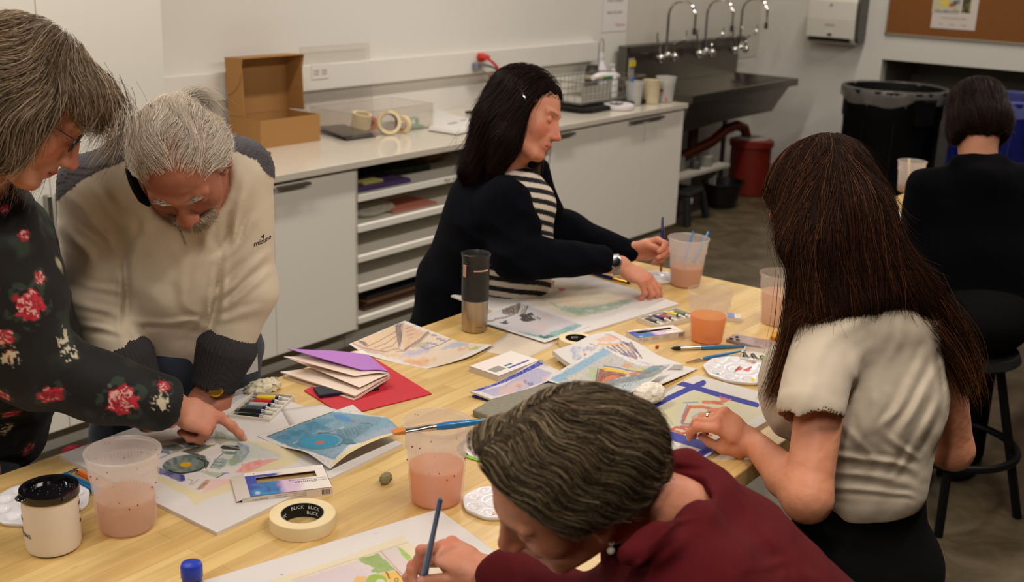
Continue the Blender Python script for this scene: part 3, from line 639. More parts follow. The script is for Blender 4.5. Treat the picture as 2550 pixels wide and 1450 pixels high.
bigbin('recycling_bin', 8.52, 2.15, mat('bin_blue', (14, 26, 110), .45), mat('liner_blue', (120, 125, 190), .22, alpha=.55), 'tall blue round recycling bin right of the black bin', .4)
# paper towel dispenser
c0 = onx(2022, 60, WX-.12); c1 = onx(2132, 90, WX-.12)
dp = empty('towel_dispenser', (WX, (c0[1]+c1[1])/2, 1.19), 0, 'white wall mounted paper towel dispenser', 'towel dispenser'); w_ = (c0[1]-c1[1])/2+.012; wh = mat('dispenser_white', (218, 214, 204), .35)
dp.location.z = onx(2080, 112, WX-.2)[2]
prof = [(0, .02), (-.10, .0), (-.17, .01), (-.205, .05), (-.215, .2), (-.21, .34), (-.18, .40), (-.1, .42), (0, .42)]
g = MB(); n = len(prof); V = [(p[0], -w_, p[1]) for p in prof]+[(p[0], w_, p[1]) for p in prof]
g.add(V, [tuple(range(n)), tuple(range(2*n-1, n-1, -1))]+[(i, n+i, n+(i+1) % n, (i+1) % n) for i in range(n)]); g.build('cover', wh, dp, bevel=.012, bseg=3)
g = MB(); n = len(prof); V = [(p[0]*.9, -w_-.022, p[1]*.92+.015) for p in prof]+[(p[0]*.94, -w_+.002, p[1]*.96+.008) for p in prof]
g.add(V, [tuple(range(n)), tuple(range(2*n-1, n-1, -1))]+[(i, n+i, n+(i+1) % n, (i+1) % n) for i in range(n)]); g.build('side_cover', mat('disp_side', (72, 72, 66), .3), dp, bevel=.01)
MB().box((-.212, -w_+.03, .028), (-.19, w_-.03, .055)).build('paper_slot', blackp, dp, bevel=.004)
MB().box((-.216, -.02, .072), (-.2, .015, .088)).build('sensor', mat('sensor_black', (30, 30, 30), .3), dp, bevel=.004)
text_mesh('maker_mark', 'enMotion', .022, mat('mark_grey', (120, 116, 108), .6), dp, Matrix.Translation((-.2145, 0, .155)) @ Matrix.Rotation(-PI/2, 4, 'Z') @ Matrix.Rotation(PI/2, 4, 'X'), .0004)
MB().lathe([(.004, 0), (.011, 0), (.011, .001), (.004, .001)], 14, close=True, M=Matrix.Translation((-.2145, .005, .31)) @ Matrix.Rotation(-PI/2, 4, 'Y')).build('emblem', mat('mark_grey'), dp)
# cork board with frame and poster
cy_ = onx(2206, 82, WX-.02); cz = cy_[2]; cyy = cy_[1]
cb_ = empty('cork_board', (WX, cyy-1.2, cz), 0, 'brown cork notice board on the right wall', 'notice board')
MB().box((-.014, -1.2, 0), (0, 1.2, 1.2)).build('cork', mat('cork', (132, 82, 38), .9, noise=.12, nscale=60, bump=.3, bscale=150), cb_)
al = mat('alu_frame', (170, 160, 140), .4, metal=.6); MB().box((-.02, -1.21, -.012), (0, 1.21, .002)).box((-.02, 1.198, -.012), (0, 1.21, 1.21)).box((-.02, -1.21, -.012), (0, -1.198, 1.21)).box((-.02, -1.21, 1.2), (0, 1.21, 1.21)).build('frame', al, cb_)
a = onx(2315, 70, WX-.03); b = onx(2426, 76, WX-.03); ps = empty('poster', (WX-.0145, b[1], (a[2]+b[2])/2), 0, 'white poster with colourful painting pinned to the cork board', 'poster'); wP = a[1]-b[1]
MB().box((-.002, 0, 0), (0, wP, wP*1.35)).build('sheet', mat('poster_paper', (214, 204, 196), .6), ps)

def poster_print(q):
    g = Zm(2200, 0, 7.286); q.ell(g((1110, 50))[0], 9, 8, (230, 200, 40), 0, .95, .3, .15); q.ell(g((1290, 60))[0], 14, 6, (60, 50, 70), -.5, .9, .3, .15); q.ell(g((1220, 90))[0], 4, 6, (200, 50, 40), .4, .9, .3); q.ell(g((1350, 40))[0], 8, 5, (70, 90, 150), -.4, .8, .4); q.ell(g((1290, 170))[0], 5, 3, (220, 110, 110), 0, .8, .4); q.poly(g((950, 185), (1390, 200), (1380, 235), (945, 225)), (110, 120, 170), .9, 2, 3); q.mottle((220, 210, 120), .3)
def wall_print(name, x0, y0, x1, y1, base, f, par, X):
    W = [onx(x, y, X) for x, y in ((x0, y0), (x1, y0), (x1, y1), (x0, y1))]; W[1][2] = W[0][2]; nu, nv = 70, 50; a, b = np.meshgrid(np.linspace(0, 1, nu), np.linspace(0, 1, nv)); a = a.ravel()[:, None]; b = b.ravel()[:, None]
    V = W[0]+(W[1]-W[0])*a+np.array([0, 0, W[3][2]-W[0][2]])*b; P = Paint(proj_px(V), base); f(P); I = np.arange(nu*nv).reshape(nv, nu); F = np.stack([I[:-1, :-1], I[1:, :-1], I[1:, 1:], I[:-1, 1:]], -1).reshape(-1, 4)
    link_mesh(name, V-np.array(par.location), F, paperv, par, smooth=False, col=P.c)
# ================================================================ WORK TABLES
def wood_mat():
    m = bpy.data.materials.new('butcher_block'); m.use_nodes = True; nt = m.node_tree; N = nt.nodes; L = nt.links; b = N['Principled BSDF']
    tc = N.new('ShaderNodeTexCoord')
    br = N.new('ShaderNodeTexBrick'); br.offset = .37; br.inputs['Scale'].default_value = 1; br.inputs['Brick Width'].default_value = .42; br.inputs['Row Height'].default_value = .042; br.inputs['Mortar Size'].default_value = .0004
    br.inputs['Color1'].default_value = (*srgb(214, 184, 122), 1); br.inputs['Color2'].default_value = (*srgb(196, 160, 98), 1); br.inputs['Mortar'].default_value = (*srgb(168, 130, 78), 1); br.inputs['Bias'].default_value = -.15
    L.new(tc.outputs['Object'], br.inputs['Vector'])
    mp = N.new('ShaderNodeMapping'); mp.inputs['Scale'].default_value = (1.6, 26, 26); L.new(tc.outputs['Object'], mp.inputs[0])
    n = N.new('ShaderNodeTexNoise'); n.inputs['Scale'].default_value = 1.6; n.inputs['Detail'].default_value = 6; n.inputs['Distortion'].default_value = .6; L.new(mp.outputs[0], n.inputs['Vector'])
    r = N.new('ShaderNodeValToRGB'); r.color_ramp.elements[0].position = .3; r.color_ramp.elements[0].color = (.80, .72, .60, 1); r.color_ramp.elements[1].position = .66; r.color_ramp.elements[1].color = (1.06, 1.05, 1.03, 1)
    L.new(n.outputs['Fac'], r.inputs[0])
    mx = N.new('ShaderNodeMix'); mx.data_type = 'RGBA'; mx.blend_type = 'MULTIPLY'; mx.inputs[0].default_value = .8; L.new(br.outputs['Color'], mx.inputs[6]); L.new(r.outputs[0], mx.inputs[7])
    mp2 = N.new('ShaderNodeMapping'); mp2.inputs['Scale'].default_value = (9, 60, 60); L.new(tc.outputs['Object'], mp2.inputs[0])
    n2 = N.new('ShaderNodeTexNoise'); n2.inputs['Scale'].default_value = 1.; n2.inputs['Detail'].default_value = 2; L.new(mp2.outputs[0], n2.inputs['Vector'])
    r2 = N.new('ShaderNodeValToRGB'); r2.color_ramp.elements[0].position = .17; r2.color_ramp.elements[0].color = (.32, .2, .12, 1); r2.color_ramp.elements[1].position = .25; r2.color_ramp.elements[1].color = (1, 1, 1, 1); L.new(n2.outputs['Fac'], r2.inputs[0])
    mx2 = N.new('ShaderNodeMix'); mx2.data_type = 'RGBA'; mx2.blend_type = 'MULTIPLY'; mx2.inputs[0].default_value = .7; L.new(mx.outputs[2], mx2.inputs[6]); L.new(r2.outputs[0], mx2.inputs[7])
    L.new(mx2.outputs[2], b.inputs['Base Color']); b.inputs['Roughness'].default_value = .36; b.inputs['Coat Weight'].default_value = .15; b.inputs['Coat Roughness'].default_value = .25
    return m
wood = wood_mat()
TX0, TX1, TY0, TY1 = .12, 3.14, .872, 1.917
def work_table(x0, x1, y0, y1, label):
    e = empty('work_table', ((x0+x1)/2, (y0+y1)/2, 0), label=label, cat='table'); a, b = (x1-x0)/2, (y1-y0)/2
    MB().box((-a, -b, T-.042), (a, b, T)).build('tabletop', wood, e, bevel=.003)
    MB().box((-a+.12, -b+.1, T-.13), (a-.12, -b+.13, T-.042)).box((-a+.12, b-.13, T-.13), (a-.12, b-.1, T-.042)).box((-a+.12, -b+.1, T-.13), (-a+.15, b-.1, T-.042)).box((a-.15, -b+.1, T-.13), (a-.12, b-.1, T-.042)).build('apron', darkm, e)
    for sx in (-1, 1):
        for sy in (-1, 1):
            x = sx*(a-.14); y = sy*(b-.12); MB().box((x-.03, y-.03, 0), (x+.03, y+.03, T-.13)).build('leg', darkm, e, bevel=.004)
    return e
work_table(TX0, TX1, TY0, TY1, 'long butcher block work table covered with paintings and cups')
work_table(4.08, 5.9, .55, 1.60, 'second butcher block table behind the woman in the dark top')
def stool(loc, label, h=.62, back=False):
    e = empty('stool', loc, 0, label, 'stool'); MB().lathe([(0, h-.045), (.16, h-.045), (.175, h-.03), (.175, h-.01), (.16, h), (0, h)], 32).build('seat', mat('stool_seat', (16, 16, 16), .6), e, smooth=True)
    for k in range(4): M = Matrix.Rotation(PI/4+k*PI/2, 4, 'Z'); MB().tube([M @ Vector((.13, 0, h-.045)), M @ Vector((.21, 0, 0))], .013, 8).build('leg', darkm, e, smooth=True)
    MB().tube([(.185*math.cos(t), .185*math.sin(t), .2) for t in np.linspace(0, 2*PI, 33)], .011, 8).build('foot_ring', darkm, e, smooth=True)
    return e
# ---------------------------------------------------------------- sheets with painted surfaces
def proj_px(P):
    v = P-CC; z = v @ CF; return np.stack([1275+FPX*(v @ CR)/z, 725-FPX*(v @ CU)/z], 1)
def Zm(x0, y0, s): return lambda *p: [(x0+a/s, y0+b/s) for a, b in p]
ZA, ZB, ZC, ZD, ZE, ZG, ZH, ZI, ZJ, ZK, ZN = Zm(380, 1020, 4.53), Zm(640, 1000, 6.592), Zm(860, 780, 6.711), Zm(1120, 650, 6.592), Zm(1350, 800, 6.892), Zm(1540, 930, 5.576), Zm(500, 1300, 4.113), Zm(1560, 730, 6.043), Zm(1150, 850, 6.904), Zm(560, 1140, 6.903), Zm(1120, 1010, 4.395)
class Paint:
    def __init__(s, Q, base): s.Q = Q; s.c = np.tile(np.array(srgb(base)), (len(Q), 1)); q3 = np.concatenate([Q*.11, np.zeros((len(Q), 1))], 1); s.n = fbm(q3, 3); s.n2 = fbm(q3*3.1+9, 2)
    def put(s, a, col): a = np.clip(a, 0, 1)[:, None]; s.c = s.c*(1-a)+np.array(srgb(col))*a; return s
    def d_seg(s, a, b):
        a = np.array(a, float); b = np.array(b, float); d = b-a; t = np.clip((s.Q-a) @ d/max(d @ d, 1e-9), 0, 1); return np.linalg.norm(s.Q-a-t[:, None]*d, axis=1)
    def poly(s, pts, col, al=1., soft=1.5, rag=0., wash=0.):
        x, y = s.Q[:, 0], s.Q[:, 1]; ins = np.zeros(len(x), bool); D = np.full(len(x), 1e9); n = len(pts)
        for i in range(n):
            a, b = pts[i], pts[(i+1) % n]; D = np.minimum(D, s.d_seg(a, b))
            if a[1] != b[1]: c = ((a[1] > y) != (b[1] > y)) & (x < (b[0]-a[0])*(y-a[1])/(b[1]-a[1])+a[0]); ins ^= c
        sd = np.where(ins, D, -D)+.45*rag*s.n
        return s.put(al*np.clip(sd/soft+.5, 0, 1)*(1-wash*np.clip(.5+s.n, 0, 1)), col)
    def line(s, pts, w, col, al=1., soft=1., rag=0.):
        D = np.full(len(s.Q), 1e9)
        for a, b in zip(pts[:-1], pts[1:]): D = np.minimum(D, s.d_seg(a, b))
        return s.put(al*np.clip((w-D+.35*rag*s.n2)/soft+.5, 0, 1), col)
    def ell(s, c, rx, ry, col, ang=0., al=1., soft=.08, rag=0., wash=0., ring=0.):
        q = s.Q-np.array(c); ca, sa = math.cos(ang), math.sin(ang); r = np.sqrt(((q[:, 0]*ca+q[:, 1]*sa)/rx)**2+((-q[:, 0]*sa+q[:, 1]*ca)/ry)**2)+rag*s.n
        d = (ring-np.abs(r-1)) if ring else (1-r)
        return s.put(al*np.clip(d/soft+.5, 0, 1)*(1-wash*np.clip(.5+s.n, 0, 1)), col)
    def mottle(s, col, al=.5, th=0., sc=1): return s.put(al*np.clip((s.n2 if sc else s.n)-th, 0, 1)*2, col)
def cr(a, b, c, d, t): return .5*((2*b)+(c-a)*t+(2*a-5*b+4*c-d)*t*t+(3*b-a-3*c+d)*t**3)
def cgrid(G, nu, nv):
    """Catmull-Rom surface through a control grid G[v][u]"""
    G = np.array(G, float); nr, nc = G.shape[:2]
    def ax(M, n):
        k = len(M); out = []; e0 = 2*M[0]-M[1]; e1 = 2*M[-1]-M[-2]; E = [e0, *M, e1]
        for i in range(n):
            t = i/(n-1)*(k-1); j = min(int(t), k-2); out.append(cr(E[j], E[j+1], E[j+2], E[j+3], t-j))
        return np.array(out)
    A = ax(G, nv); return np.swapaxes(ax(np.swapaxes(A, 0, 1), nu), 0, 1)
paperv = mat('painted_paper', rough=.62, vcol=True); boardm = mat('board_white', (226, 222, 220), .55)
def sheet(name, G, label, cat, paint=None, base=(228, 222, 218), nu=150, nv=150, thick=.0006, z=T, flat=False, m=None, group=None):
    """G: control grid of (px,py,lift) picture points on the table plane; thick gives the sheet a body"""
    W = [[onz(p[0], p[1], z+thick+(p[2] if len(p) > 2 else 0)) for p in row] for row in G]
    if flat:   # true rectangle from three corners
        a, b, d = W[0][0], W[0][1], W[1][0]; W = [[a, b], [d, b+d-a]]
    V = cgrid(W, nu, nv).reshape(-1, 3); c = V.mean(0); c[2] = V[:, 2].min()-thick
    I = np.arange(nu*nv).reshape(nv, nu); F = np.stack([I[:-1, :-1], I[:-1, 1:], I[1:, 1:], I[1:, :-1]], -1).reshape(-1, 4)
    e1 = V[nu-1]-V[0]; e2 = V[(nv-1)*nu]-V[0]
    if np.cross(e1, e2)[2] < 0: F = F[:, ::-1]
    P = Paint(proj_px(V), base)
    if paint: paint(P)
    P.c = P.c*.80
    bd = np.concatenate([I[0, :], I[1:, -1], I[-1, -2::-1], I[-2:0:-1, 0]]); n = len(V)
    Vb = V.copy(); Vb[:, 2] -= thick; Fb = F[:, ::-1]+n; k = len(bd); ed = np.array([[bd[i], bd[(i+1) % k], bd[(i+1) % k]+n, bd[i]+n] for i in range(k)])
    if np.cross(e1, e2)[2] > 0: ed = ed[:, ::-1]
    cb = np.tile(np.array(srgb(base))*.8, (n, 1)); o = link_mesh(name, np.concatenate([V, Vb])-c, np.concatenate([F, Fb, ed]), m or paperv, smooth=False, col=np.concatenate([P.c, cb]))
    o.location = c; me = o.data; sm = np.zeros(len(me.polygons), bool); sm[:2*len(F)] = True; me.polygons.foreach_set('use_smooth', sm)
    return tag(o, label, cat, group)
TAPE = (232, 214, 160)
# --- big board with tractor painting
def p_tractor(p):
    g = ZA
    p.poly(g((-130, 560), (560, 240), (1760, 470), (1600, 600), (880, 920), (620, 1010), (480, 1080), (350, 960), (40, 800)), TAPE, .75, 4, 3)
    p.poly(g((45, 440), (560, 220), (800, 250), (1460, 530), (1300, 600), (870, 780), (540, 950), (420, 880), (50, 740)), (226, 218, 214), 1, 3, 2)
    p.poly(g((760, 240), (960, 300), (1440, 500), (1460, 545), (1090, 560), (950, 640), (780, 640), (760, 420)), (190, 200, 186), .75, 5, 6, .4)
    p.poly(g((960, 360), (1090, 420), (1100, 480), (1040, 560), (930, 630), (860, 600), (930, 480), (940, 400)), (112, 138, 160), .8, 4, 6, .4)
    p.poly(g((860, 560), (960, 520), (1010, 570), (900, 640), (850, 620)), (150, 168, 128), .8, 4, 4)
    p.poly(g((930, 710), (1000, 650), (1010, 620), (1180, 570), (1420, 560), (1290, 610), (1120, 700), (1020, 715)), (236, 130, 122), .85, 4, 5, .3)
    p.poly(g((560, 940), (600, 880), (640, 790), (860, 780), (860, 830), (700, 900)), (238, 190, 184), .8, 5, 5, .2)
    p.poly(g((100, 405), (250, 390), (360, 430), (240, 470), (120, 450)), (78, 104, 92), .9, 3, 3, .2); p.poly(g((220, 350), (340, 350), (480, 400), (500, 430), (400, 440), (300, 390)), (84, 112, 104), .85, 3, 3, .2)
    p.poly(g((200, 340), (420, 300), (640, 350), (500, 400), (380, 390)), (168, 180, 205), .7, 4, 5)
    p.poly(g((80, 460), (180, 470), (200, 500), (80, 490)), (96, 118, 170), .8, 3, 3); p.poly(g((40, 640), (160, 690), (360, 730), (380, 800), (330, 820), (180, 760), (50, 710)), (34, 40, 140), .95, 3, 5, .25)
    p.poly(g((320, 470), (560, 400), (700, 400), (480, 490), (600, 530), (590, 560), (430, 510)), (70, 62, 52), .9, 2, 2); p.line(g((490, 495), (700, 395)), 1.4, (120, 158, 60))
    p.line(g((60, 560), (200, 500), (440, 400)), 1.2, (110, 130, 125), .7)
    p.ell(g((370, 620))[0], 57, 23.5, (84, 104, 98), -.1, .95, .06, .02, .25); p.ell(g((440, 610))[0], 44, 19, (96, 118, 110), -.1, .4, .3)
    p.ell(g((372, 622))[0], 14, 6, (224, 168, 30), -.1, 1, .2)
    p.line(g((180, 685), (240, 712), (340, 722), (440, 705), (520, 682)), 1.4, (20, 22, 20)); p.line(g((510, 550), (590, 590), (590, 640), (520, 690)), 2.0, (28, 34, 30), .9); p.line(g((560, 560), (630, 600), (600, 660)), 2.2, (50, 76, 68), .9)
    p.poly(g((760, 430), (800, 400), (960, 410), (990, 440), (980, 460), (800, 450)), (42, 40, 34), .95, 2, 1.5); p.line(g((790, 460), (800, 490), (700, 580), (650, 660)), .9, (40, 42, 38), .9); p.line(g((800, 400), (980, 440)), .8, (180, 180, 150))
    p.poly(g((810, 470), (960, 480), (930, 510), (860, 510), (800, 500)), (86, 120, 100), .9, 2, 2); p.poly(g((700, 560), (780, 540), (860, 570), (800, 660), (760, 680), (660, 660)), (128, 156, 150), .75, 3, 3, .2)
    p.line(g((690, 590), (800, 600)), .8, (80, 110, 104), .8); p.line(g((670, 620), (790, 640)), .8, (80, 110, 104), .8)
    p.poly(g((640, 700), (810, 725), (720, 772), (600, 730)), (176, 186, 158), .85, 2, 2); p.line(g((810, 728), (720, 773)), .9, (40, 40, 36)); p.poly(g((540, 700), (620, 680), (660, 710), (600, 740)), (180, 180, 160), .7, 3, 4)
    p.poly(g((480, 905), (560, 830), (610, 790), (640, 800), (620, 850), (540, 910)), (172, 112, 60), .85, 3, 4, .3); p.line(g((400, 790), (450, 800), (420, 850)), 1, (150, 110, 80), .7); p.line(g((440, 850), (520, 790)), .9, (150, 110, 80), .7)
    p.poly(g((700, 240), (760, 250), (860, 300), (940, 350), (830, 360), (760, 400), (700, 380)), (130, 158, 130), .75, 4, 4, .3); p.ell(g((795, 350))[0], 6, 3.5, (226, 170, 70), 0, .9, .4); p.ell(g((800, 322))[0], 7, 2.5, (100, 120, 190), 0, .8, .4)
    p.ell(g((820, 720))[0], 9, 2.4, (90, 120, 190), 0, .7, .6, .3); p.line(g((60, 575), (60, 600)), 1, (60, 70, 60), .6)
    p.poly(g((-90, 470), (-60, 460), (-10, 500), (-40, 520)), (60, 150, 180), .6, 3, 6, .5)
sheet('drawing_board', [[(540, 1327), (1003, 1104)], [(147, 1133), (0, 0)]], 'white drawing board with a taped watercolour of a tractor under the pointing hand', 'drawing board', p_tractor, nu=330, nv=300, thick=.006, flat=True)
sheet('blank_sheet', [[(735, 1085), (900, 1040)], [(700, 1020), (800, 1008)]], 'blank white sheet between the paint tray and the red card', 'paper', None, nu=8, nv=8, z=T+.006)
# --- blue tractor print, curling
def p_blue(p):
    g = ZB
    p.poly(g((160, 580), (700, 370), (1250, 170), (2150, 270), (2330, 420), (2330, 560), (1500, 720), (1270, 960), (900, 830), (560, 750)), (132, 168, 188), 1, 2, 2)
    p.poly(g((170, 580), (700, 375), (1000, 290), (1250, 300), (900, 560), (700, 760), (540, 745), (300, 650)), (70, 140, 172), .85, 5, 8, .3)
    p.poly(g((1250, 200), (1420, 230), (1620, 320), (1500, 350), (1300, 300)), (70, 140, 200), .8, 5, 5); p.ell(g((1590, 325))[0], 5, 2.5, (190, 110, 110), 0, .8, .5)
    for c, a, b in (((930, 390), 22, 8), ((860, 440), 16, 7), ((1120, 445), 16, 5), ((740, 520), 20, 8), ((600, 520), 14, 7), ((450, 590), 16, 6)): p.ell(g(c)[0], a, b, (50, 118, 150), .1, .7, .5, .15, .3)
    p.poly(g((1300, 480), (1800, 380), (1860, 420), (1700, 560), (1500, 660), (1380, 620)), (92, 128, 146), .7, 5, 9, .5)
    for a in range(7): p.line(g((1310+60*a, 500-14*a), (1390+55*a, 600-12*a)), .8, (70, 100, 118), .7)
    p.line(g((1200, 520), (1420, 420)), 1.6, (190, 200, 205)); p.line(g((600, 690), (780, 630), (950, 560)), 2.4, (176, 190, 192)); p.line(g((600, 700), (780, 640), (950, 572)), .8, (60, 80, 90), .8)
    p.line(g((1000, 520), (1180, 510), (1350, 460)), 1.4, (60, 90, 130), .7); p.ell(g((1030, 525))[0], 5, 2.6, (80, 50, 80), 0, .9, .5)
    p.ell(g((1030, 660))[0], 50, 17, (40, 150, 190), -.08, 1, .08, .02); p.ell(g((1060, 655))[0], 57, 18.6, (60, 130, 150), -.08, .85, .05, .02, 0, .08); p.ell(g((1030, 675))[0], 12, 4, (206, 104, 70), -.12, 1, .25)
    p.poly(g((1400, 640), (1500, 600), (1600, 640), (1620, 690), (1480, 720), (1380, 690)), (70, 118, 136), .8, 3, 5, .3); p.ell(g((1310, 715))[0], 8, 2.6, (60, 80, 90), 0, .8, .1, 0, 0, .15); p.line(g((1430, 690), (1620, 690)), 1, (60, 80, 90), .8)
    p.line(g((1700, 360), (1850, 358)), .9, (50, 60, 80)); p.ell(g((1780, 410))[0], 17, 5, (100, 140, 160), -.2, .8, .1, 0, 0, .16)
    p.poly(g((1650, 600), (2250, 400), (2330, 470), (1700, 680)), (182, 176, 196), .6, 8, 8); p.poly(g((1100, 830), (1500, 740), (1270, 940), (1150, 890)), (170, 182, 200), .6, 8, 8); p.line(g((200, 590), (330, 560), (460, 525)), 1.6, (160, 130, 100), .6, 2, 1)
    p.line(g((165, 578), (700, 370), (1250, 168)), .9, (60, 70, 60)); p.mottle((40, 110, 150), .14)
    p.poly(g((1200, 1110), (1290, 960), (1500, 790), (1900, 600), (2200, 520), (2460, 560), (2480, 700), (2150, 620), (1700, 800), (1600, 920), (1450, 1150)), TAPE, .95, 2, 1)
z0 = .0068
sheet('art_print', [[(640, 1086, z0), (722, 1060, z0), (804, 1033, z0), (878, 1008, z0)], [(700, 1112, z0), (778, 1086, z0+.002), (850, 1060, z0+.004), (912, 1032, z0+.004)], [(762, 1127, z0+.014), (838, 1108, z0+.026), (905, 1080, z0+.028), (962, 1040, z0+.024)], [(822, 1168, z0+.004), (872, 1128, z0+.024), (938, 1096, z0+.028), (1002, 1076, z0+.018)]],
      'curling print of a blue tractor beside the red card', 'print', p_blue, nu=260, nv=220, thick=.0005)
# --- building watercolour
def p_build(p):
    g = ZC
    p.poly(g((110, 500), (960, 160), (1500, 360), (2100, 500), (2350, 520), (1640, 880), (1280, 900), (960, 800), (420, 650)), (226, 206, 184), 1, 3, 2)
    p.poly(g((140, 500), (860, 190), (900, 560), (900, 640), (600, 640), (330, 600)), (226, 190, 148), .8, 3, 5, .3)
    for k in range(5): p.line(g((360+120*k, 560+22*k), (560+110*k, 470+40*k), (840+15*k, 310+75*k)), 1.1, (120, 96, 96), .7, 1.5, 1)
    p.poly(g((820, 200), (950, 165), (930, 420), (910, 570), (880, 500), (850, 340)), (92, 72, 84), .9, 3, 5, .2); p.line(g((985, 165), (950, 480)), 1.6, (220, 190, 160)); p.line(g((965, 165), (915, 560)), .9, (80, 64, 60), .8)
    p.poly(g((1000, 180), (1100, 210), (1250, 300), (1360, 310), (1000, 620), (960, 560)), (214, 168, 128), .75, 5, 6, .3); p.line(g((1380, 320), (1250, 440), (1100, 540), (1000, 610)), 2.6, (140, 98, 84), .85, 2, 1.5); p.line(g((1410, 335), (1270, 460), (1110, 570)), 1, (96, 70, 66), .8)
    for k in range(4): p.line(g((1000+15*k, 260+60*k), (1180-20*k, 200+70*k)), 1, (140, 110, 120), .6, 2, 1)
    p.line(g((130, 510), (300, 580), (500, 620), (720, 650)), 1.2, (130, 90, 86), .8, 1.5, 1); p.poly(g((150, 520), (400, 620), (700, 670), (500, 690), (300, 640)), (196, 158, 150), .7, 4, 4); p.poly(g((220, 450), (300, 470), (380, 530), (340, 560), (240, 490)), (86, 70, 90), .8, 3, 5)
    p.line(g((1770, 430), (1600, 520), (1340, 610)), 1., (96, 100, 120), .9); p.poly(g((1430, 350), (1520, 360), (1530, 385), (1440, 390)), (160, 130, 126), .8, 2, 2)
    for c in ((1560, 430), (1630, 455), (1400, 500), (1490, 520), (1290, 570), (1350, 595)): p.poly(g((c[0]-45, c[1]-14), (c[0]+45, c[1]-14), (c[0]+40, c[1]+14), (c[0]-45, c[1]+12)), (120, 120, 180), .75, 2, 2)
    p.poly(g((1110, 570), (1250, 490), (1320, 470), (1400, 560), (1250, 570)), (150, 158, 130), .6, 3, 4); p.poly(g((1700, 540), (1880, 460), (2100, 520), (1900, 580), (1600, 600)), (156, 172, 200), .75, 5, 6); p.poly(g((900, 740), (1000, 640), (1250, 600), (1500, 600), (1300, 680)), (178, 170, 205), .7, 8, 8)
    p.poly(g((950, 800), (1200, 780), (1580, 740), (1350, 850), (1250, 890), (1080, 850)), (226, 160, 104), .9, 8, 8, .2); p.poly(g((560, 700), (800, 680), (900, 700), (700, 730)), (230, 180, 134), .8, 5, 6); p.poly(g((2050, 600), (2180, 560), (2300, 550), (2200, 610), (2080, 620)), (170, 178, 90), .8, 3, 4); p.poly(g((1830, 620), (2000, 560), (2100, 560), (1900, 640)), (222, 160, 140), .7, 4, 5); p.mottle((236, 222, 206), .12)
sheet('watercolor', [[(869, 857, .012), (915, 838, .018), (962, 818, .026), (1008, 799, .032)], [(912, 882, .004), (965, 862, .006), (1020, 842, .010), (1078, 826, .016)], [(975, 901, 0), (1035, 884, .001), (1095, 868, .003), (1150, 851, .005)], [(1062, 919, 0), (1120, 904, .004), (1175, 885, .008), (1228, 858, .006)]],
      'curling watercolour of buildings in orange and violet left of the steel tumbler', 'painting', p_build, nu=230, nv=170, thick=.0005)
sheet('blank_sheet', [[(1203, 876), (1268, 824)], [(1308, 894), (1392, 856)]], 'blank cream sheet below the skyline print', 'paper', None, base=(228, 212, 192), nu=8, nv=8, thick=.001)
# --- navy woman's board and print
def p_lake(p):
    g = ZD
    p.poly(g((680, 560), (1600, 300), (1760, 330), (2500, 430), (2990, 620), (2900, 720), (2200, 930), (2010, 930), (1100, 600)), (226, 210, 190), .8, 6, 4); p.poly(g((740, 530), (1590, 320), (1720, 340), (2400, 470), (2900, 640), (2300, 800), (1900, 750), (1400, 600)), (226, 212, 178), .7, 8, 10, .3)
    p.line(g((690, 560), (860, 490), (1200, 420)), 2.4, (206, 186, 130), .6, 3, 3); p.poly(g((1590, 320), (1730, 320), (1700, 430), (1660, 360)), (176, 96, 48), .9, 2, 3); p.poly(g((1400, 410), (1600, 360), (1610, 395)), (206, 128, 92), .8, 3, 3); p.line(g((1500, 475), (1640, 460)), .9, (190, 120, 96), .8)
    p.poly(g((1760, 440), (1910, 450), (1900, 480), (1800, 500)), (226, 70, 90), .95, 2, 3); p.poly(g((1280, 390), (1430, 370), (1420, 400)), (150, 180, 130), .7, 4, 4); p.line(g((1700, 550), (1800, 525), (1890, 545)), .9, (220, 150, 130), .7)
    p.line(g((1240, 600), (1330, 570), (1450, 620), (1560, 640)), 1, (160, 170, 150), .7); p.ell(g((1320, 610))[0], 12, 4, (226, 180, 180), 0, .6, .6); p.ell(g((1960, 620))[0], 26, 12, (232, 200, 160), 0, .7, .8); p.ell(g((1380, 530))[0], 16, 4, (232, 206, 150), 0, .7, .6)
    p.poly(g((1760, 740), (2100, 770), (2400, 740), (2900, 640), (3050, 640), (2700, 800), (2130, 910), (2000, 850)), (128, 178, 158), .85, 5, 6, .3); p.poly(g((1650, 680), (1800, 750), (2020, 840), (1960, 850), (1700, 740)), (150, 186, 150), .7, 5, 5); p.mottle((236, 226, 210), .2); p.line(g((2040, 925), (2800, 730)), 1.6, (214, 200, 150), .6, 3, 2); p.ell(g((2300, 820))[0], 10, 3, (210, 220, 225), 0, .8, .5); p.ell(g((2550, 760))[0], 10, 3, (210, 220, 225), 0, .8, .5)
sheet('drawing_board', [[(1123, 736), (1407, 667)], [(0, 0), (1693, 756)]][::1] if False else [[(1407, 667), (1693, 756)], [(1123, 736), (0, 0)]], 'white drawing board with a pale landscape painting in front of the dark haired woman', 'drawing board', p_lake, nu=260, nv=260, thick=.005, flat=True)
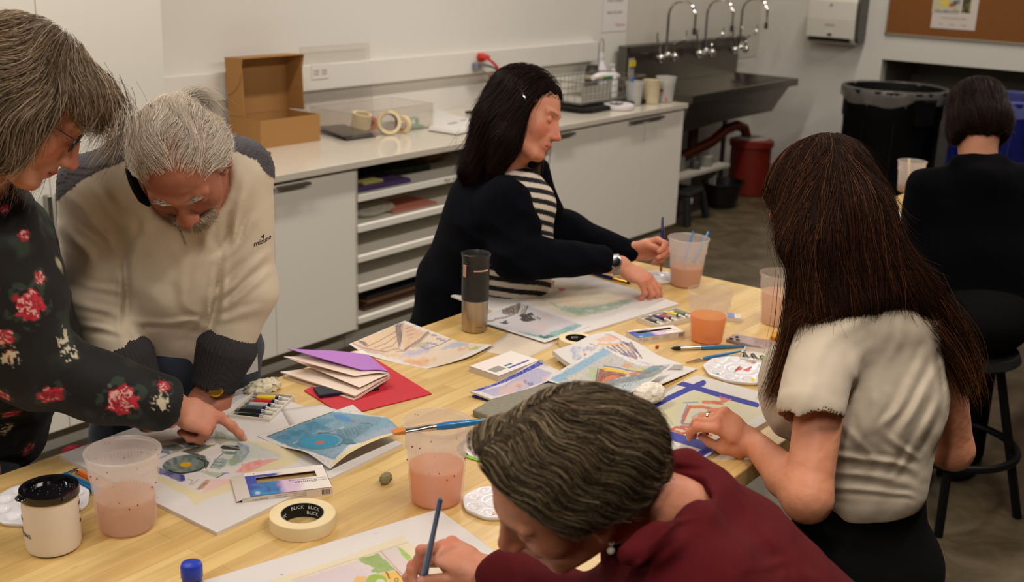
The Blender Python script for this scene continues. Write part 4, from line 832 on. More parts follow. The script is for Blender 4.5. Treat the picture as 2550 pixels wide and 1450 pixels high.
def p_sky(p):
    g = ZD
    p.poly(g((560, 860), (850, 800), (1150, 685), (1600, 850), (2180, 1060), (1900, 1180), (1560, 1290), (1150, 1180), (700, 1060), (560, 1000)), (206, 200, 204), 1, 2, 1)
    p.poly(g((620, 1030), (700, 1050), (960, 1140), (940, 1160), (620, 1060)), (60, 120, 120), .9, 2, 2, .2); p.poly(g((1140, 1165), (1560, 1230), (1900, 1090), (2170, 1060), (1950, 1170), (1570, 1285), (1300, 1230)), (70, 160, 148), .85, 4, 6, .3); p.poly(g((1450, 1240), (1620, 1220), (1700, 1240), (1560, 1286)), (20, 90, 80), .9, 3, 4); p.poly(g((1850, 1090), (2080, 1030), (2180, 1060), (1960, 1160)), (130, 160, 170), .7, 4, 5)
    p.poly(g((850, 800), (1150, 690), (1170, 740), (1130, 870), (960, 880), (870, 860)), (92, 84, 70), .9, 2, 4, .2); p.poly(g((920, 800), (1010, 780), (1030, 850), (940, 860)), (110, 74, 70), .8, 2, 3); p.line(g((1080, 740), (1070, 840)), 1.6, (180, 160, 120), .8); p.poly(g((1130, 870), (1240, 740), (1280, 740), (1230, 850)), (140, 150, 130), .7, 3, 4); p.line(g((1280, 750), (1235, 850)), 1.2, (60, 50, 44))
    p.poly(g((1120, 900), (1180, 860), (1260, 870), (1350, 850), (1400, 890), (1340, 910), (1420, 970), (1300, 1000), (1200, 1000), (1150, 960), (1180, 930)), (56, 64, 56), .95, 2, 3); p.poly(g((1180, 850), (1240, 850), (1220, 890), (1190, 880)), (170, 80, 60), .9, 2, 2); p.poly(g((1260, 990), (1420, 960), (1400, 985)), (150, 90, 90), .7, 2, 2)
    p.poly(g((1430, 920), (1510, 940), (1480, 970), (1440, 950)), (90, 110, 110), .8, 2, 2); p.line(g((1330, 890), (1480, 960)), 1.2, (150, 150, 110), .7); p.poly(g((800, 1000), (860, 1010), (890, 980), (940, 980), (930, 1010), (990, 1010), (930, 1040), (870, 1030), (820, 1020)), (40, 50, 44), .95, 1.5, 1.5)
    p.line(g((620, 990), (700, 985), (760, 950), (900, 930), (1050, 880)), 2.2, (110, 116, 84), .8, 2, 2); p.poly(g((1450, 830), (1600, 870), (1700, 930), (1560, 930), (1480, 880)), (216, 178, 176), .6, 5, 6); p.ell(g((1480, 1070))[0], 24, 8, (220, 196, 184), 0, .6, .7); p.mottle((220, 216, 216), .15)
sheet('art_print', [[(1188, 800), (1279, 741)], [(1357, 853), (1472, 812)]], 'print of a waterside skyline with dark trees behind the steel tumbler', 'print', p_sky, nu=200, nv=170, thick=.001, z=T+.005)
# --- sketchbook and print pile in the middle
def p_sketch(p):
    g = ZE
    for c, a, b, k in (((600, 500), 14, 8, (170, 176, 205)), ((600, 610), 10, 9, (160, 170, 200)), ((840, 470), 12, 6, (150, 140, 170)), ((740, 575), 3.4, 3, (200, 70, 100)), ((740, 480), 8, 5, (176, 176, 205)), ((640, 660), 6, 4, (150, 150, 180))): p.ell(g(c)[0], a, b, k, 0, .75, .6, .35, .5)
    p.poly(g((900, 310), (1150, 230), (1300, 300), (1230, 350), (1000, 360)), (232, 176, 146), .8, 5, 6, .3); p.poly(g((960, 380), (1350, 370), (1380, 410), (1150, 430), (960, 410)), (232, 168, 90), .85, 4, 5, .2); p.poly(g((1170, 240), (1290, 290), (1340, 320), (1270, 300)), (214, 118, 96), .8, 3, 3); p.line(g((1090, 230), (1180, 235)), 1.6, (160, 180, 140), .7, 2, 2)
    for k in range(6): p.line(g((1120+80*k, 440-14*k), (1260+75*k, 520+2*k), (1330+75*k, 600+6*k)), 2.2, (120, 92, 110), .8, 2, 3)
    for k in range(5): p.line(g((1380+50*k, 560-10*k), (1600-20*k+26*k, 640)), 2., (150, 118, 130), .6, 3, 3)
    p.poly(g((1340, 345), (1480, 380), (1620, 500), (1710, 590), (1640, 560), (1480, 430)), (110, 80, 96), .85, 3, 4); p.ell(g((1430, 580))[0], 9, 4.5, (120, 120, 170), .3, .8, .5, .2); p.poly(g((1560, 680), (1800, 720), (1900, 745), (1680, 750)), (150, 156, 205), .7, 4, 4); p.line(g((820, 385), (960, 435)), .8, (90, 80, 70), .8); p.ell(g((1450, 460))[0], 12, 6, (226, 190, 150), 0, .6, .6, .2)
sheet('open_sketchbook', [[(1376, 873, .014), (1425, 857, .016), (1478, 832, .020), (1524, 824, .018)], [(1418, 905, .013), (1478, 890, .014), (1540, 862, .022), (1590, 855, .018)], [(1470, 925, .010), (1540, 915, .012), (1600, 898, .014), (1640, 885, .010)], [(1500, 945, .006), (1580, 930, .008), (1645, 910, .008), (1702, 908, .008)]],
      'open sketchbook with orange and violet ink strokes under the harbour print', 'sketchbook', p_sketch, nu=200, nv=160, thick=.012)
sheet('painted_sheet', [[(1600, 888, .003), (1665, 905, .004), (1738, 918, .002)], [(1560, 930, .003), (1640, 945, .010), (1700, 935, .006)], [(1530, 990, .002), (1590, 985, .012), (1640, 960, .010)]], 'loose white sheet with two dark blue dots beside the sketchbook', 'paper',
      lambda p: (p.ell(ZE((1845, 662))[0], 4.5, 2.2, (40, 44, 130)), p.ell(ZE((1910, 668))[0], 3, 2, (40, 44, 130)), p.line(ZE((1800, 690), (1950, 720), (2200, 715)), 3, (224, 130, 112), .8, 3, 2), p.poly(ZE((2150, 850), (2260, 790), (2330, 780), (2200, 830)), (206, 90, 70), .9), p.poly(ZE((2270, 750), (2420, 725), (2400, 750), (2300, 770)), (232, 214, 120), .9)), nu=90, nv=90, thick=.0006)
def p_house(p):
    g = ZE
    p.poly(g((140, 1000), (1060, 470), (1480, 690), (1700, 770), (2200, 762), (1900, 1000), (1500, 1200), (1060, 1255), (420, 1110)), (196, 192, 190), 1, 2, 1); p.poly(g((140, 1000), (1060, 470), (1200, 540), (900, 700), (330, 1050)), (140, 180, 208), .9, 5, 4); p.poly(g((420, 960), (780, 850), (700, 950), (500, 1010)), (214, 208, 170), .6, 8, 8)
    p.poly(g((1480, 800), (1700, 800), (1900, 770), (1720, 870), (1540, 870)), (206, 196, 128), .8, 4, 4); p.poly(g((1680, 880), (1900, 760), (2180, 765), (1800, 900)), (110, 140, 156), .85, 4, 5); p.poly(g((1340, 780), (1420, 720), (1520, 720), (1560, 790), (1420, 800)), (214, 158, 104), .85, 3, 4)
    p.poly(g((820, 800), (960, 780), (1000, 900), (930, 1080), (800, 950)), (176, 190, 130), .65, 6, 8); p.poly(g((980, 810), (1250, 840), (1480, 900), (1380, 960), (1180, 1010), (980, 1080), (910, 1060), (950, 940)), (158, 84, 56), .95, 2, 3, .15); p.poly(g((990, 810), (1120, 780), (1500, 860), (1480, 910), (1300, 890), (1100, 850)), (232, 190, 70), .95, 2, 2)
    p.poly(g((960, 1060), (1160, 910), (1420, 930), (1180, 1000), (1080, 1090)), (222, 116, 70), .9, 2, 3); p.poly(g((930, 1040), (1030, 1050), (1140, 1030), (1080, 1090), (960, 1080)), (236, 190, 70), .9, 2, 2); p.line(g((1000, 1040), (1080, 960), (1200, 910), (1420, 940)), 1.2, (80, 60, 60), .8); p.line(g((1000, 1010), (1060, 920), (1200, 870), (1400, 900)), 1, (100, 60, 50), .7)
    p.line(g((1060, 770), (1300, 800), (1500, 850), (1690, 870)), 1.2, (70, 100, 140), .9); p.line(g((960, 820), (900, 1130)), 1.4, (60, 80, 110), .9); p.poly(g((1480, 900), (1640, 870), (1740, 880), (1540, 950)), (200, 110, 70), .85, 3, 3)
    p.poly(g((890, 1090), (1200, 1010), (1500, 950), (2180, 770), (1900, 960), (1300, 1090), (940, 1160)), (108, 118, 126), .85, 3, 5, .2); p.poly(g((940, 1160), (1400, 1070), (1900, 960), (1500, 1190), (1050, 1240)), (182, 196, 200), .8, 4, 6, .3); p.mottle((110, 130, 136), .3, .25); p.poly(g((1780, 930), (2100, 790), (2160, 790), (1850, 960)), (158, 170, 140), .6, 4, 6); p.poly(g((800, 1160), (900, 1130), (920, 1180), (860, 1200)), (190, 150, 120), .7, 3, 3)
    for k in range(5): p.line(g((1380-20*k+90*k, 1150-30*k), (1440+80*k, 1060-30*k)), .8, (90, 110, 130), .7)
sheet('art_print', [[(1357, 946, .020), (1402, 918, .030), (1452, 890, .042), (1501, 862, .050)], [(1408, 962, .020), (1465, 935, .032), (1520, 908, .044), (1572, 893, .048)], [(1455, 978, .022), (1520, 960, .032), (1578, 930, .042), (1625, 910, .044)], [(1500, 988, .022), (1560, 982, .028), (1625, 948, .036), (1680, 908, .040)]],
      'print of a bright painted boat house with blue sky on top of the sketchbook', 'print', p_house, nu=230, nv=190, thick=.0006)
# --- beige top woman's taped board
BT = (52, 58, 160)
def p_tape(p):
    g = ZG
    p.poly(g((240, 640), (1080, 215), (2150, 470), (2000, 560), (1260, 990)), (222, 214, 186), 1, 2, 1); p.poly(g((300, 640), (1000, 330), (1300, 260), (1600, 400), (1900, 500), (900, 420), (800, 640), (500, 720)), (222, 216, 160), .6, 8, 8, .4); p.mottle((226, 214, 170), .15)
    p.line(g((740, 110), (960, 165), (1350, 285), (1920, 440)), 6.2, BT); p.line(g((1180, 130), (950, 230), (700, 345), (190, 620)), 6.6, BT, 1, 1, .6); p.poly(g((1070, 130), (1180, 100), (1190, 180), (1100, 190)), BT)
    p.line(g((230, 670), (640, 840), (1300, 1040), (1540, 1110)), 11., (64, 72, 168)); p.line(g((1430, 940), (1300, 1010), (1040, 1190)), 9, BT); p.line(g((1540, 1010), (1180, 1240)), 8, BT)
    p.line(g((1450, 985), (1370, 1040)), .8, (214, 208, 204)); p.line(g((1250, 1115), (1060, 1225)), 1.2, (214, 208, 204))
    p.line(g((990, 460), (950, 540), (890, 680)), 3.8, (214, 104, 66), 1, 2, 2); p.line(g((990, 470), (1150, 465), (1330, 500), (1500, 500)), 3.4, (218, 110, 80), .95, 2, 2); p.line(g((960, 440), (890, 600), (880, 700), (1050, 715), (1130, 690)), 2, (110, 130, 180), .85, 2, 2); p.line(g((900, 410), (1100, 400)), 1.4, (120, 140, 180), .8, 2, 1); p.line(g((1020, 610), (1130, 550), (1280, 545)), 1.2, (130, 160, 180), .8)
    p.line(g((1180, 400), (1400, 410), (1500, 370), (1420, 340)), 4, (220, 110, 84), .85, 2, 4); p.line(g((1320, 400), (1440, 430)), 3, (214, 96, 70), .85, 2, 3); p.line(g((1480, 370), (1560, 365)), 2.4, (224, 130, 110), .8, 2, 2)
    for a, b in (((720, 790), (800, 750)), ((760, 790), (900, 840)), ((820, 750), (930, 780)), ((900, 830), (1000, 820)), ((1000, 810), (1120, 860)), ((1040, 780), (1150, 800)), ((1140, 860), (1220, 920)), ((1170, 860), (1290, 860)), ((1200, 910), (1270, 900)), ((870, 740), (1000, 750))): p.line(g(a, b), 3, (206, 84, 54), .9, 2, 2.4)
    p.line(g((900, 720), (1100, 740)), 2.6, (200, 150, 160), .6, 2, 2); p.line(g((1250, 960), (1290, 910)), 1, (150, 160, 90), .8)
sheet('drawing_board', [[(1500, 1030), (1735, 935)], [(0, 0), (2060, 1040)]] if False else [[(1735, 934), (1990, 1002)], [(1470, 1062), (0, 0)]], 'drawing board with blue tape round a red and yellow sketch', 'drawing board', p_tape, nu=280, nv=280, thick=.007, flat=True)
# --- near sheet of the woman in burgundy
def p_near(p):
    g = ZH
    p.poly(g((650, 620), (1350, 400), (2060, 150), (2230, 290), (2900, 900), (1200, 1400), (300, 900)), TAPE, .55, 4, 2); p.poly(g((940, 610), (1500, 430), (2010, 245), (2170, 370), (2800, 900), (1200, 1400), (500, 900)), (220, 206, 204), 1, 2, 1)
    p.line(g((930, 600), (1400, 440), (2120, 210)), .8, (190, 160, 130), .7); p.poly(g((960, 610), (1450, 440), (1750, 520), (1500, 640), (1100, 800)), (214, 196, 206), .55, 10, 10)
    p.poly(g((1600, 380), (1810, 325), (1900, 400), (1990, 490), (1800, 530), (1740, 500), (1780, 470), (1690, 440)), (140, 172, 82), .95, 2, 5, .15); p.poly(g((2010, 255), (2060, 270), (2170, 370), (2120, 400), (2070, 350)), (160, 196, 84), .9, 2, 3); p.line(g((1840, 300), (1960, 430), (2110, 590)), 1.8, (200, 150, 116), .75, 2, 2)
    p.poly(g((1840, 530), (2000, 500), (2110, 620), (2200, 760), (1990, 760), (1920, 600)), (232, 186, 80), .95, 2, 1); p.line(g((1900, 515), (1920, 550), (1930, 580)), 1.6, (70, 50, 36)); p.line(g((2000, 500), (2050, 560), (2110, 620)), .9, (30, 34, 34))
    for a, b in (((1985, 585), (2020, 582)), ((2020, 582), (2022, 608)), ((2022, 608), (1990, 608)), ((1990, 608), (1985, 585))): p.line(g(a, b), .9, (40, 44, 34))
    p.ell(g((1800, 610))[0], 27, 18, (150, 180, 60), 0, .95, .1, .05); p.ell(g((1840, 620))[0], 12, 8, (220, 206, 190), 0, .95, .15); p.poly(g((1560, 600), (1600, 560), (1690, 560), (1680, 640), (1570, 680)), (230, 178, 90), .9, 2, 3); p.ell(g((830, 541))[0], 2.2, 1, (40, 60, 110)); p.line(g((1765, 125), (1825, 115)), .5, (150, 140, 140), .5)
sheet('drawing_sheet', [[(505, 1447), (1092, 1268)], [(0, 0), (1500, 1560)]] if False else [[(1092, 1268), (1560, 1618)], [(505, 1447), (0, 0)]], 'large white sheet with a green and yellow painting nearest the camera', 'painting', p_near, nu=300, nv=300, thick=.002, flat=True)

wall_print('large_picture', 2332, -60, 2401, 31, (196, 190, 160), poster_print, ps, WX-.0178); wall_print('small_picture', 2407, -60, 2428, 33, (30, 44, 34), lambda q: (q.mottle((150, 130, 60), .7), q.ell((2417, 14), 5, 8, (160, 140, 70), 0, .6, .5, .3)), ps, WX-.0178)
for k, (z, t) in enumerate(((.40, 'Join us for an evening of watercolour'), (.24, 'studio art classes for adults'), (.10, 'arts          centre          studio'))): text_mesh('poster_line', t, .017, mat('poster_ink', (120, 112, 110), .7), ps, Matrix.Translation((-.0026, wP/2, wP*z)) @ Matrix.Rotation(-PI/2, 4, 'Z') @ Matrix.Rotation(PI/2, 4, 'X'), .0002)
# ================================================================ THINGS ON THE WORK TABLE
cupm = frosty('deli_plastic', (250, 240, 236), .26); cupf = frosty('deli_plastic_cloudy', (250, 238, 230), .13)
spk = mat('paint_speck', (150, 40, 40), .5)
def place(px, py, z=T): c = onz(px, py, z); return (c[0], c[1], z)
GP = None
deli('water_cup', place(318, 1312), .0475, .0585, .142, cupm, 'clear plastic cup of pale pink water beside the white mug', frosty('water_pink', (240, 188, 152), .62, .55, .15), .062, GP, speck=spk)
deli('water_cup', place(1086, 1245), .0475, .0585, .155, cupm, 'clear plastic cup of salmon water with a wide brush across its rim', frosty('water_salmon', (255, 172, 84), .72, .55, .15), .072, GP, speck=spk)
deli('water_cup', place(1759, 848), .043, .0555, .135, cupf, 'plastic cup half full of bright orange water', frosty('water_orange', (255, 172, 36), .93, .55, .15), .07, GP)
deli('water_cup', place(1706, 710), .046, .0585, .148, cupm, 'cloudy plastic cup holding two blue brushes by the hand of the dark haired woman', frosty('water_brown', (232, 166, 108), .8, .55, .15), .06, GP)
deli('water_cup', place(1935, 805), .046, .056, .142, cupf, 'cloudy plastic cup of clear water just left of the woman in the beige top', frosty('water_cloudy', (240, 200, 176), .6, .55, .15), .09, GP)
c_ = place(2262, 478); e = deli('water_cup', c_, .047, .057, .135, cupm, 'plastic cup of brushes on the second table', frosty('water_amber', (200, 130, 50), .6, .55, .15), .03, GP)
# --- brushes
bblue = mat('brush_blue', (34, 108, 164), .3, coat=.4); bnavy = mat('brush_navy', (24, 22, 84), .3, coat=.4); ferr = mat('ferrule', (206, 202, 194), .22, metal=1.); ferg = mat('ferrule_gold', (214, 160, 60), .25, metal=1.)
def brush(a, b, label, m=bblue, f=ferr, hair=(150, 90, 44), r=.0042, flat=False, wide=.004, hl=.02, fl=.04, name='paint_brush', rt=.0022, text=None):
    """a = hair tip, b = handle end"""
    a = np.array(a, float); b = np.array(b, float); L = np.linalg.norm(b-a); M = frame(a, b-a); e = empty(name, a, label=label, cat='brush'); M = Matrix.Translation(-Vector(a)) @ M
    hm = mat('bristle_%d_%d' % (hair[0], hair[1]), hair, .7)
    w1 = wide; X = lambda x, y=0, z=0: M @ Vector((x, y, z)); n = 14
    g = MB()
    if flat:
        V = []
        for x, w, t in ((0, wide, .0008), (hl*.5, wide*1.02, .003), (hl, wide*.96, .0034)): V += [X(x, -w, -t), X(x, w, -t), X(x, w, t), X(x, -w, t)]
        g.add(V, [(0, 1, 2, 3), (11, 10, 9, 8)]+[(4*k+i, 4*k+4+i, 4*k+4+(i+1) % 4, 4*k+(i+1) % 4) for k in (0, 1) for i in range(4)]); g.build('bristles', hm, e)
        g = MB(); V = []
        for x, w, t in ((hl, wide, .004), (hl+fl*.35, wide*.92, .0042), (hl+fl*.75, r*1.1, r*1.1), (hl+fl, r*1.05, r*1.05)):
            for k in range(n): q = 2*PI*k/n; V.append(X(x, w*math.cos(q), t*math.sin(q)))
        g.add(V, [(i*n+k, i*n+(k+1) % n, (i+1)*n+(k+1) % n, (i+1)*n+k) for i in range(3) for k in range(n)]+[tuple(range(n)), tuple(range(4*n-1, 3*n-1, -1))])
    else:
        g.tube([X(0), X(hl*.3), X(hl*.7), X(hl)], [.0004, wide*.7, wide, wide*.85], 10); g.build('bristles', hm, e, smooth=True)
        g = MB().tube([X(hl*.95), X(hl+fl*.6), X(hl+fl)], [wide*.9, r, r*1.05], 12)
    for k in (.8, .88): g.tube([X(hl+fl*k-.001), X(hl+fl*k), X(hl+fl*k+.001)], [r*1.05, r*1.25, r*1.05], 12)
    g.build('ferrule', f, e, smooth=True)
    h0 = hl+fl*.97; MB().tube([X(h0), X(h0+(L-h0)*.12), X(h0+(L-h0)*.3), X(h0+(L-h0)*.65), X(L-.003), X(L)], [r, r*1.35, r*1.3, r*.95, rt, rt*.6], 12).build('handle', m, e, smooth=True)
    if text:
        o = h0+(L-h0)*.42; text_mesh('size_mark', text, .006, mat('print_white', (220, 226, 230), .5), e, M @ Matrix.Translation((o, 0, r*1.22)) @ Matrix.Rotation(0, 4, 'Z'), .0001)
    return e
def tp(px, py, h): return onz(px, py, T+h)
# across the cup rim
brush(onz(977, 1077, T+.160), onz(1275, 1041, T+.168), 'wide flat blue brush resting across the rim of the salmon cup', flat=True, wide=.0085, hl=.022, fl=.055, r=.0052, rt=.004, hair=(196, 120, 50), text='12')
# tip holder clip of cup 2
# palettes
pwhite = mat('palette_white', (222, 220, 224), .22, coat=.3)
def palette(px, py, R, n, label, blobs=(), rz=0, z=T, scal=True):
    c = onz(px, py, z+.006); e = empty('palette', (c[0], c[1], z), rz, label, 'palette'); N = n*10; V = []; rings = 22
    wr = R*.155; wc = R*.74
    def hgt(x, y):
        r = math.hypot(x, y); h = .009
        for k in range(n):
            t = 2*PI*k/n; d = math.hypot(x-wc*math.cos(t), y-wc*math.sin(t))
            if d < wr: h = min(h, .009-.006*math.sqrt(max(0, 1-(d/wr)**2)))
        if r < R*.42: h = min(h, .009-.003*min(1, (R*.42-r)/(R*.06)))
        return h
    for i in range(rings+1):
        for k in range(N):
            t = 2*PI*k/N; rr = R*(1+(.018*math.cos(n*t) if scal else 0)); r = rr*i/rings; x, y = r*math.cos(t), r*math.sin(t); V.append((x, y, hgt(x, y)))
    for dz, s in ((.0085, 1.01), (.004, 1.0), (0, .97), (0, 0)):
        for k in range(N): t = 2*PI*k/N; rr = R*(1+(.018*math.cos(n*t) if scal else 0))*s; V.append((rr*math.cos(t), rr*math.sin(t), dz))
    F = [(i*N+k, i*N+(k+1) % N, (i+1)*N+(k+1) % N, (i+1)*N+k) for i in range(rings+4) for k in range(N)]
    link_mesh('dish', V, F, pwhite, e)
    for (r, t, sx, sy, col) in blobs:
        x, y = r*R*math.cos(t), r*R*math.sin(t); g = MB(); m_ = 26; V = [(x, y, hgt(x, y)+.0016)]
        for k in range(m_): q = 2*PI*k/m_; w = 1+.3*math.sin(3*q+sx*900)+.18*math.sin(5*q+sy*700); xx, yy = x+sx*w*math.cos(q), y+sy*w*math.sin(q); V.append((xx, yy, hgt(xx, yy)+.0005))
        g.add(V, [(0, 1+k, 1+(k+1) % m_) for k in range(m_)]); g.build('paint_blob', mat('paint_%d_%d_%d' % col, col, .3), e, smooth=True)
    return e
palette(1846, 922, .089, 10, 'round white palette with red and yellow paint beside the woman in the beige top', ((.74, 3.9, .007, .005, (226, 206, 60)), (.1, 1.2, .020, .006, (170, 60, 50)), (.2, 5.6, .016, .006, (196, 70, 70)), (.74, 5.6, .008, .006, (120, 20, 24)), (.74, 6.2, .009, .005, (170, 110, 110)), (.74, 2.5, .004, .004, (60, 60, 150))), .1)
dk = (26, 26, 28)
pa = palette(98, 1252, .083, 10, 'round white palette with dark flecks behind the white mug', [(.25+.04*k, 4.2+.33*k, .0012+.0004*(k % 3), .0012, dk) for k in range(9)]+[(.74, 4.45, .0042, .0022, dk)], .3)
palette(1238, 1252, .062, 8, 'round white palette under the head of the woman in burgundy', ((.74, 3.35, .006, .004, (226, 180, 130)), (.86, 4.5, .003, .001, dk)), .35)
palette(1638, 690, .062, 10, 'round white palette under the fingers of the dark haired woman', ((.3, .4, .006, .004, (200, 170, 200)), (.5, 5, .004, .002, (90, 90, 90)), (.3, 3, .005, .003, (210, 150, 180))), 0)
# --- mug
c = place(135, 1362); mg = empty('travel_mug', c, 0, 'white lidded travel mug standing nearest the camera at the left', 'mug'); mw = mat('mug_white', (220, 208, 198), .42); R0 = .0435
mh = .098
MB().lathe([(0, 0), (R0-.008, .0), (R0-.002, .004), (R0, .012), (R0+.001, mh-.002), (R0-.001, mh), (0, mh)], 48).build('body', mw, mg, smooth=True)
bk = mat('lid_black', (9, 9, 14), .12, coat=.5)
MB().lathe([(0, mh+.003), (R0-.006, mh+.003), (R0-.004, mh+.010), (R0+.0025, mh+.011), (R0+.0035, mh+.006), (R0+.003, mh-.002), (R0, mh-.003)], 48).ball((-R0-.002, .004, mh+.006), (.010, .012, .004)).build('lid', bk, mg, smooth=True)
g = MB(); rr = random.Random(5)
for k in range(26): t = rr.random()*6.28; r = R0*.85*math.sqrt(rr.random()); g.ball((r*math.cos(t), r*math.sin(t), mh+.0035), rr.uniform(.0003, .0006), 6, 4)
g.build('droplets', mat('droplet', (210, 205, 200), .1), mg, smooth=True)
def on_cyl(s, ang, z, size, par, r, m, flip=False):
    """letters wrapped round a cylinder, one mesh, on its outside"""
    M = Matrix.Translation((0, 0, z)) @ Matrix.Rotation(PI/2, 4, 'X'); o = text_mesh('lettering', s, size, m, par, Matrix.Identity(4), .0002)
    for v in o.data.vertices:
        x, y, zz = v.co; a = ang+x/r*(-1 if flip else 1); R_ = r+(-1 if flip else 1)*(.0003+zz); v.co = (R_*math.cos(a), R_*math.sin(a), z+y)
    return o
ink = mat('mug_ink', (60, 56, 54), .6)
vc = math.atan2(-c[1], -c[0])   # direction towards the camera
on_cyl('PAINTING.', vc-1.32, .038, .0095, mg, R0+.001, ink); on_cyl('I AM', vc-1.5, .062, .008, mg, R0+.001, ink)
for k, s in enumerate(('ART', 'OF', 'BE')): on_cyl(s, vc+1.38, .078-.016*k, .008, mg, R0+.001, ink)
# --- steel tumbler
c = place(1181, 822); th = empty('steel_tumbler', c, 0, 'black and brushed steel travel tumbler on the table edge', 'tumbler'); ss = mat('brushed_steel', (176, 158, 138), .3, metal=1., noise=.05, nscale=40)
MB().lathe([(0, 0), (.030, 0), (.0335, .003), (.034, .012), (.0345, .082), (.035, .086)], 48).build('base', ss, th, smooth=True)
tb2 = mat('tumbler_black', (34, 34, 32), .38)
MB().lathe([(0, .086), (.0355, .086), (.0355, .088), (.036, .17), (.036, .19), (.0375, .203), (.0385, .208), (.037, .209), (.0345, .203), (.033, .196), (0, .195)], 48).build('grip', tb2, th, smooth=True)
bz = mat('button_rose', (196, 150, 130), .35, metal=.3); v2 = math.atan2(-c[1], -c[0])
def cylpatch(a0, a1, z0, z1, r, n=8):
    g = MB(); V = []
    for i in range(n+1):
        a = a0+(a1-a0)*i/n
        for R_, z in ((r, z0), (r+.001, z0+.001), (r+.001, z1-.001), (r, z1)): V.append((R_*math.cos(a), R_*math.sin(a), z))
    g.add(V, [(4*i+k, 4*i+4+k, 4*i+5+k, 4*i+1+k) for i in range(n) for k in range(3)]); return g
cylpatch(v2-1.05, v2-.72, .150, .182, .0362).build('button', bz, th, smooth=True); cylpatch(v2-.15, v2+1.0, .167, .171, .0362).build('badge_line', bz, th, smooth=True)
on_cyl('contigo', v2+.35, .018, .006, th, .0344, mat('steel_mark', (120, 108, 96), .5))
MB().box((-.02, -.006, .196), (.018, .006, .2)).build('spout_cover', tb2, th, bevel=.001)
# --- tape rolls
def table_tape(px, py, R, w, label, words, ri=.0255, loc=None):
    c = onz(px, py, T+w); e = empty('tape_roll', (c[0], c[1], T), label=label, cat='tape roll')
    MB().lathe([(R*.665, 0), (R-.001, 0), (R, .001), (R, w-.001), (R-.001, w), (R*.665, w)], 64, close=True).build('tape', masking, e, smooth=True, auto=.5)
    MB().lathe([(R*.62, .0002), (R*.665, .0002), (R*.665, w-.0002), (R*.62, w-.0002)], 64, close=True).build('core', mat('core_black', (12, 11, 10), .5), e, smooth=True, auto=.5)
    MB().lathe([(R*.645, w), (R*.668, w), (R*.668, w+.0003), (R*.645, w+.0003)], 64, close=True).build('core_edge', mat('core_edge', (190, 180, 150), .6), e, smooth=True)
    va = math.atan2(c[1], c[0])
    for k, (da, z) in enumerate(words): on_cyl('BLICK', va-da, z, w*.34, e, R*.62, mat('print_white'), flip=True)
    return e
table_tape(753, 1278, .0565, .026, 'large cream masking tape roll with black printed core lying flat on the table', ((-.25, .019), (.62, .019), (-1.25, .012), (.55, .0085)))
table_tape(1436, 842, .045, .02, 'cream tape roll half hidden behind the open sketchbook', ((-.2, .012),))
# --- kneaded eraser
c = place(960, 1203); g = []
er = [ell((0, 0, .009), (.0135, .010, .009), k=.003), ell((.006, .002, .011), (.008, .008, .008), k=.004), ell((-.006, -.002, .008), (.008, .0075, .008), k=.004)]
V, F = polygonize(er, .0012, disp=lambda P: .0012*fbm(P*180, 2)); V[:, 2] = np.maximum(V[:, 2], 0)
tag(link_mesh('kneaded_eraser', V, F, mat('eraser_green', (132, 124, 88), .85, noise=.2, nscale=200)), 'small grey green lump of kneaded eraser on bare wood', 'eraser').location = c
# --- blue capped tube bottom left
c = onz(477, 1418, T+.05); b_ = empty('blue_capped_bottle', (c[0], c[1], T), 0, 'bottle with round blue cap at the bottom edge of the picture', 'bottle')
MB().lathe([(0, 0), (.014, 0), (.015, .002), (.015, .032), (.012, .036), (0, .036)], 24).build('body', mat('bottle_blue', (40, 60, 150), .3), b_, smooth=True)
MB().lathe([(0, .036), (.0155, .036), (.0165, .038), (.0165, .056), (.015, .060), (.011, .0615), (0, .062)], 32).build('cap', mat('cap_blue', (30, 56, 170), .35), b_, smooth=True)
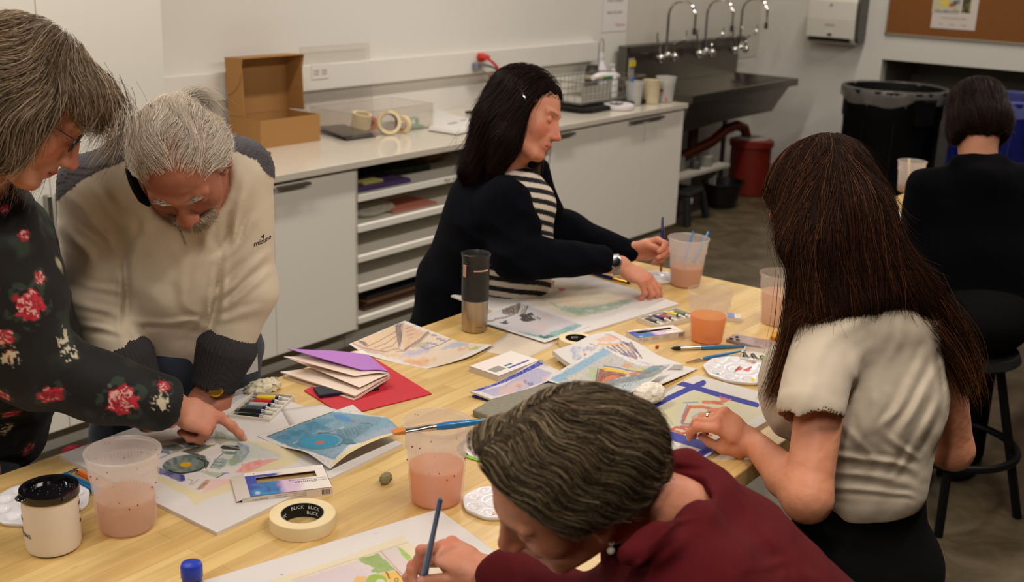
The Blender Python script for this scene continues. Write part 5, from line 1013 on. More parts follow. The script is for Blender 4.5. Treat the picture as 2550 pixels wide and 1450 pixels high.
# --- paint tube cartons
def carton(P4, h, label, art=True, name='paint_carton', flap=None, window=True, barcode=True):
    """P4: table corners a,b,c,d; a->b the long printed edge facing the camera"""
    W = [onz(x, y, T+h) for x, y in P4]; a, b, d = (np.array([W[i][0], W[i][1], 0]) for i in (0, 1, 3)); L = np.linalg.norm(b-a); D = np.linalg.norm(d-a); u = (b-a)/L
    v = np.array([-u[1], u[0], 0]); ang = math.atan2(u[1], u[0]); e = empty(name, (a[0], a[1], T), ang, label, 'carton'); wm = mat('carton_white', (208, 198, 188), .5); inn = mat('carton_inner', (172, 140, 96), .6)
    t = .0008; g = MB().box((0, 0, 0), (L, D, t)).box((0, 0, t), (L, t, h)).box((0, D-t, t), (L, D, h)).box((L-t, t, t), (L, D-t, h)); x0, x1, y0, y1 = L*.13, L*.87, D*.52, D*.76
    if not flap: g.box((0, t, t), (t, D-t, h))
    if window: g.box((0, 0, h-t), (L, y0, h)).box((0, y1, h-t), (L, D, h)).box((0, y0, h-t), (x0, y1, h)).box((x1, y0, h-t), (L, y1, h)); MB().box((t, t*2, t), (L-t*2, D-t*2, h*.55)).build('inner_floor', inn, e)
    else: g.box((0, 0, h-t), (L, D, h))
    g.build('box', wm, e)
    nu, nv = 120, 70; xs = np.linspace(.0006, L-.0006, nu); ys = np.linspace(.0006, D-.0006, nv); X, Y = np.meshgrid(xs, ys); U = (X/L).ravel(); Vv = (Y/D).ravel(); q = np.stack([U*5, Vv*3, U*0], 1)
    N1 = fbm(q, 3); N2 = fbm(q*2+5, 3); col = np.tile(np.array(srgb(228, 218, 212)), (len(U), 1))
    def mixc(a_, c3):
        a_ = np.clip(a_, 0, 1)[:, None]; return col*(1-a_)+np.array(srgb(c3))*a_
    if art:
        col = mixc((.52-U+.12*N1)*9*(Vv < .86), (66, 76, 160)); col = mixc((.36-np.abs(U-.2)+.2*N2-.1)*4*(Vv < .5), (56, 130, 176)); col = mixc(((.18-np.abs(U-.5)+.1*N1)*7)*(Vv < .55), (206, 180, 205)); col = mixc((.02-np.abs(U-.25)+.03*N1)*30*(np.abs(Vv-.22) < .08), (20, 70, 110)); col = mixc((.04-np.hypot(U-.1, (Vv-.12)*.5))*60, (170, 176, 215))
    I = np.arange(nu*nv).reshape(nv, nu); F = np.stack([I[:-1, :-1], I[:-1, 1:], I[1:, 1:], I[1:, :-1]], -1).reshape(-1, 4)
    if window:
        cx = X.ravel()[F].mean(1); cy = Y.ravel()[F].mean(1); F = F[~((cx > x0) & (cx < x1) & (cy > y0) & (cy < y1))]
    V = np.stack([X.ravel(), Y.ravel(), np.full(nu*nv, h+.00015)], 1); link_mesh('printed_face', V, F, paperv, e, smooth=False, col=col)
    tk = mat('print_dark', (70, 66, 70), .6); tg = mat('print_grey', (130, 126, 126), .6)
    R180 = Matrix.Rotation(PI, 4, 'Z')
    def top(s, x, y, sz, m_, sh=0): text_mesh('print', s, sz, m_, e, Matrix.Translation((x, y, h+.0002)) @ R180, .00012, shear=sh)
    def front(s, x, z, sz, m_, sh=0): text_mesh('print', s, sz, m_, e, Matrix.Translation((x, -.0001, z)) @ Matrix.Rotation(PI/2, 4, 'X'), .00012, shear=sh)
    if window:
        top('Cotman', L*.72, D*.36, D*.13, tk, .35); top('WATERCOLOUR', L*.66, D*.46, D*.06, tk); top('WINSOR', L*.90, D*.44, D*.06, tg); top('& NEWTON', L*.90, D*.36, D*.06, tg); top('6', L*.12, D*.92, D*.08, tk)
        front('Cotman', L*.16, h*.62, h*.30, tk, .35); front('WATERCOLOUR', L*.17, h*.32, h*.14, tk); front('W&N', L*.06, h*.55, h*.28, tg)
        for k in range(3): front('6 tube selection of 6 tubes', L*.37, h*(.75-.2*k), h*.13, tg); front('6 water colours assortment', L*.60, h*(.75-.2*k), h*.13, tg)
    if barcode:
        g = MB()
        for k in range(6): g.box((L*.87+k*L*.017, -.0003, h*.2), (L*.87+k*L*.017+L*.008, 0, h*.8))
        g.build('colour_bars', mat('bars', (60, 36, 50), .6), e)
    if flap:
        M = Matrix.Rotation(.45, 4, 'Y'); f = MB().box((-.024, 0, -t), (0, D, 0), Matrix.Translation((0, 0, h)) @ Matrix.Rotation(-.25, 4, 'Y')).box((-.012, .004, -t), (0, D-.004, 0), Matrix.Translation((-.023, 0, h-.006)) @ Matrix.Rotation(-1.2, 4, 'Y')); f.build('flap', wm, e)
        MB().box((-.014, 0, 0), (0, t, h*.9)).build('side_flap', wm, e)
    return e
carton([(623, 1238), (828, 1213), (800, 1161), (600, 1180)], .016, 'empty white and violet watercolour carton with open window beside the tape roll', flap=True)
carton([(1588, 842), (1706, 826), (1662, 812), (1545, 828)], .015, 'white and violet watercolour carton behind the open sketchbook')
J = carton([(1242, 937), (1345, 897), (1254, 881), (1171, 911)], .014, 'closed white paint box with grey label left of the blue taped sketch', art=False, window=False)
for a in J.children:
    if a.name.startswith('colour_bars'): pass
L_ = .12
MB().box((.012, .02, .0142), (.05, .045, .0146)).build('grey_label', mat('label_grey', (150, 148, 144), .5), J); MB().box((.055, .015, .0142), (.13, .021, .0146)).build('violet_stripe', mat('stripe_violet', (90, 90, 170), .5), J)
MB().box((.06, .03, .0142), (.085, .036, .0146)).build('teal_mark', mat('mark_teal', (60, 130, 140), .5), J)
# small paint box right of orange cup
c = place(1817, 796); sbx = empty('paint_box', c, .5, 'small white box with blue band behind the orange cup', 'box'); MB().box((-.02, -.03, 0), (.02, .03, .012)).build('box', mat('carton_white'), sbx, bevel=.001); MB().box((-.0205, -.012, .0122), (.0205, .008, .0125)).build('blue_band', mat('band_blue', (110, 130, 190), .5), sbx)
# --- trays with paint tubes
def tube(parent, x, y, z, L, r, col, cap=(222, 216, 204), ang=0., pinch=1., name='paint_tube', band=True, label=None, tilt=0.):
    """a tube lying along local +x: crimp at x, cap at x+L"""
    e = empty(name, (x, y, z), ang, label, 'paint tube'); e.rotation_euler[1] = tilt
    V = []; n = 14
    for t, w, h in ((0, r*1.35, .0008), (.12, r*1.3, .0012), (.35, r*1.12, r*.62), (.62, r, r*.9), (.68, r, r*.9)):
        for k in range(n): q = 2*PI*k/n; V.append((t*L, w*math.cos(q), h*math.sin(q)))
    Fq = lambda a, b: [(i*n+k, i*n+(k+1) % n, (i+1)*n+(k+1) % n, (i+1)*n+k) for i in range(a, b) for k in range(n)]
    MB().add(V, Fq(0, 4)+[tuple(range(n)), tuple(range(5*n-1, 4*n-1, -1))]) if False else None
    g = MB(); g.add(V, Fq(0, 4)+[tuple(range(n)), tuple(range(5*n-1, 4*n-1, -1))]); g.m = 1
    sil = mat('tube_foil', (190, 186, 178), .3, metal=.8); o = g.build('body', [mat('tube_%d_%d_%d' % col, col, .35), sil], e, smooth=True)
    mi = np.array([1 if (sum(p_.center[0] for _ in (0,)) < L*.14) else 0 for p_ in o.data.polygons], np.int32); o.data.polygons.foreach_set('material_index', mi)
    if band: MB().tube([(L*.62, 0, 0), (L*.70, 0, 0)], r*1.03, 14).build('dark_band', mat('tube_band', (20, 24, 60), .35), e, smooth=True)
    MB().tube([(L*.68, 0, 0), (L*.80, 0, 0)], [r, r*.8], 14).build('shoulder', sil, e, smooth=True)
    MB().tube([(L*.80, 0, 0), (L*.82, 0, 0), (L*.99, 0, 0), (L, 0, 0)], [r*.62, r*.68, r*.58, r*.45], 14).build('cap', mat('tube_cap', cap, .4), e, smooth=True)
    return e
def tray(P3, h, label, tubes, name='paint_tray', z=T):
    """P3: rim corners a (origin), b (x side), d (y side)"""
    a, b, d = (onz(x, y, z+h) for x, y in P3); a[2] = b[2] = d[2] = 0; L = np.linalg.norm(b-a); u = (b-a)/L; v = np.array([-u[1], u[0], 0.]); D = abs((d-a) @ v); ang = math.atan2(u[1], u[0]); e = empty(name, (a[0], a[1], z), ang, label, 'tray')
    g = MB(); t = .0022; g.box((0, 0, 0), (L, D, .0015)).box((0, 0, 0), (L, t, h)).box((0, D-t, 0), (L, D, h)).box((0, t, 0), (t, D-t, h)).box((L-t, t, 0), (L, D-t, h)); g.build('tray_body', mat('tray_white', (212, 202, 188), .4), e, bevel=.0009)
    k = len(tubes); out = []
    for i, tb in enumerate(tubes):
        y = t+.004+(D-2*t-.006)*(i+.5)/k; ww = Vector((a[0], a[1], z))+Vector(u)*(t+.003+tb.get('dx', 0))+Vector(v)*y; r = min(.0062, (D-.01)/k*.46)
        out.append(tube(None, ww.x, ww.y, z+.0018+r*1.02+tb.get('dz', 0), L*.9*tb.get('s', 1), r, tb['c'], ang=ang+tb.get('a', 0), label=tb['l'], band=tb.get('b', True)))
    return e
tray([(567, 1032), (672, 1044), (632, 974)], .013, 'white plastic tray of six paint tubes near the old man, brightest yellow and red', [
    dict(c=(24, 24, 26), l='dark paint tube nearest the camera in the six tube tray'), dict(c=(30, 34, 28), l='second dark green paint tube with squeezed end in the six tube tray', dz=.002, dx=-.004), dict(c=(70, 74, 96), l='half used blue paint tube in the middle of the six tube tray', s=.95),
    dict(c=(172, 176, 164), l='pale grey green labelled paint tube in the six tube tray'), dict(c=(190, 26, 34), l='red paint tube in the six tube tray'), dict(c=(220, 190, 24), l='yellow paint tube at the far side of the six tube tray')])
tray([(1587, 790), (1642, 810), (1663, 760)], .012, 'white tray of paint tubes behind the orange cup', [
    dict(c=(60, 60, 56), l='grey paint tube leftmost in the tray behind the orange cup'), dict(c=(34, 40, 110), l='blue paint tube in the tray behind the orange cup', dz=.004), dict(c=(180, 60, 44), l='orange red paint tube in the tray behind the orange cup'),
    dict(c=(224, 200, 30), l='yellow paint tube in the tray behind the orange cup', dz=.004), dict(c=(60, 110, 50), l='green paint tube in the tray behind the orange cup')])
tray([(1843, 892), (1870, 864), (1935, 908)][0:1]+[(1945, 906), (1870, 864)], .012, 'white ridged tray of squeezed tubes beside the woman in the beige top', [])
for i, (x, y, cc, l) in enumerate(((1862, 893, (50, 56, 44), 'dark tube leftmost in the ridged tray'), (1885, 897, (64, 60, 54), 'brown tube second in the ridged tray'), (1908, 902, (90, 140, 60), 'green tube third in the ridged tray'), (1930, 907, (84, 84, 150), 'violet tube rightmost in the ridged tray'))):
    c = onz(x, y, T+.009); tube(None, c[0], c[1], T+.009, .05, .0052, cc, ang=.75, label=l)
# --- table brushes
brush(tp(1669, 868, .006), tp(1868, 862, .005), 'thick blue brush with dark round bristles lying in front of the orange cup', r=.0052, wide=.0055, hl=.028, fl=.052, hair=(28, 22, 18))
brush(tp(1706, 903, .004), tp(1858, 872, .010), 'thin blue brush with tan tip lying beside the red and yellow palette', r=.0036, wide=.0026, hl=.018, fl=.036, hair=(190, 130, 60))
brush(tp(1570, 705, .004), tp(1449, 674, .006), 'navy brush with brass ferrule on the table below the watch', m=bnavy, f=ferg, r=.0045, wide=.005, hl=.012, fl=.05, hair=(60, 30, 16))
brush(tp(196, 1166, .004), tp(72, 1222, .012), 'blue handled brush with silver ferrule lying across the palette behind the mug', r=.0038, wide=.003, hl=.016, fl=.04, hair=(110, 44, 30))
c0 = tp(160, 1181, .007); c1 = tp(262, 1232, .007); e = empty('brush_handle', c0, label='thick teal blue brush handle pointing at the pink cup', cat='brush'); MB().tube([(0, 0, 0), tuple((c1-c0)*.08), tuple((c1-c0)*.5), tuple(c1-c0)], [.003, .0055, .0068, .0068], 14).build('handle', mat('brush_teal', (20, 96, 140), .3, coat=.4), e, smooth=True)
c0 = tp(192, 1174, .005); c1 = tp(246, 1202, .005); e = empty('pencil', c0, label='orange pencil with silver end behind the pink cup', cat='pencil'); MB().tube([(0, 0, 0), tuple((c1-c0)*.12)], .0045, 10).build('ferrule', ferr, e, smooth=True); MB().tube([tuple((c1-c0)*.12), tuple(c1-c0)], .0048, 6).build('barrel', mat('pencil_orange', (216, 96, 24), .35), e)
# two brushes standing in the far cup
cb = np.array(place(1706, 710))
for (px, py, dx, r, lb) in ((1726, 576, -.018, .0028, 'thin pale blue brush standing in the cup by the dark haired woman'), (1765, 577, -.006, .0044, 'thick blue brush leaning to the right in the cup by the dark haired woman')):
    top_ = dep(px, py, (cb-CC) @ CF-.0); base = cb+np.array([dx*CR[0]+.0, dx*CR[1], .012]); brush(base, top_, lb, m=mat('brush_sky', (40, 130, 190), .3, coat=.4), r=r, wide=.003, rt=r*.9)
# stick in cup on the second table
cb = np.array(place(2262, 478)); top_ = dep(2264, 395, (cb-CC) @ CF); e = empty('craft_stick', cb+np.array([0, 0, .01]), label='cream brush handle standing in the cup on the second table', cat='brush'); q = top_-cb-np.array([0, 0, .01]); MB().tube([(0, 0, 0), tuple(q*.5), tuple(q)], .0055, 10).build('handle', mat('cream_wood', (216, 196, 150), .5), e, smooth=True)
c = onz(2214, 535, T); sheetq = MB().prism([(-.09, -.06), (.08, -.08), (.1, .05), (-.06, .07)], 0, .004).build('paper_sheet', mat('paper_white'), loc=(c[0], c[1], T)); tag(sheetq, 'white sheet lying on the second table at its corner', 'paper')
c = onz(2320, 392, T); tag(MB().lathe([(0, 0), (.022, 0), (.024, .08), (.012, .1), (.012, .115), (0, .116)], 20).build('glue_bottle', mat('white_plastic'), smooth=True, loc=(5.35, 1.50, T)), 'small white bottle on the second table beyond the dark shoulder', 'bottle')
# --- red card and notebook
redc = mat('red_card', (188, 26, 44), .6)
rc = [onz(x, y, T) for x, y in ((858, 1038), (1075, 983), (930, 893), (757, 975))]; ct = np.mean(rc, 0); o = MB().prism([(p[0]-ct[0], p[1]-ct[1]) for p in rc], 0, .0018).build('red_card', redc, loc=(ct[0], ct[1], T+.0008)); tag(o, 'large red card sheet under the purple notebook', 'card')
fol = [onz(x, y, T+.01) for x, y in ((795, 985), (945, 965), (930, 950), (780, 965))]; ct = np.mean(fol, 0); o = MB().prism([(p[0]-ct[0], p[1]-ct[1]) for p in fol], 0, .008).build('dark_case', mat('navy_case', (24, 28, 44), .5), loc=(ct[0], ct[1], T+.003), bevel=.002); tag(o, 'dark navy case between the red card and the purple notebook', 'case')
# notebook lying spine to the right with its pages fanned open
nb = empty('notebook', onz(870, 960, T+.012), 0, 'purple covered notebook with fanned cream pages on the red card', 'notebook')
def leaf(A, name, m, th, n=14, bow=0.):
    """A: four (px,py,z) corners: spine far, spine near, fore near, fore far; bows upwards near the spine"""
    W = [onz(x, y, T+z)-np.array(nb.location) for x, y, z in A]; V = []
    for j in range(n+1):
        t = j/n
        for i in (0, 1):
            s = W[0] if i == 0 else W[1]; f = W[3] if i == 0 else W[2]; p = s+(f-s)*t; p = p+np.array([0, 0, bow*math.sin(PI*min(1, t*1.0))*(1-t)]); V.append(p)
    V = np.array(V); k = len(V); F = [(2*j, 2*j+1, 2*j+3, 2*j+2) for j in range(n)]; Vb = V-np.array([0, 0, th]); F2 = [tuple(i+k for i in reversed(f)) for f in F]
    ed = [0, 1]+[2*j+1 for j in range(1, n+1)]+[2*j for j in range(n, 0, -1)]; F3 = [(ed[i], ed[i]+k, ed[(i+1) % len(ed)]+k, ed[(i+1) % len(ed)]) for i in range(len(ed))]
    g = MB(); g.add(list(V)+list(Vb), F+F2+F3); return g.build(name, m, nb, smooth=True, auto=.5)
pg = mat('page_cream', (226, 206, 190), .6); pu = mat('cover_purple', (170, 110, 190), .5)
leaf([(925, 905, .022), (971, 938, .022), (880, 996, .004), (705, 938, .003)], 'page_block', pg, .0045)
leaf([(925, 900, .026), (971, 936, .025), (884, 986, .012), (698, 926, .014)], 'page_block', pg, .003, bow=.003)
leaf([(924, 896, .030), (970, 933, .029), (895, 965, .022), (722, 894, .034)], 'page', pg, .0008, bow=.004)
leaf([(922, 890, .034), (969, 930, .032), (882, 936, .032), (706, 888, .050)], 'page', pg, .0012, bow=.006)
leaf([(918, 884, .037), (968, 926, .034), (900, 921, .040), (716, 868, .066)], 'cover', pu, .0014, bow=.006)
leaf([(905, 872, .030), (970, 936, .030), (905, 919, .036), (820, 888, .040)], 'inner_page', mat('page_white', (226, 214, 202), .6), .0006, bow=.002)
# --- blue folder with sketch, felt pouch, crumpled tissues, colour wheel
def p_sil(p):
    g = ZJ
    p.poly(g((140, 850), (300, 770), (640, 690), (1000, 520), (1300, 360), (1390, 330), (1390, 400), (1330, 430), (1000, 590), (760, 700), (300, 860)), (56, 66, 172)); p.poly(g((320, 860), (700, 770), (1040, 560), (1300, 460), (1550, 540), (1400, 700), (1000, 850), (560, 950)), (180, 176, 205), .9, 2, 1)
    p.poly(g((640, 850), (900, 690), (1060, 680), (1130, 760), (1000, 800), (860, 900), (620, 920)), (226, 190, 176), .85, 5, 7, .2); p.ell(g((1180, 735))[0], 8, 4, (100, 100, 180), 0, .8, .5, .2); p.ell(g((1090, 700))[0], 5, 5, (160, 110, 140), 0, .7, .5, .2); p.ell(g((980, 770))[0], 9, 4, (206, 140, 130), 0, .7, .5, .2); p.poly(g((1380, 620), (1540, 560), (1440, 680), (1380, 700)), (226, 190, 205), .7, 4, 5); p.mottle((214, 200, 220), .25)
sheet('taped_sketch', [[(1171, 975, .012), (1250, 948, .012), (1320, 908, .014), (1350, 897, .024)], [(1196, 984, .008), (1270, 962, .008), (1345, 925, .008), (1372, 914, .006)], [(1222, 994, .006), (1300, 975, .006), (1372, 945, .006), (1402, 925, .004)]], 'small watercolour sketch edged with blue tape above the grey felt pouch', 'painting', p_sil, nu=170, nv=90, thick=.004)
bf = [onz(x, y, T) for x, y in ((1176, 990), (1225, 1004), (1420, 950), (1360, 925))]; ct = np.mean(bf, 0); tag(MB().prism([(p[0]-ct[0], p[1]-ct[1]) for p in bf], 0, .005).build('blue_folder', mat('folder_blue', (30, 34, 110), .5), loc=(ct[0], ct[1], T)), 'dark blue folder under the small taped sketch', 'folder')
fp = [onz(x, y, T+.018) for x, y in ((1176, 1018), (1290, 1062), (1420, 1040), (1440, 962), (1365, 950), (1225, 990))]; ct = np.mean(fp, 0); g = MB(); n = len(fp)
o = MB().prism([(p[0]-ct[0], p[1]-ct[1]) for p in fp], 0, .016).build('felt_pouch', mat('felt_grey', (124, 118, 102), .95, noise=.45, nscale=130, bump=.5, bscale=300, sheen=.3), loc=(ct[0], ct[1], T), bevel=.004); tag(o, 'grey felt pouch partly hidden behind the head of the woman in burgundy', 'pouch')
def crumple(px, py, r, label, seed, flat=.6, m=None, dz=0):
    c = onz(px, py, T+dz); s = seed*3.7
    V, F = polygonize([ell((0, 0, r[2]), r, k=.01), ell((r[0]*.4, -r[1]*.2, r[2]*.8), (r[0]*.6, r[1]*.7, r[2]*.8), k=.01)], .0022, disp=lambda P: .010*np.abs(fbm(P*55+s, 3))-.004+.004*np.abs(vnoise(P*140+s)), dm=.02)
    V[:, 2] = np.maximum(V[:, 2], 0); o = link_mesh('crumpled_tissue', V, F, m or mat('tissue', (226, 218, 204), .85), smooth=False); o.location = (c[0], c[1], T+dz); return tag(o, label, 'tissue')
crumple(1615, 1000, (.042, .030, .020), 'crumpled white tissue beside the blue taped board', 1, dz=.008)
crumple(652, 975, (.045, .026, .012), 'crumpled paper towel with green stains behind the six tube tray', 2, m=mat('tissue_stained', (206, 198, 172), .85, noise=.25, nscale=30))
# colour wheel card
c = onz(1222, 1115, T+.003); cwm = empty('colour_wheel', (c[0], c[1], T), -.2, 'round printed colour mixing wheel left of the head of the woman in burgundy', 'colour wheel'); R_ = .066
MB().lathe([(0, 0), (R_*.9, 0), (R_*.9, .002), (0, .002)], 64).build('disc', mat('wheel_white', (216, 208, 204), .5), cwm)
wc_ = [(20, 110, 60), (130, 170, 50), (220, 200, 60), (220, 140, 40), (200, 50, 40), (160, 40, 100), (70, 50, 130), (46, 50, 140), (40, 100, 190), (60, 80, 76)]
for k in range(10):
    a0 = 2*PI*k/10; V = []
    for i in range(9): a = a0+2*PI/10*i/8; V += [(R_*.84*math.cos(a), R_*.84*math.sin(a), .0024), (R_*math.cos(a), R_*math.sin(a), .0024), (R_*.84*math.cos(a), R_*.84*math.sin(a), .0), (R_*math.cos(a), R_*math.sin(a), .0)]
    g = MB(); F = []
    for i in range(8): q = 4*i; F += [(q, q+1, q+5, q+4), (q+1, q+3, q+7, q+5), (q+3, q+2, q+6, q+7), (q+2, q, q+4, q+6)]
    g.add(V, F); g.build('colour_segment', mat('wheel_%d' % k, wc_[(k+6) % 10], .5), cwm)
for r in (.72, .62, .45): MB().lathe([(R_*r, .0021), (R_*r+.0005, .0021), (R_*r+.0005, .0023), (R_*r, .0023)], 48, close=True).build('printed_ring', mat('print_grey'), cwm)
g = MB()
for k in range(20): M = Matrix.Rotation(2*PI*k/20, 4, 'Z'); g.box((R_*.45, -.0002, .0021), (R_*.72, .0002, .0023), M)
g.build('printed_spokes', mat('print_grey'), cwm)
# phone, orange block, small red scrap
P4 = [onz(x, y, T+.01) for x, y in ((1808, 843), (1952, 880), (1975, 858), (1828, 830))]; ct = np.mean(P4, 0); ph = empty('phone', (ct[0], ct[1], T), 0, 'phone in a floral case lying face down behind the thick brush', 'phone')
LL = [(p[0]-ct[0], p[1]-ct[1]) for p in P4]; MB().prism(LL, 0, .009).build('case', mat('phone_case', (140, 116, 112), .35, noise=.5, nscale=90), ph, bevel=.003); MB().prism([(x*.97, y*.92) for x, y in LL], -.0, .0094).build('back', mat('phone_back', (150, 128, 124), .3, noise=.5, nscale=120), ph)
for px, py in ((1822, 843), (1836, 839), (1838, 846)): q = onz(px, py, T+.011); MB().lathe([(0, .0094), (.0055, .0094), (.0055, .0112), (.004, .0114), (0, .011)], 20, c=(q[0]-ct[0], q[1]-ct[1], 0)).build('camera_lens', mat('lens_black', (16, 16, 18), .15), ph, smooth=True)
c = place(1932, 846); tag(MB().box((-.02, -.012, 0), (.025, .012, .014)).build('orange_block', mat('sponge_orange', (206, 132, 30), .8), bevel=.003, loc=c, rz=.3), 'small orange sponge behind the phone', 'sponge')
c = place(1636, 868); tag(MB().ball((0, 0, .004), (.007, .004, .004), 8, 6).build('clay_scrap', mat('scrap_red', (166, 44, 34), .7), loc=c), 'tiny dark red scrap of paint in front of the far carton', 'scrap')
# pen and dark cap peeping out under the harbour print
c0 = tp(1505, 990, .006); c1 = tp(1535, 1003, .006); e = empty('marker_pen', c0, label='light blue pen with black cap peeping out below the boat house print', cat='pen'); q = c1-c0; MB().tube([(0, 0, 0), tuple(q)], .006, 10).build('barrel', mat('pen_blue', (90, 150, 210), .4), e, smooth=True); MB().tube([tuple(q), tuple(q*1.4)], .0062, 10).build('cap', blackp, e, smooth=True)
# --- things in the open shelves
def pile(x0, x1, y0, y1, z, h, col, label, name='paper_stack', rz=0, cat='paper', n=5, rough=.6):
    e = empty(name, ((x0+x1)/2, (y0+y1)/2, z), rz, label, cat); a, b = (x1-x0)/2, (y1-y0)/2; rr = random.Random(int(x0*97+z*31)); 
    for k in range(n):
        dx, dy = rr.uniform(-.008, .008), rr.uniform(-.006, .006); MB().box((-a+dx, -b+dy, h*k/n), (a+dx, b+dy, h*(k+.9)/n)).build('layer', mat('pile_%d_%d_%d_%d' % (*col, k % 2), tuple(int(c*(1 if k % 2 else .82)) for c in col), rough), e)
    return e
zz = [s[1] for s in SHZ]
pile(3.73, 4.10, 3.70, 4.0, zz[4], .022, (96, 72, 130), 'stack of purple folders at the left of the top shelf')
pile(3.76, 4.0, 3.98, 4.2, zz[4], .05, (60, 46, 50), 'dark stack of folders at the back of the top shelf')
pile(3.98, 4.42, 3.86, 4.2, zz[4], .03, (52, 60, 52), 'dark green and maroon folders in the middle of the top shelf', rz=-.1)
pile(3.80, 3.93, 3.72, 3.8, zz[4]+.0225, .012, (196, 190, 120), 'thin yellow pad on the purple folders of the top shelf', cat='pad', n=2)
V, F = polygonize([ell((0, 0, .035), (.14, .09, .035), k=.02), ell((.1, .02, .03), (.09, .07, .03), k=.02)], .006, disp=lambda P: .016*np.abs(fbm(P*16, 3))-.006, dm=.02); V[:, 2] = np.maximum(V[:, 2], 0)
o = link_mesh('paper_bag', V, F, mat('kraft_bag', (122, 88, 56), .7), smooth=False); o.location = (4.55, 4.02, zz[4]); tag(o, 'crumpled brown paper bag on the top shelf', 'bag')
V, F = polygonize([ell((0, 0, .025), (.15, .09, .025), k=.02), ell((.1, .02, .02), (.09, .07, .02), k=.02)], .006, disp=lambda P: .014*np.abs(fbm(P*20+3, 3))-.004, dm=.02); V[:, 2] = np.maximum(V[:, 2], 0)
o = link_mesh('plastic_bag', V, F, mat('clear_bag', (200, 196, 184), .15, alpha=.6), smooth=False); o.location = (3.90, 3.80, zz[3]); tag(o, 'clear plastic bag on the second shelf', 'bag')
pile(4.0, 4.32, 3.72, 3.92, zz[3], .012, (206, 130, 112), 'pink and salmon paper on the second shelf', rz=.0, n=2)
for k, (c_, l) in enumerate((((96, 66, 44), 'lowest brown board on the bottom shelf'), ((70, 46, 32), 'dark brown board second from bottom on the bottom shelf'), ((110, 78, 50), 'tan brown board third on the bottom shelf'), ((40, 38, 42), 'black portfolio topmost on the bottom shelf'))):
    tag(MB().box((-.62, -.26, 0), (.62, .26, .012)).build('board_sheet', mat('shelf_board_%d' % k, c_, .7), loc=(4.42+.01*k, 3.98+.012*(k % 2), .1575+.0165*k)), l, 'board')

st = stool((1.30, 2.25, 0), 'black stool behind the left end of the work table', .60)
V, F = polygonize([ell((0, 0, .045), (.10, .07, .045), k=.02), ell((.07, .03, .05), (.06, .05, .06), k=.02), ell((-.06, -.02, .04), (.06, .05, .05), k=.02)], .004, disp=lambda P: .022*np.abs(fbm(P*22, 3))-.008, dm=.03); V[:, 2] = np.maximum(V[:, 2], 0)
o = link_mesh('scarf', V, F, mat('scarf_red', (120, 10, 30), .8, noise=.4, nscale=14, spec=.2), smooth=True); o.location = (1.30, 2.25, .602); tag(o, 'crumpled dark red scarf on the stool beyond the table edge', 'scarf')
# ================================================================ PEOPLE: SHARED PARTS
def V3(r, u, b=0.): return CR*r+CU*u-CF*b       # direction from picture right, picture up, towards the viewer
def ortho(f, u):
    f = nrm(f); u = np.asarray(u, float); u = nrm(u-f*(u @ f)); return f, u, np.cross(f, u)
class Frame:
    def __init__(s, O, f, u, sc=1.): s.O = np.array(O, float); s.f, s.u, s.x = ortho(f, u); s.s = sc; s.M = np.array([s.x, s.f, s.u])
    def __call__(s, x, y, z): return s.O+s.s*(x*s.x+y*s.f+z*s.u)
    def loc(s, P): return (P-s.O) @ s.M.T/s.s
def head_prims(F, wide=1., nose=1., jaw=1., brow=1., cheek=1., chin=1., ear=(1, 1), neck=None):
    s = F.s; E = lambda c, r, k=.015, op='u': ell(F(*c), np.array(r)*s, F.M, k*s, op); C = lambda a, b, ra, rb, k=.012, op='u': cone(F(*a), F(*b), ra*s, rb*s, k*s, op)
    w = wide
    L = [E((0, -.012, .045), (.074*w, .095, .080)), E((0, .028, .012), (.063*w, .062, .088), .02), E((0, .034, -.042), (.050*w*jaw, .050, .052), .02)]
    for q in (-1, 1):
        L += [C((q*.052*w, .0, -.050), (q*.026*jaw, .070, -.086), .020, .018, .022), E((q*.038*w, .060, -.016), (.024*cheek, .022*cheek, .026), .03)]
        L += [C((q*.010, .089, .030), (q*.044*w, .076, .032), .0085*brow, .007*brow, .012)]
    L += [E((0, .080, -.086), (.020*chin, .016*chin, .016), .014), E((0, .082, -.052), (.026, .018, .022), .012)]
    for q in (-1, 1): L += [E((q*.031*w, .100, .012), (.017, .020, .013), .012, 's')]
    for q in (-1, 1): L += [E((q*.031*w, .0765, .011), (.0145, .0135, .0125), .004)]
    L += [C((0, .090, .020), (0, .111, -.020), .0068*nose, .0092*nose, .010), E((0, .1135, -.0245), (.0105*nose, .0105*nose, .0095*nose), .006)]
    L += [C((0, .078, .020), (0, .094, -.022), .0105, .0140*nose, .010), E((0, .078, -.034), (.024, .020, .018), .012)]
    for q in (-1, 1): L += [E((q*.0115*nose, .1035, -.028), (.0068*nose, .0095*nose, .0065*nose), .005)]
    for q in (-1, 1): L += [E((q*.006, .1085, -.0355), (.003, .004, .004), .002, 's')]
    L += [C((-.019, .0905, -.0535), (0, .0995, -.0505), .0042, .0058, .005), C((.019, .0905, -.0535), (0, .0995, -.0505), .0042, .0058, .005), C((-.016, .0905, -.0605), (.016, .0905, -.0605), .0046, .0046, .006), E((0, .0945, -.0605), (.012, .007, .0065), .005), C((-.022, .096, -.0562), (.022, .096, -.0562), .0012, .0012, .004, 's')]
    for q, on in zip((-1, 1), ear):
        if on: L += [E((q*.079*w, -.008, .002), (.009, .019, .031), .006), E((q*.088*w, -.004, .006), (.006, .011, .017), .005, 's'), E((q*.078*w, .0, -.024), (.007, .010, .011), .006)]
    if neck is not None: a = F(0, -.022, -.035); L += [cone(a, neck, .050*s, .055*s, .03), cone(F(0, .03, -.075), (np.array(neck)+a)/2, .028*s, .040*s, .03)]
    return L
BLUSH = dict(base=(196, 138, 108), red=(190, 92, 74), lip=(172, 84, 78), brow=(84, 58, 42))
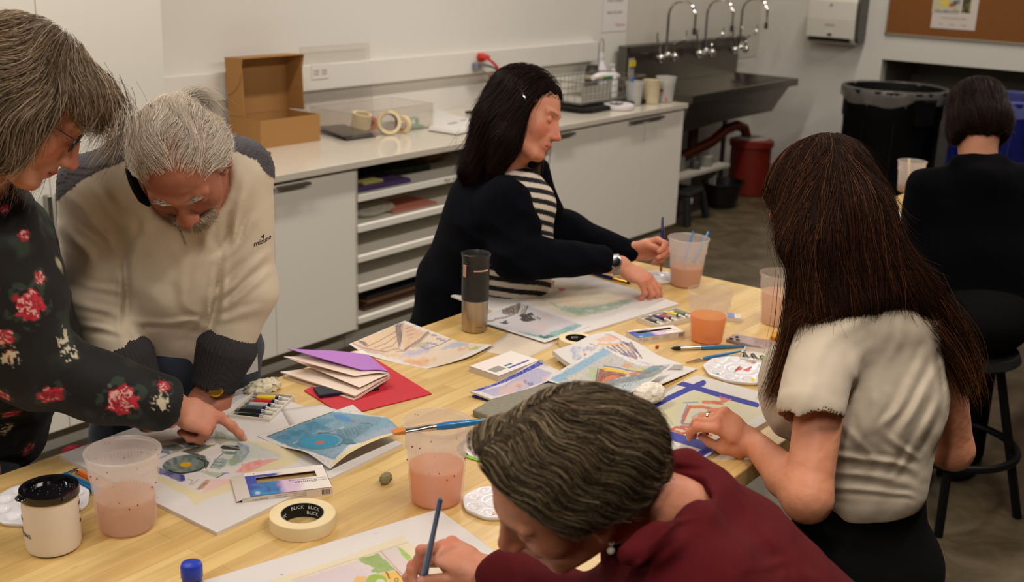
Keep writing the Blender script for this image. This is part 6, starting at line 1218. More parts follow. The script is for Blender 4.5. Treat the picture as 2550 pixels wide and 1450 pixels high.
def face_col(F, P, base, red, lip, brow, brow_al=.75, lash=(40, 26, 20), extra=None, blush=1.):
    q = F.loc(P); x, y, z = q[:, 0], q[:, 1], q[:, 2]; ax = np.abs(x); n = fbm(P*60, 2)*.5+fbm(P*22, 2)*.5; c = np.tile(np.array(srgb(base)), (len(P), 1))
    def put(a, col):
        nonlocal c
        a = np.clip(a, 0, 1)[:, None]; c = c*(1-a)+np.array(srgb(col))*a
    g = lambda cx, cy, cz, r: np.exp(-(((ax-cx)/r[0])**2+((y-cy)/r[1])**2+((z-cz)/r[2])**2))
    put(.18*np.clip(n, 0, 1), red); put(.8*blush*g(0, .112, -.022, (.014, .02, .016)), red); put(.55*blush*g(.042, .07, -.020, (.024, .03, .022)), red); put(.5*blush*g(.080, 0, 0, (.014, .03, .04)), red); put(.35*blush*g(0, .085, -.088, (.02, .02, .014)), red)
    fr = (y > .06)
    put(.85*fr*np.clip(1.4-((ax/.021)**2+((z+.0565)/.0085)**2), 0, 1), lip); put(.9*fr*np.clip(1-np.abs(z+.0562+.0*ax)/.0012, 0, 1)*(ax < .021), (90, 40, 36))
    zb = .033-.10*(ax-.028)**2/.03; put(brow_al*fr*np.clip(1.3-np.abs(z-zb)/.0042, 0, 1)*(ax > .011)*(ax < .047)*(.7+.5*n), brow)
    ze = .0065+.0*ax+3.5*(ax-.031)**2; put(.9*fr*np.clip(1.2-np.abs(z-ze)/.0013, 0, 1)*(ax > .018)*(ax < .045), lash)
    put(.35*fr*g(.031, .085, .012, (.016, .02, .010)), red)
    put(.9*np.clip(1.2-np.hypot((ax-.006)/.0032, (z+.0355)/.003), 0, 1)*(y > .1), (70, 30, 24))
    if extra: c = extra(q, c, put_fn=lambda c0, a, col: c0*(1-np.clip(a, 0, 1)[:, None])+np.array(srgb(col))*np.clip(a, 0, 1)[:, None])
    return c
def creases(L, D0=None):
    """cloth creases pulled along lines: (px a, px b, width, depth) seen from the front of the garment"""
    def f(P):
        Q = proj_px(P); r = np.zeros(len(P)); nz = vnoise(P*17)
        for a, b, w, am in L:
            a = np.array(a, float); b = np.array(b, float); d = b-a; l = np.linalg.norm(d); t = (Q-a) @ d/(l*l); n = np.array([-d[1], d[0]])/l; s = (Q-a) @ n/w; g = np.clip(np.minimum(t+.2, 1.2-t)*2.2, 0, 1)*np.clip(.75+.9*nz, .1, 1.4); s = s+1.6*nz*(t*2-1)+.9*nz; r += .8*am*g*(np.exp(-s*s)-.7*np.exp(-(s-1.7)**2)-.35*np.exp(-(s+1.7)**2))
        return r
    return f
class Hand:
    """a whole hand: wrist W, direction d to the knuckles, back of hand n, side +1 when the thumb lies on d x n"""
    def __init__(s, W, d, n, side=1, sc=1., curl=None, spread=None, thumb=None, wristr=(.027, .019), arm=None, fix=None, thumbw=None):
        s.W = np.array(W, float); d = nrm(d); n = np.asarray(n, float); n = nrm(n-d*(n @ d)); t = np.cross(d, n)*side; s.d, s.n, s.t, s.sc = d, n, t, sc
        curl = curl or [(.2, .3, .2)]*4; spread = spread or (.10, .02, -.05, -.14); P = lambda a, b, c: s.W+sc*(a*d+b*t+c*n); s.P = P; s.pr = []; s.nails = []; s.joints = []
        s.pr += [slab(P(.004, 0, 0), P(.050, .002, .001), t, .026*sc, .036*sc, .016*sc, .0145*sc, k=.010), slab(P(.045, .002, .001), P(.080, .001, .001), t, .036*sc, .037*sc, .0145*sc, .0115*sc, k=.010), ell(P(.040, -.020, -.007), np.array([.028, .014, .012])*sc, [d, t, n], k=.010)]
        LN = ((.042, .025, .020), (.046, .029, .021), (.042, .027, .021), (.033, .020, .019)); OF = ((.086, .0275), (.090, .0090), (.086, -.0098), (.078, -.0275)); RD = ((.0098, .0086, .0076), (.0100, .0088, .0077), (.0094, .0083, .0073), (.0084, .0074, .0066))
        for i in range(4):
            if fix and i in fix:
                J = [np.array(v, float) for v in fix[i]]; r = RD[i]; b0 = P(.045, OF[i][1]*.75, .002); s.pr.append(cone(b0, J[0], .0098*sc, .0108*sc, .008))
                for j in range(3): s.pr.append(cone(J[j], J[j+1], (r[0]*1.06, r[0], r[1])[j]*sc, (r[0]*.93, r[1]*.95, r[2]*.9)[j]*sc, (.006, .0022, .002)[j])); s.pr.append(ell(J[j], (r[0]*1.06, r[0], r[1])[j]*sc*1.08, k=.003))
                dr = nrm(J[3]-J[2]); dn = nrm(n-dr*(n @ dr)); s.nails.append((J[3]+dn*r[2]*sc*.62-dr*.003*sc, dn, dr, .0058*sc)); s.joints.append(J); continue
            a = 0.; p = P(OF[i][0], OF[i][1], .001); b0 = P(.045, OF[i][1]*.75, .002); s.pr.append(cone(b0, p, .0095*sc, .0108*sc, .007)); sp = spread[i]; J = [p]
            c = curl[i]
            for j in range(3):
                a += c[j]; dr = nrm((d*math.cos(sp)+t*math.sin(sp))*math.cos(a)-n*math.sin(a)); e = p+dr*LN[i][j]*sc; r = RD[i]; r0 = (r[0]*1.06, r[0], r[1])[j]*sc; r1 = (r[0]*.93, r[1]*.95, r[2]*.9)[j]*sc
                s.pr.append(cone(p, e, r0, r1, (.006, .0022, .002)[j])); s.pr.append(ell(p, r0*1.08, k=.003)); dn = nrm((d*math.cos(sp)+t*math.sin(sp))*math.sin(a)+n*math.cos(a)); p = e; J.append(p)
            s.nails.append((p+dn*r[2]*sc*.62-dr*.003*sc, dn, dr, .0058*sc)); s.joints.append(J)
        th = thumb or ((.052, .046, -.016), (.082, .058, -.020), (.106, .060, -.022)); A = P(.012, .022, -.006); q = [A]+([np.array(v, float) for v in thumbw] if thumbw is not None else [P(*v) for v in th])
        s.pr += [cone(q[0], q[1], .0155*sc, .0135*sc, .012), cone(q[1], q[2], .0118*sc, .0102*sc, .004), cone(q[2], q[3], .0104*sc, .0088*sc, .003), ell((q[0]+q[1])/2-n*.003*sc, np.array([.024, .015, .013])*sc, [nrm(q[1]-q[0]), t, n], k=.012)]
        dt = nrm(q[3]-q[2]); nn = nrm(n*.5+t*.6-dt*((n*.5+t*.6) @ dt)); s.nails.append((q[3]+nn*.0062*sc-dt*.003*sc, nn, dt, .0066*sc)); s.thumb = q
        if arm is not None:
            A0, r_el = arm; s.pr += [slab(s.W-d*.0, A0, t, wristr[0]*sc, r_el, wristr[1]*sc, r_el*.95, k=.012)]
    def col(s, P, c, nailc=(206, 150, 132), red=(186, 92, 72)):
        for J in s.joints:
            for k, p in enumerate(J[:3]):
                a = (.45, .40, .3)[k]*np.exp(-(np.linalg.norm(P-p-s.n*.008, axis=1)/(.011*s.sc))**2)[:, None]; c = c*(1-a)+np.array(srgb(red))*a
            a = .35*np.exp(-(np.linalg.norm(P-J[3], axis=1)/(.008*s.sc))**2)[:, None]; c = c*(1-a)+np.array(srgb(red))*a
        for (p, n, d, r) in s.nails:
            q = P-p; w = np.cross(n, d); e = np.sqrt(((q @ d)/(r*1.1))**2+((q @ w)/(r*.85))**2+((q @ n)/(r*.7))**2); a = (.75*np.clip((1.05-e)/.12, 0, 1))[:, None]; c = c*(1-a)+np.array(srgb(nailc))*a
        return c
def skin_disp(sc=1., amp=1.):
    return lambda P: amp*(.0005*fbm(P*70, 2)+.00022*fbm(P*260, 1))
def arm_prims(sh, el, wr, r=(.052, .040, .041, .026), k=.02):
    sh, el, wr = (np.array(v, float) for v in (sh, el, wr)); m = el+(wr-el)*.28
    return [cone(sh, el, r[0], r[1], k), cone(el, m, r[1]*.98, r[2], .02), cone(m, wr, r[2], r[3], .015)]
skinm = {}
def skin_mat(k='skin', rough=.5, sss=.12): return mat(k, rough=rough, vcol=True, sss=sss, spec=.35, bump=.12, bscale=700)
def person(name, label, loc): return empty(name, loc, 0, label, 'person')
def add_mesh(name, parts, m, par, colf=None, smooth=True, filt=None):
    V, F = join(parts) if isinstance(parts, list) else parts
    col = colf(V.astype(float)) if colf is not None else None
    o = link_mesh(name, (V-np.array(par.location, np.float32)).astype(np.float32), F, m, par, smooth=smooth, col=col); return o
def folds(dirs, k=.9):
    """sum of soft folds: list of (direction, wavelength, amplitude, wander)"""
    D = [(nrm(d), 2*PI/w, a, wd) for d, w, a, wd in dirs]
    def f(P):
        r = 0; n = fbm(P*6, 2)
        for i, (d, w, a, wd) in enumerate(D):
            m = np.clip(.55+.9*vnoise(P*5+17*i), 0, 1.2); s = np.sin(.5*((P @ d)*w+1.5*wd*n+i*1.7)); r = r-a*.42*m*(1-s*s)**2*2+a*.2
        return r
    return f
def hair_strands(name, par, prims, mask, flow, n, L, w, colors, m, seed=1, steps=9, off=(0., .004), roots=None, lift=.006, cw=None, grav=.0, box=None, h=.006, clump=0.):
    R = np.random.default_rng(seed)
    if roots is None:
        V, F = polygonize(prims, h); V = V.astype(float); V = V[mask(V)]
        idx = R.integers(0, len(V), n); P = V[idx]+R.normal(0, h*.5, (n, 3))
    else: P = roots(n, R)
    n = len(P); o = R.uniform(off[0], off[1], n); Ls = L*R.uniform(.55, 1.15, n) if np.isscalar(L) else R.uniform(L[0], L[1], n); pts = [P]; e = .0015
    def grad(P):
        d0 = sdf_eval(prims, P); G = np.stack([sdf_eval(prims, P+e*np.eye(3)[i])-d0 for i in range(3)], 1)/e; return d0, G/np.maximum(np.linalg.norm(G, axis=1), 1e-6)[:, None]
    jit = R.normal(0, 1, (n, 3)); d0, G = grad(P); P = P-G*(d0-o)[:, None]; pts = [P]
    ph = R.uniform(0, 6.28, n)
    for k in range(steps):
        t = flow(P)+.12*jit+.05*R.normal(0, 1, (n, 3)); d0, G = grad(P); t = t-G*np.sum(t*G, 1)[:, None]; t /= np.maximum(np.linalg.norm(t, axis=1), 1e-6)[:, None]
        P = P+t*(Ls/steps)[:, None]; d1, G = grad(P); oo = o+lift*((k+1)/steps)**3*np.abs(jit[:, 0]); P = P-G*np.clip(d1-oo, -.03, .012)[:, None]*.95; P = P+np.array([0, 0, -grav*(k/steps)**2]); pts.append(P)
    K = len(pts); A = np.stack(pts, 1); T_ = np.gradient(A, axis=1); T_ /= np.maximum(np.linalg.norm(T_, axis=2), 1e-7)[..., None]
    ref = np.array([.3, .2, .93]); B1 = np.cross(T_, ref); B1 /= np.maximum(np.linalg.norm(B1, axis=2), 1e-6)[..., None]; B2 = np.cross(T_, B1)
    ww = w*R.uniform(.6, 1.3, n)[:, None]*(1-.75*np.linspace(0, 1, K)[None]**2); ring = []
    for q in range(3): a = 2*PI*q/3; ring.append(A+(B1*math.cos(a)+B2*math.sin(a))*ww[..., None])
    V = np.stack(ring, 2).reshape(-1, 3); base = (np.arange(n)*K*3)[:, None, None]; i = np.arange(K-1)[None, :, None]; q = np.arange(3)[None, None, :]
    a = base+i*3+q; b = base+i*3+(q+1) % 3; F = np.stack([a, b, b+3, a+3], -1).reshape(-1, 4)
    C = np.array([srgb(c) for c in colors]); pick = R.choice(len(C), n, p=cw); col = C[pick]*R.uniform(.8, 1.2, (n, 1)); col = np.repeat(col, K*3, 0)
    return link_mesh(name, (V-np.array(par.location)).astype(np.float32), F, m, par, smooth=True, col=col)
def hair_mat(k, rough=.42): return mat(k, rough=rough, vcol=True, spec=.12)
def guides(G, sharp=2.):
    """flow field from guide polylines"""
    S = []; D = []
    for g in G:
        g = [np.array(p, float) for p in g]
        for a, b in zip(g[:-1], g[1:]):
            for t in (.25, .75): S.append(a+(b-a)*t); D.append(nrm(b-a))
    S = np.array(S); D = np.array(D)
    def f(P):
        w = 1/(np.linalg.norm(P[:, None]-S[None], axis=2)**(2*sharp)+1e-9); return (w/w.sum(1, keepdims=True)) @ D
    return f
def surf_prims(L, grow): return L

from mathutils.bvhtree import BVHTree
def bvh_of(o):
    dg = bpy.context.evaluated_depsgraph_get(); dg.update(); me = o.data; Mw = o.matrix_world if o.parent is None else Matrix.Translation(o.parent.location)
    return BVHTree.FromPolygons([Mw @ v.co for v in me.vertices], [tuple(p.vertices) for p in me.polygons])
def hit(bvh, px, py):
    h = bvh.ray_cast(Vector(CC), Vector(nrm(ray(px, py)))); return (np.array(h[0]), np.array(h[1])) if h[0] is not None else (None, None)
def decal_text(name, s, px, py, size, m, par, bvh, ang=0., shear=0., dx=None):
    """embroidered lettering laid on a garment"""
    P, N = hit(bvh, px, py)
    if P is None: return
    if N @ CF > 0: N = -N
    X = nrm(CR-N*(N @ CR)); Y = np.cross(N, X); X, Y = X*math.cos(ang)+Y*math.sin(ang), -X*math.sin(ang)+Y*math.cos(ang)
    o = text_mesh(name, s, size, m, par, Matrix.Identity(4), .0002, shear=shear); loc = np.array(par.location)
    for v in o.data.vertices:
        q = P+X*v.co.x+Y*v.co.y; h = bvh.ray_cast(Vector(q+N*.03), Vector(-N)); q = (np.array(h[0]) if h[0] is not None else q)+N*(.0006+v.co.z); v.co = Vector(q-loc)
    return o
def tuft(name, par, pts, r, n, m, colors, L=None, seed=1, w=.0004, steps=8, spread=.3):
    """loose lock of hair following a polyline"""
    R = np.random.default_rng(seed); pts = np.array(pts, float); K = steps+1; out = np.zeros((n, K, 3)); t = np.linspace(0, 1, K)
    seg = np.linspace(0, 1, len(pts)); base = np.stack([np.interp(t, seg, pts[:, i]) for i in range(3)], 1)
    for _ in range(2): base[1:-1] = (base[:-2]+2*base[1:-1]+base[2:])/4
    o0 = R.normal(0, 1, (n, 3))*np.array(r if np.isscalar(r) else r[0]); o1 = o0*.6+R.normal(0, 1, (n, 3))*(r if np.isscalar(r) else r[1])*spread
    l = R.uniform(.7, 1.05, n); ph = R.uniform(0, 6, n)
    for k in range(K):
        tt = t[k]*l; b = np.stack([np.interp(tt, t, base[:, i]) for i in range(3)], 1); out[:, k] = b+o0*(1-t[k])+o1*t[k]+(.0015*np.sin(5*tt+ph))[:, None]
    T_ = np.gradient(out, axis=1); T_ /= np.maximum(np.linalg.norm(T_, axis=2), 1e-7)[..., None]; B1 = np.cross(T_, np.array([.3, .2, .93])); B1 /= np.maximum(np.linalg.norm(B1, axis=2), 1e-6)[..., None]; B2 = np.cross(T_, B1)
    ww = w*R.uniform(.6, 1.3, n)[:, None]*(1-.8*t[None]**2); V = np.stack([out+(B1*math.cos(2*PI*q/3)+B2*math.sin(2*PI*q/3))*ww[..., None] for q in range(3)], 2).reshape(-1, 3)
    bs = (np.arange(n)*K*3)[:, None, None]; i = np.arange(K-1)[None, :, None]; q = np.arange(3)[None, None, :]; a = bs+i*3+q; b = bs+i*3+(q+1) % 3; F = np.stack([a, b, b+3, a+3], -1).reshape(-1, 4)
    C = np.array([srgb(c) for c in colors])[R.integers(0, len(colors), n)]*R.uniform(.8, 1.2, (n, 1)); return link_mesh(name, (V-np.array(par.location)).astype(np.float32), F, m, par, smooth=True, col=np.repeat(C, K*3, 0))
import os
ONLY = None
# ================================================================ PEOPLE
D = dep
def cloth_disp(fold, weave=0.): return lambda P: fold(P)+.0012*fbm(P*28, 2)
# ---------------------------------------------------------------- woman in burgundy (nearest)
def woman_burgundy():
    e = person('person', 'person with short grey brown hair and burgundy blouse bending low over a sheet', (1.35, .35, 0))
    F = Frame(D(1421, 1206, 1.46), V3(-.82, -.57, 0), V3(-.42, .60, .68), .98)
    nb_ = D(1700, 1290, 1.54)
    hp = head_prims(F, wide=1.02, nose=1.08, jaw=1.05, chin=1.05, neck=nb_)
    sk = dict(base=(182, 122, 96), red=(164, 76, 60), lip=(150, 76, 68), brow=(44, 30, 22), brow_al=1.)
    W = D(1222, 1430, 1.73); n_ = V3(.30, .80, .40)
    idx = [D(1112, 1385, 1.76), D(1046, 1392, 1.775), D(1026, 1420, 1.775), D(1030, 1456, 1.77)]; mid = [D(1085, 1395, 1.80), D(1030, 1410, 1.81), D(1016, 1440, 1.80), D(1024, 1470, 1.79)]
    H = Hand(W, V3(-.88, .38, -.15), n_, side=-1, sc=.95, curl=[(.4, .7, .4), (.5, .8, .5), (.7, 1., .6), (.9, 1.1, .6)], fix={0: idx, 1: mid}, thumbw=[D(1168, 1436, 1.715), D(1110, 1443, 1.715), D(1052, 1447, 1.735)])
    el = D(1520, 1560, 1.55); sh = D(1735, 1310, 1.64)
    arm = [cone(el, W, .040, .027, .015)]
    core = [slab(nb_-V3(-.04, .08, 0), np.array([1.42, .34, .72]), np.array([.75, .6, 0]), .14, .14, .09, .10), ell((1.42, .36, .70), (.17, .16, .14))]
    cf = lambda P: H.col(P, face_col(F, P, **sk))
    # seated legs inside the trousers keep the body whole
    legs = [cone((1.36, .36, .70), (1.22, .72, .66), .085, .06), cone((1.22, .72, .66), (1.25, .70, .12), .055, .04), cone((1.50, .36, .70), (1.50, .72, .66), .085, .06), cone((1.50, .72, .66), (1.50, .70, .12), .055, .04), cone((1.25, .70, .1), (1.22, .82, .05), .04, .03), cone((1.50, .70, .1), (1.48, .82, .05), .04, .03)]
    add_mesh('body', [polygonize(hp, .0026, skin_disp()), polygonize(H.pr+arm, .0018, skin_disp()), polygonize(core+legs, .012)], skin_mat(), e, cf)
    # blouse
    bk = D(1770, 1400, 1.52); hip = np.array([1.45, .32, .80]); ax = nrm(V3(.12, .75, -.65))
    bl = [slab(D(1735, 1365, 1.56), D(1830, 1560, 1.50), V3(.15, .70, -.70), .145, .165, .085, .10, k=.05), slab(D(1830, 1560, 1.50), hip, V3(.2, .6, -.75), .165, .175, .11, .12, k=.05), ell(D(1715, 1310, 1.56), (.07, .07, .06), k=.05),
          cone(sh, el, .062, .054, .05), cone(el, D(1262, 1437, 1.69), .054, .043, .03), ell(D(1740, 1470, 1.42), (.07, .07, .07), k=.06), cone(D(1740, 1490, 1.42), D(1500, 1750, 1.35), .065, .05, .05)]
    # collar standing away from the neck
    cA = D(1640, 1235, 1.47); cB = D(1735, 1300, 1.52)
    bl += [cone(D(1615, 1160, 1.53), D(1705, 1165, 1.57), .016, .022, .03), cone(D(1705, 1165, 1.57), D(1768, 1225, 1.56), .022, .026, .03), cone(D(1768, 1225, 1.56), D(1730, 1310, 1.44), .024, .024, .03), cone(D(1730, 1310, 1.44), D(1640, 1345, 1.38), .024, .016, .03), cone(D(1640, 1345, 1.38), D(1560, 1385, 1.36), .016, .012, .03)]
    bl += [cone(D(1580, 1265, 1.47), D(1690, 1245, 1.50), .066, .042, .01, 's')]
    bl += [cone(D(1205, 1425, 1.74), D(1268, 1440, 1.685), .0375, .030, .004, 's')]
    cut = nrm(V3(1, -.25, .1)); cp = D(1205, 1410, 1.72)
    bl += [Prim(lambda P: -((P-cp) @ cut), cp, 9, .004, 'i')] if False else []
    fo_ = folds([(V3(.8, .6, .2), .11, .006, 2.2), (V3(-.3, .9, .1), .07, .003, 2.5)]); cr1 = creases([((1640, 1160), (1740, 1180), 7, -.004), ((1760, 1200), (1790, 1300), 9, .006), ((1700, 1240), (1775, 1215), 8, .006), ((1600, 1370), (1720, 1290), 10, .006), ((1550, 1440), (1700, 1330), 9, .004), ((1840, 1240), (1900, 1330), 8, .003), ((1860, 1420), (1960, 1400), 10, .004), ((1300, 1400), (1290, 1450), 10, -.003), ((1920, 1330), (1960, 1440), 8, .004)]); fo = lambda P: fo_(P)-cr1(P)
    add_mesh('blouse', polygonize(bl, .0042, cloth_disp(fo), dm=.02), mat('burgundy_cloth', (78, 14, 20), .9, spec=.15, noise=.08, nscale=60, bump=.15, bscale=500), e)
    tr = [slab((1.43, .33, .86), (1.43, .36, .66), (1, 0, 0), .17, .19, .12, .15, k=.05)]+[cone((1.36, .38, .69), (1.22, .72, .67), .095, .07, .04), cone((1.22, .72, .67), (1.25, .70, .12), .068, .055, .03), cone((1.50, .38, .69), (1.50, .72, .67), .095, .07, .04), cone((1.50, .72, .67), (1.50, .70, .12), .068, .055, .03)]
    add_mesh('trousers', polygonize(tr, .009), mat('black_trousers', (6, 6, 7), .9, spec=.12), e)
    for x in (1.25, 1.50): MB().ball((x-e.location.x-.01, .76-e.location.y, .035), (.045, .12, .035), 16, 10).build('shoe', blackp, e, smooth=True)
    # hair
    L = lambda x, y, z: F(x, y, z)
    hs = [ell(L(0, -.018, .052), np.array([.080, .102, .082])*F.s, F.M, k=.02), ell(L(0, -.050, .01), np.array([.074, .058, .070])*F.s, F.M, k=.03), ell(L(-.060, -.012, .022), np.array([.026, .055, .046])*F.s, F.M, k=.02), ell(L(.062, -.012, .02), np.array([.030, .06, .05])*F.s, F.M, k=.02), cone(L(0, -.085, .0), L(0, -.090, -.062), .055, .030, .03), ell(L(.030, .052, .095), np.array([.046, .034, .030]), F.M, k=.03)]
    def hl(P): q = F.loc(P); return np.maximum(q[:, 1]-(.040+.42*(q[:, 2]-.035)), (.018-q[:, 2])*(q[:, 1] > -.028)+(q[:, 1] <= -.028)*(-.3))*.75
    hs += [Prim(hl, L(0, 0, 0), 9, .012, 'i')]
    fl_g = [[L(.03, .10, .10), L(.028, .03, .142), L(.02, -.02, .146)]]
    P0 = L(.028, .045, .13)   # parting on the far side runs front to back
    def flow(P):
        q = F.loc(P); x, y, z = q[:, 0]-.026, q[:, 1], q[:, 2]; a = np.stack([np.sign(x)*1.0+0*x, -.25-.9*np.clip(-y*8, 0, 1.4), -.45-.9*np.clip((.09-z)*9, 0, 1.3)], 1); near = np.clip(1-np.abs(x)/.02, 0, 1)
        back = np.clip((-y-.02)*14, 0, 1); a[:, 0] *= (1-.75*back); a[:, 2] -= 1.1*back; a[:, 1] -= .5*(1-back)*np.clip((.1-z)*12, 0, 1)
        wv = .45*np.sin(z*75+3*x*20+y*20)[:, None]*np.array([[0, 1., .0]]); a = a+wv; return a @ F.M
    mk = lambda P: (sdf_eval([ell(L(0, .12, .0), np.array([.10, .045, .07]), F.M)], P) > -.0)
    V_, F_ = polygonize(hs, .0035, lambda P: .0022*np.sin(fbm(F.loc(P)*np.array([60, 14, 14]), 2)*5), dm=.01)
    add_mesh('hair', (V_, F_), mat('hair_under_grey', (64, 54, 42), .9, spec=.08), e)
    cols = [(112, 96, 74), (82, 68, 50), (56, 44, 32), (38, 29, 21), (178, 160, 130), (146, 128, 98)]
    hair_strands('hair_strands', e, hs, mk, flow, 11000, (.07, .13), .00042, cols, hair_mat('hair_grey_brown'), 3, steps=10, off=(.0, .006), lift=.004, cw=[.22, .25, .22, .13, .07, .11])
    # earring
    eo = L(-.081, -.002, -.040); g = MB().ball(tuple(eo-np.array(e.location)), .0042, 12, 8).ball(tuple(eo-np.array(e.location)-np.array([0, 0, .011])), .0052, 12, 8).tube([tuple(eo-np.array(e.location)), tuple(eo-np.array(e.location)-np.array([0, 0, .01]))], .0008, 6); g.build('earring', mat('pearl', (206, 200, 190), .2, coat=.5), e, smooth=True)
    # the brush she holds
    brush(D(1043, 1500, 1.79), D(1097, 1243, 1.60), 'blue brush held upright in the fingers of the woman in burgundy', r=.0040, wide=.003, hl=.014, fl=.03, hair=(60, 40, 30), m=mat('brush_deep', (16, 78, 122), .35, coat=.3), rt=.0036, text='32')
    st = stool((1.42, .36, 0), 'black stool under the woman in burgundy')
    return e
# ---------------------------------------------------------------- old man
def old_man():
    e = person('person', 'person with white hair and beard in a cream sweater leaning on the table edge', (1.5, 2.12, 0)); O_ = np.array(e.location)
    F = Frame(D(455, 407, 2.20), V3(.10, -.95, .29), V3(.0, .29, .955), .99)
    nb_ = D(450, 385, 2.22); cen = D(412, 470, 2.30); ax = nrm(np.array([.86, -.51, -.02])); wst = D(440, 830, 2.56)
    shL = D(600, 428, 2.36); shR = D(236, 470, 2.24); elL = D(615, 720, 2.44); elR = D(232, 735, 2.34); wL = D(535, 950, 2.47); wR = D(350, 985, 2.40)
    sk = dict(base=(164, 104, 80), red=(132, 62, 48), lip=(150, 80, 66), brow=(150, 136, 120), brow_al=.5)
    def ex(q, c, put_fn):
        n = fbm(q*70, 2); c = put_fn(c, .5*np.clip(n-.25, 0, 1)*(q[:, 2] > 0), (120, 62, 44)); c = put_fn(c, .55*np.clip((q[:, 2]-.075)*16, 0, 1), (214, 150, 132))
        for x, y, z, r in ((.052, .07, .05, .004), (.058, .06, .03, .003), (.05, .075, .02, .002)): c = put_fn(c, .8*np.exp(-(((q[:, 0]-x)/r)**2+((q[:, 2]-z)/r)**2))*(q[:, 1] > .03), (90, 50, 40))
        return c
    HL = Hand(wL, D(508, 1005, 2.45)-wL, V3(.25, .62, .75), side=-1, sc=1.0, curl=[(.9, 1.1, .6), (.9, 1.2, .7), (1., 1.2, .7), (1., 1.2, .7)], thumb=((.045, .040, -.02), (.06, .036, -.045), (.07, .02, -.055)))
    HR = Hand(wR, D(395, 1045, 2.36)-wR, V3(-.2, .7, .68), side=1, sc=1.0, curl=[(.9, 1.1, .6), (.9, 1.2, .7), (1., 1.2, .7), (1., 1.2, .7)], thumb=((.045, .040, -.02), (.06, .036, -.045), (.07, .02, -.055)))
    arms = arm_prims(shL, elL, wL, (.05, .04, .042, .03))+arm_prims(shR, elR, wR, (.05, .04, .042, .03))
    hipc = wst+np.array([.03, .05, -.06]); legs = []; LG = []
    for s in (-1, 1): h0 = hipc+ax*s*.09; k0 = h0+ax*s*.02+np.array([0, .02, -.42]); f0 = np.array([k0[0], k0[1]+.03, .08]); LG.append((h0, k0, f0)); legs += [cone(h0, k0, .085, .055, .03), cone(k0, f0, .055, .04, .02), cone(f0, f0+np.array([-.06, -.14, -.03]), .04, .03)]
    core = [slab(cen, wst, ax, .15, .14, .09, .10), ell(hipc, (.16, .13, .13))]+legs
    cf = lambda P: HR.col(P, HL.col(P, face_col(F, P, extra=ex, blush=1.1, **sk)))
    hp = head_prims(F, wide=1.06, nose=1.25, jaw=1.08, brow=1.3, chin=1.15, neck=nb_)
    add_mesh('body', [polygonize(hp, .0032, skin_disp(amp=1.6)), polygonize(HL.pr+HR.pr+arms, .0028, skin_disp()), polygonize(core, .012)], skin_mat(), e, cf)
    sw = [slab(cen, cen+(wst-cen)*.5, ax, .150, .155, .105, .115, k=.05), slab(cen+(wst-cen)*.5, wst, ax, .155, .155, .115, .120, k=.05), cone(shL, cen+np.array([0, 0, .02]), .062, .085, .05), cone(shR, cen+np.array([0, 0, .02]), .062, .085, .05), ell(D(445, 400, 2.38), (.11, .09, .08), k=.07),
          cone(shL, elL, .064, .060, .025), cone(elL, wL+(elL-wL)*.12, .060, .050, .03), cone(shR, elR, .064, .060, .025), cone(elR, wR+(elR-wR)*.12, .060, .050, .03)]
    sw += [ell(F(0, .01, -.04), np.array([.075, .10, .085])*1.05, F.M, k=.02, op='s')]
    fo_ = folds([(V3(.75, -.6, .1), .14, .007, 2.4), (V3(.9, .5, 0), .16, .006, 2.2)])
    c1 = creases([((372, 560), (300, 730), 13, .008), ((330, 560), (350, 760), 14, .005), ((450, 640), (470, 800), 16, .004), ((520, 560), (490, 760), 14, .005), ((612, 470), (556, 640), 12, .009), ((650, 520), (570, 640), 10, .006), ((655, 640), (545, 735), 11, .010), ((665, 680), (550, 770), 10, .006), ((640, 770), (540, 800), 10, .005), ((185, 500), (290, 620), 12, .007), ((160, 570), (262, 690), 13, .008), ((250, 470), (330, 600), 14, .006), ((180, 700), (300, 725), 9, .007), ((185, 755), (300, 780), 9, .007), ((205, 810), (300, 825), 8, .006), ((312, 650), (318, 840), 9, -.016), ((548, 640), (530, 830), 9, -.014), ((340, 800), (520, 812), 8, .004)])
    fo = lambda P: fo_(P)-c1(P)
    def yoke(P):
        Q = proj_px(P); return Q[:, 1] < np.interp(Q[:, 0], (120, 165, 200, 250, 330, 470, 590, 640, 662, 720), (520, 482, 452, 425, 394, 372, 378, 400, 432, 470))
    def swd(P):
        s = yoke(P); return fo(P)+.001*fbm(P*28, 2)+s*(.0016*np.sin((P @ nrm(V3(.15, 1, -.3)))*2*PI/.0075)-.001)
    def swc(P):
        g = yoke(P); c = np.tile(np.array(srgb(206, 192, 170)), (len(P), 1)); c[g] = srgb(72, 68, 72); return c
    so = add_mesh('sweater', polygonize(sw, .0038, swd, dm=.02), mat('sweater_knit', rough=.9, vcol=True, sheen=.05, bump=.12, bscale=400), e, swc)
    cu = mat('cuff_grey', (46, 44, 46), .9)
    for a, b in ((wL, elL), (wR, elR)):
        a_ = a+(b-a)*.02; b_ = a+(b-a)*.36; dr = nrm(b-a); u_ = nrm(np.cross(dr, CF)); v_ = np.cross(dr, u_)
        add_mesh('cuff', polygonize([cone(a_, b_, .049, .064, .01), cone(a-dr*.04, a+dr*.004, .06, .036, .004, 's')], .003, lambda P: .0016*np.sin(np.arctan2((P-a) @ u_, (P-a) @ v_)*44)), cu, e)
    # dark shirt collar at the neck, zip
    bv = bvh_of(so); zp = []; cp_ = []
    for p in ((322, 402), (324, 425), (331, 450), (342, 474), (356, 496), (372, 512)):
        h_, n_ = hit(bv, *p)
        if h_ is not None: cp_.append(tuple(h_-CF*.001-O_))
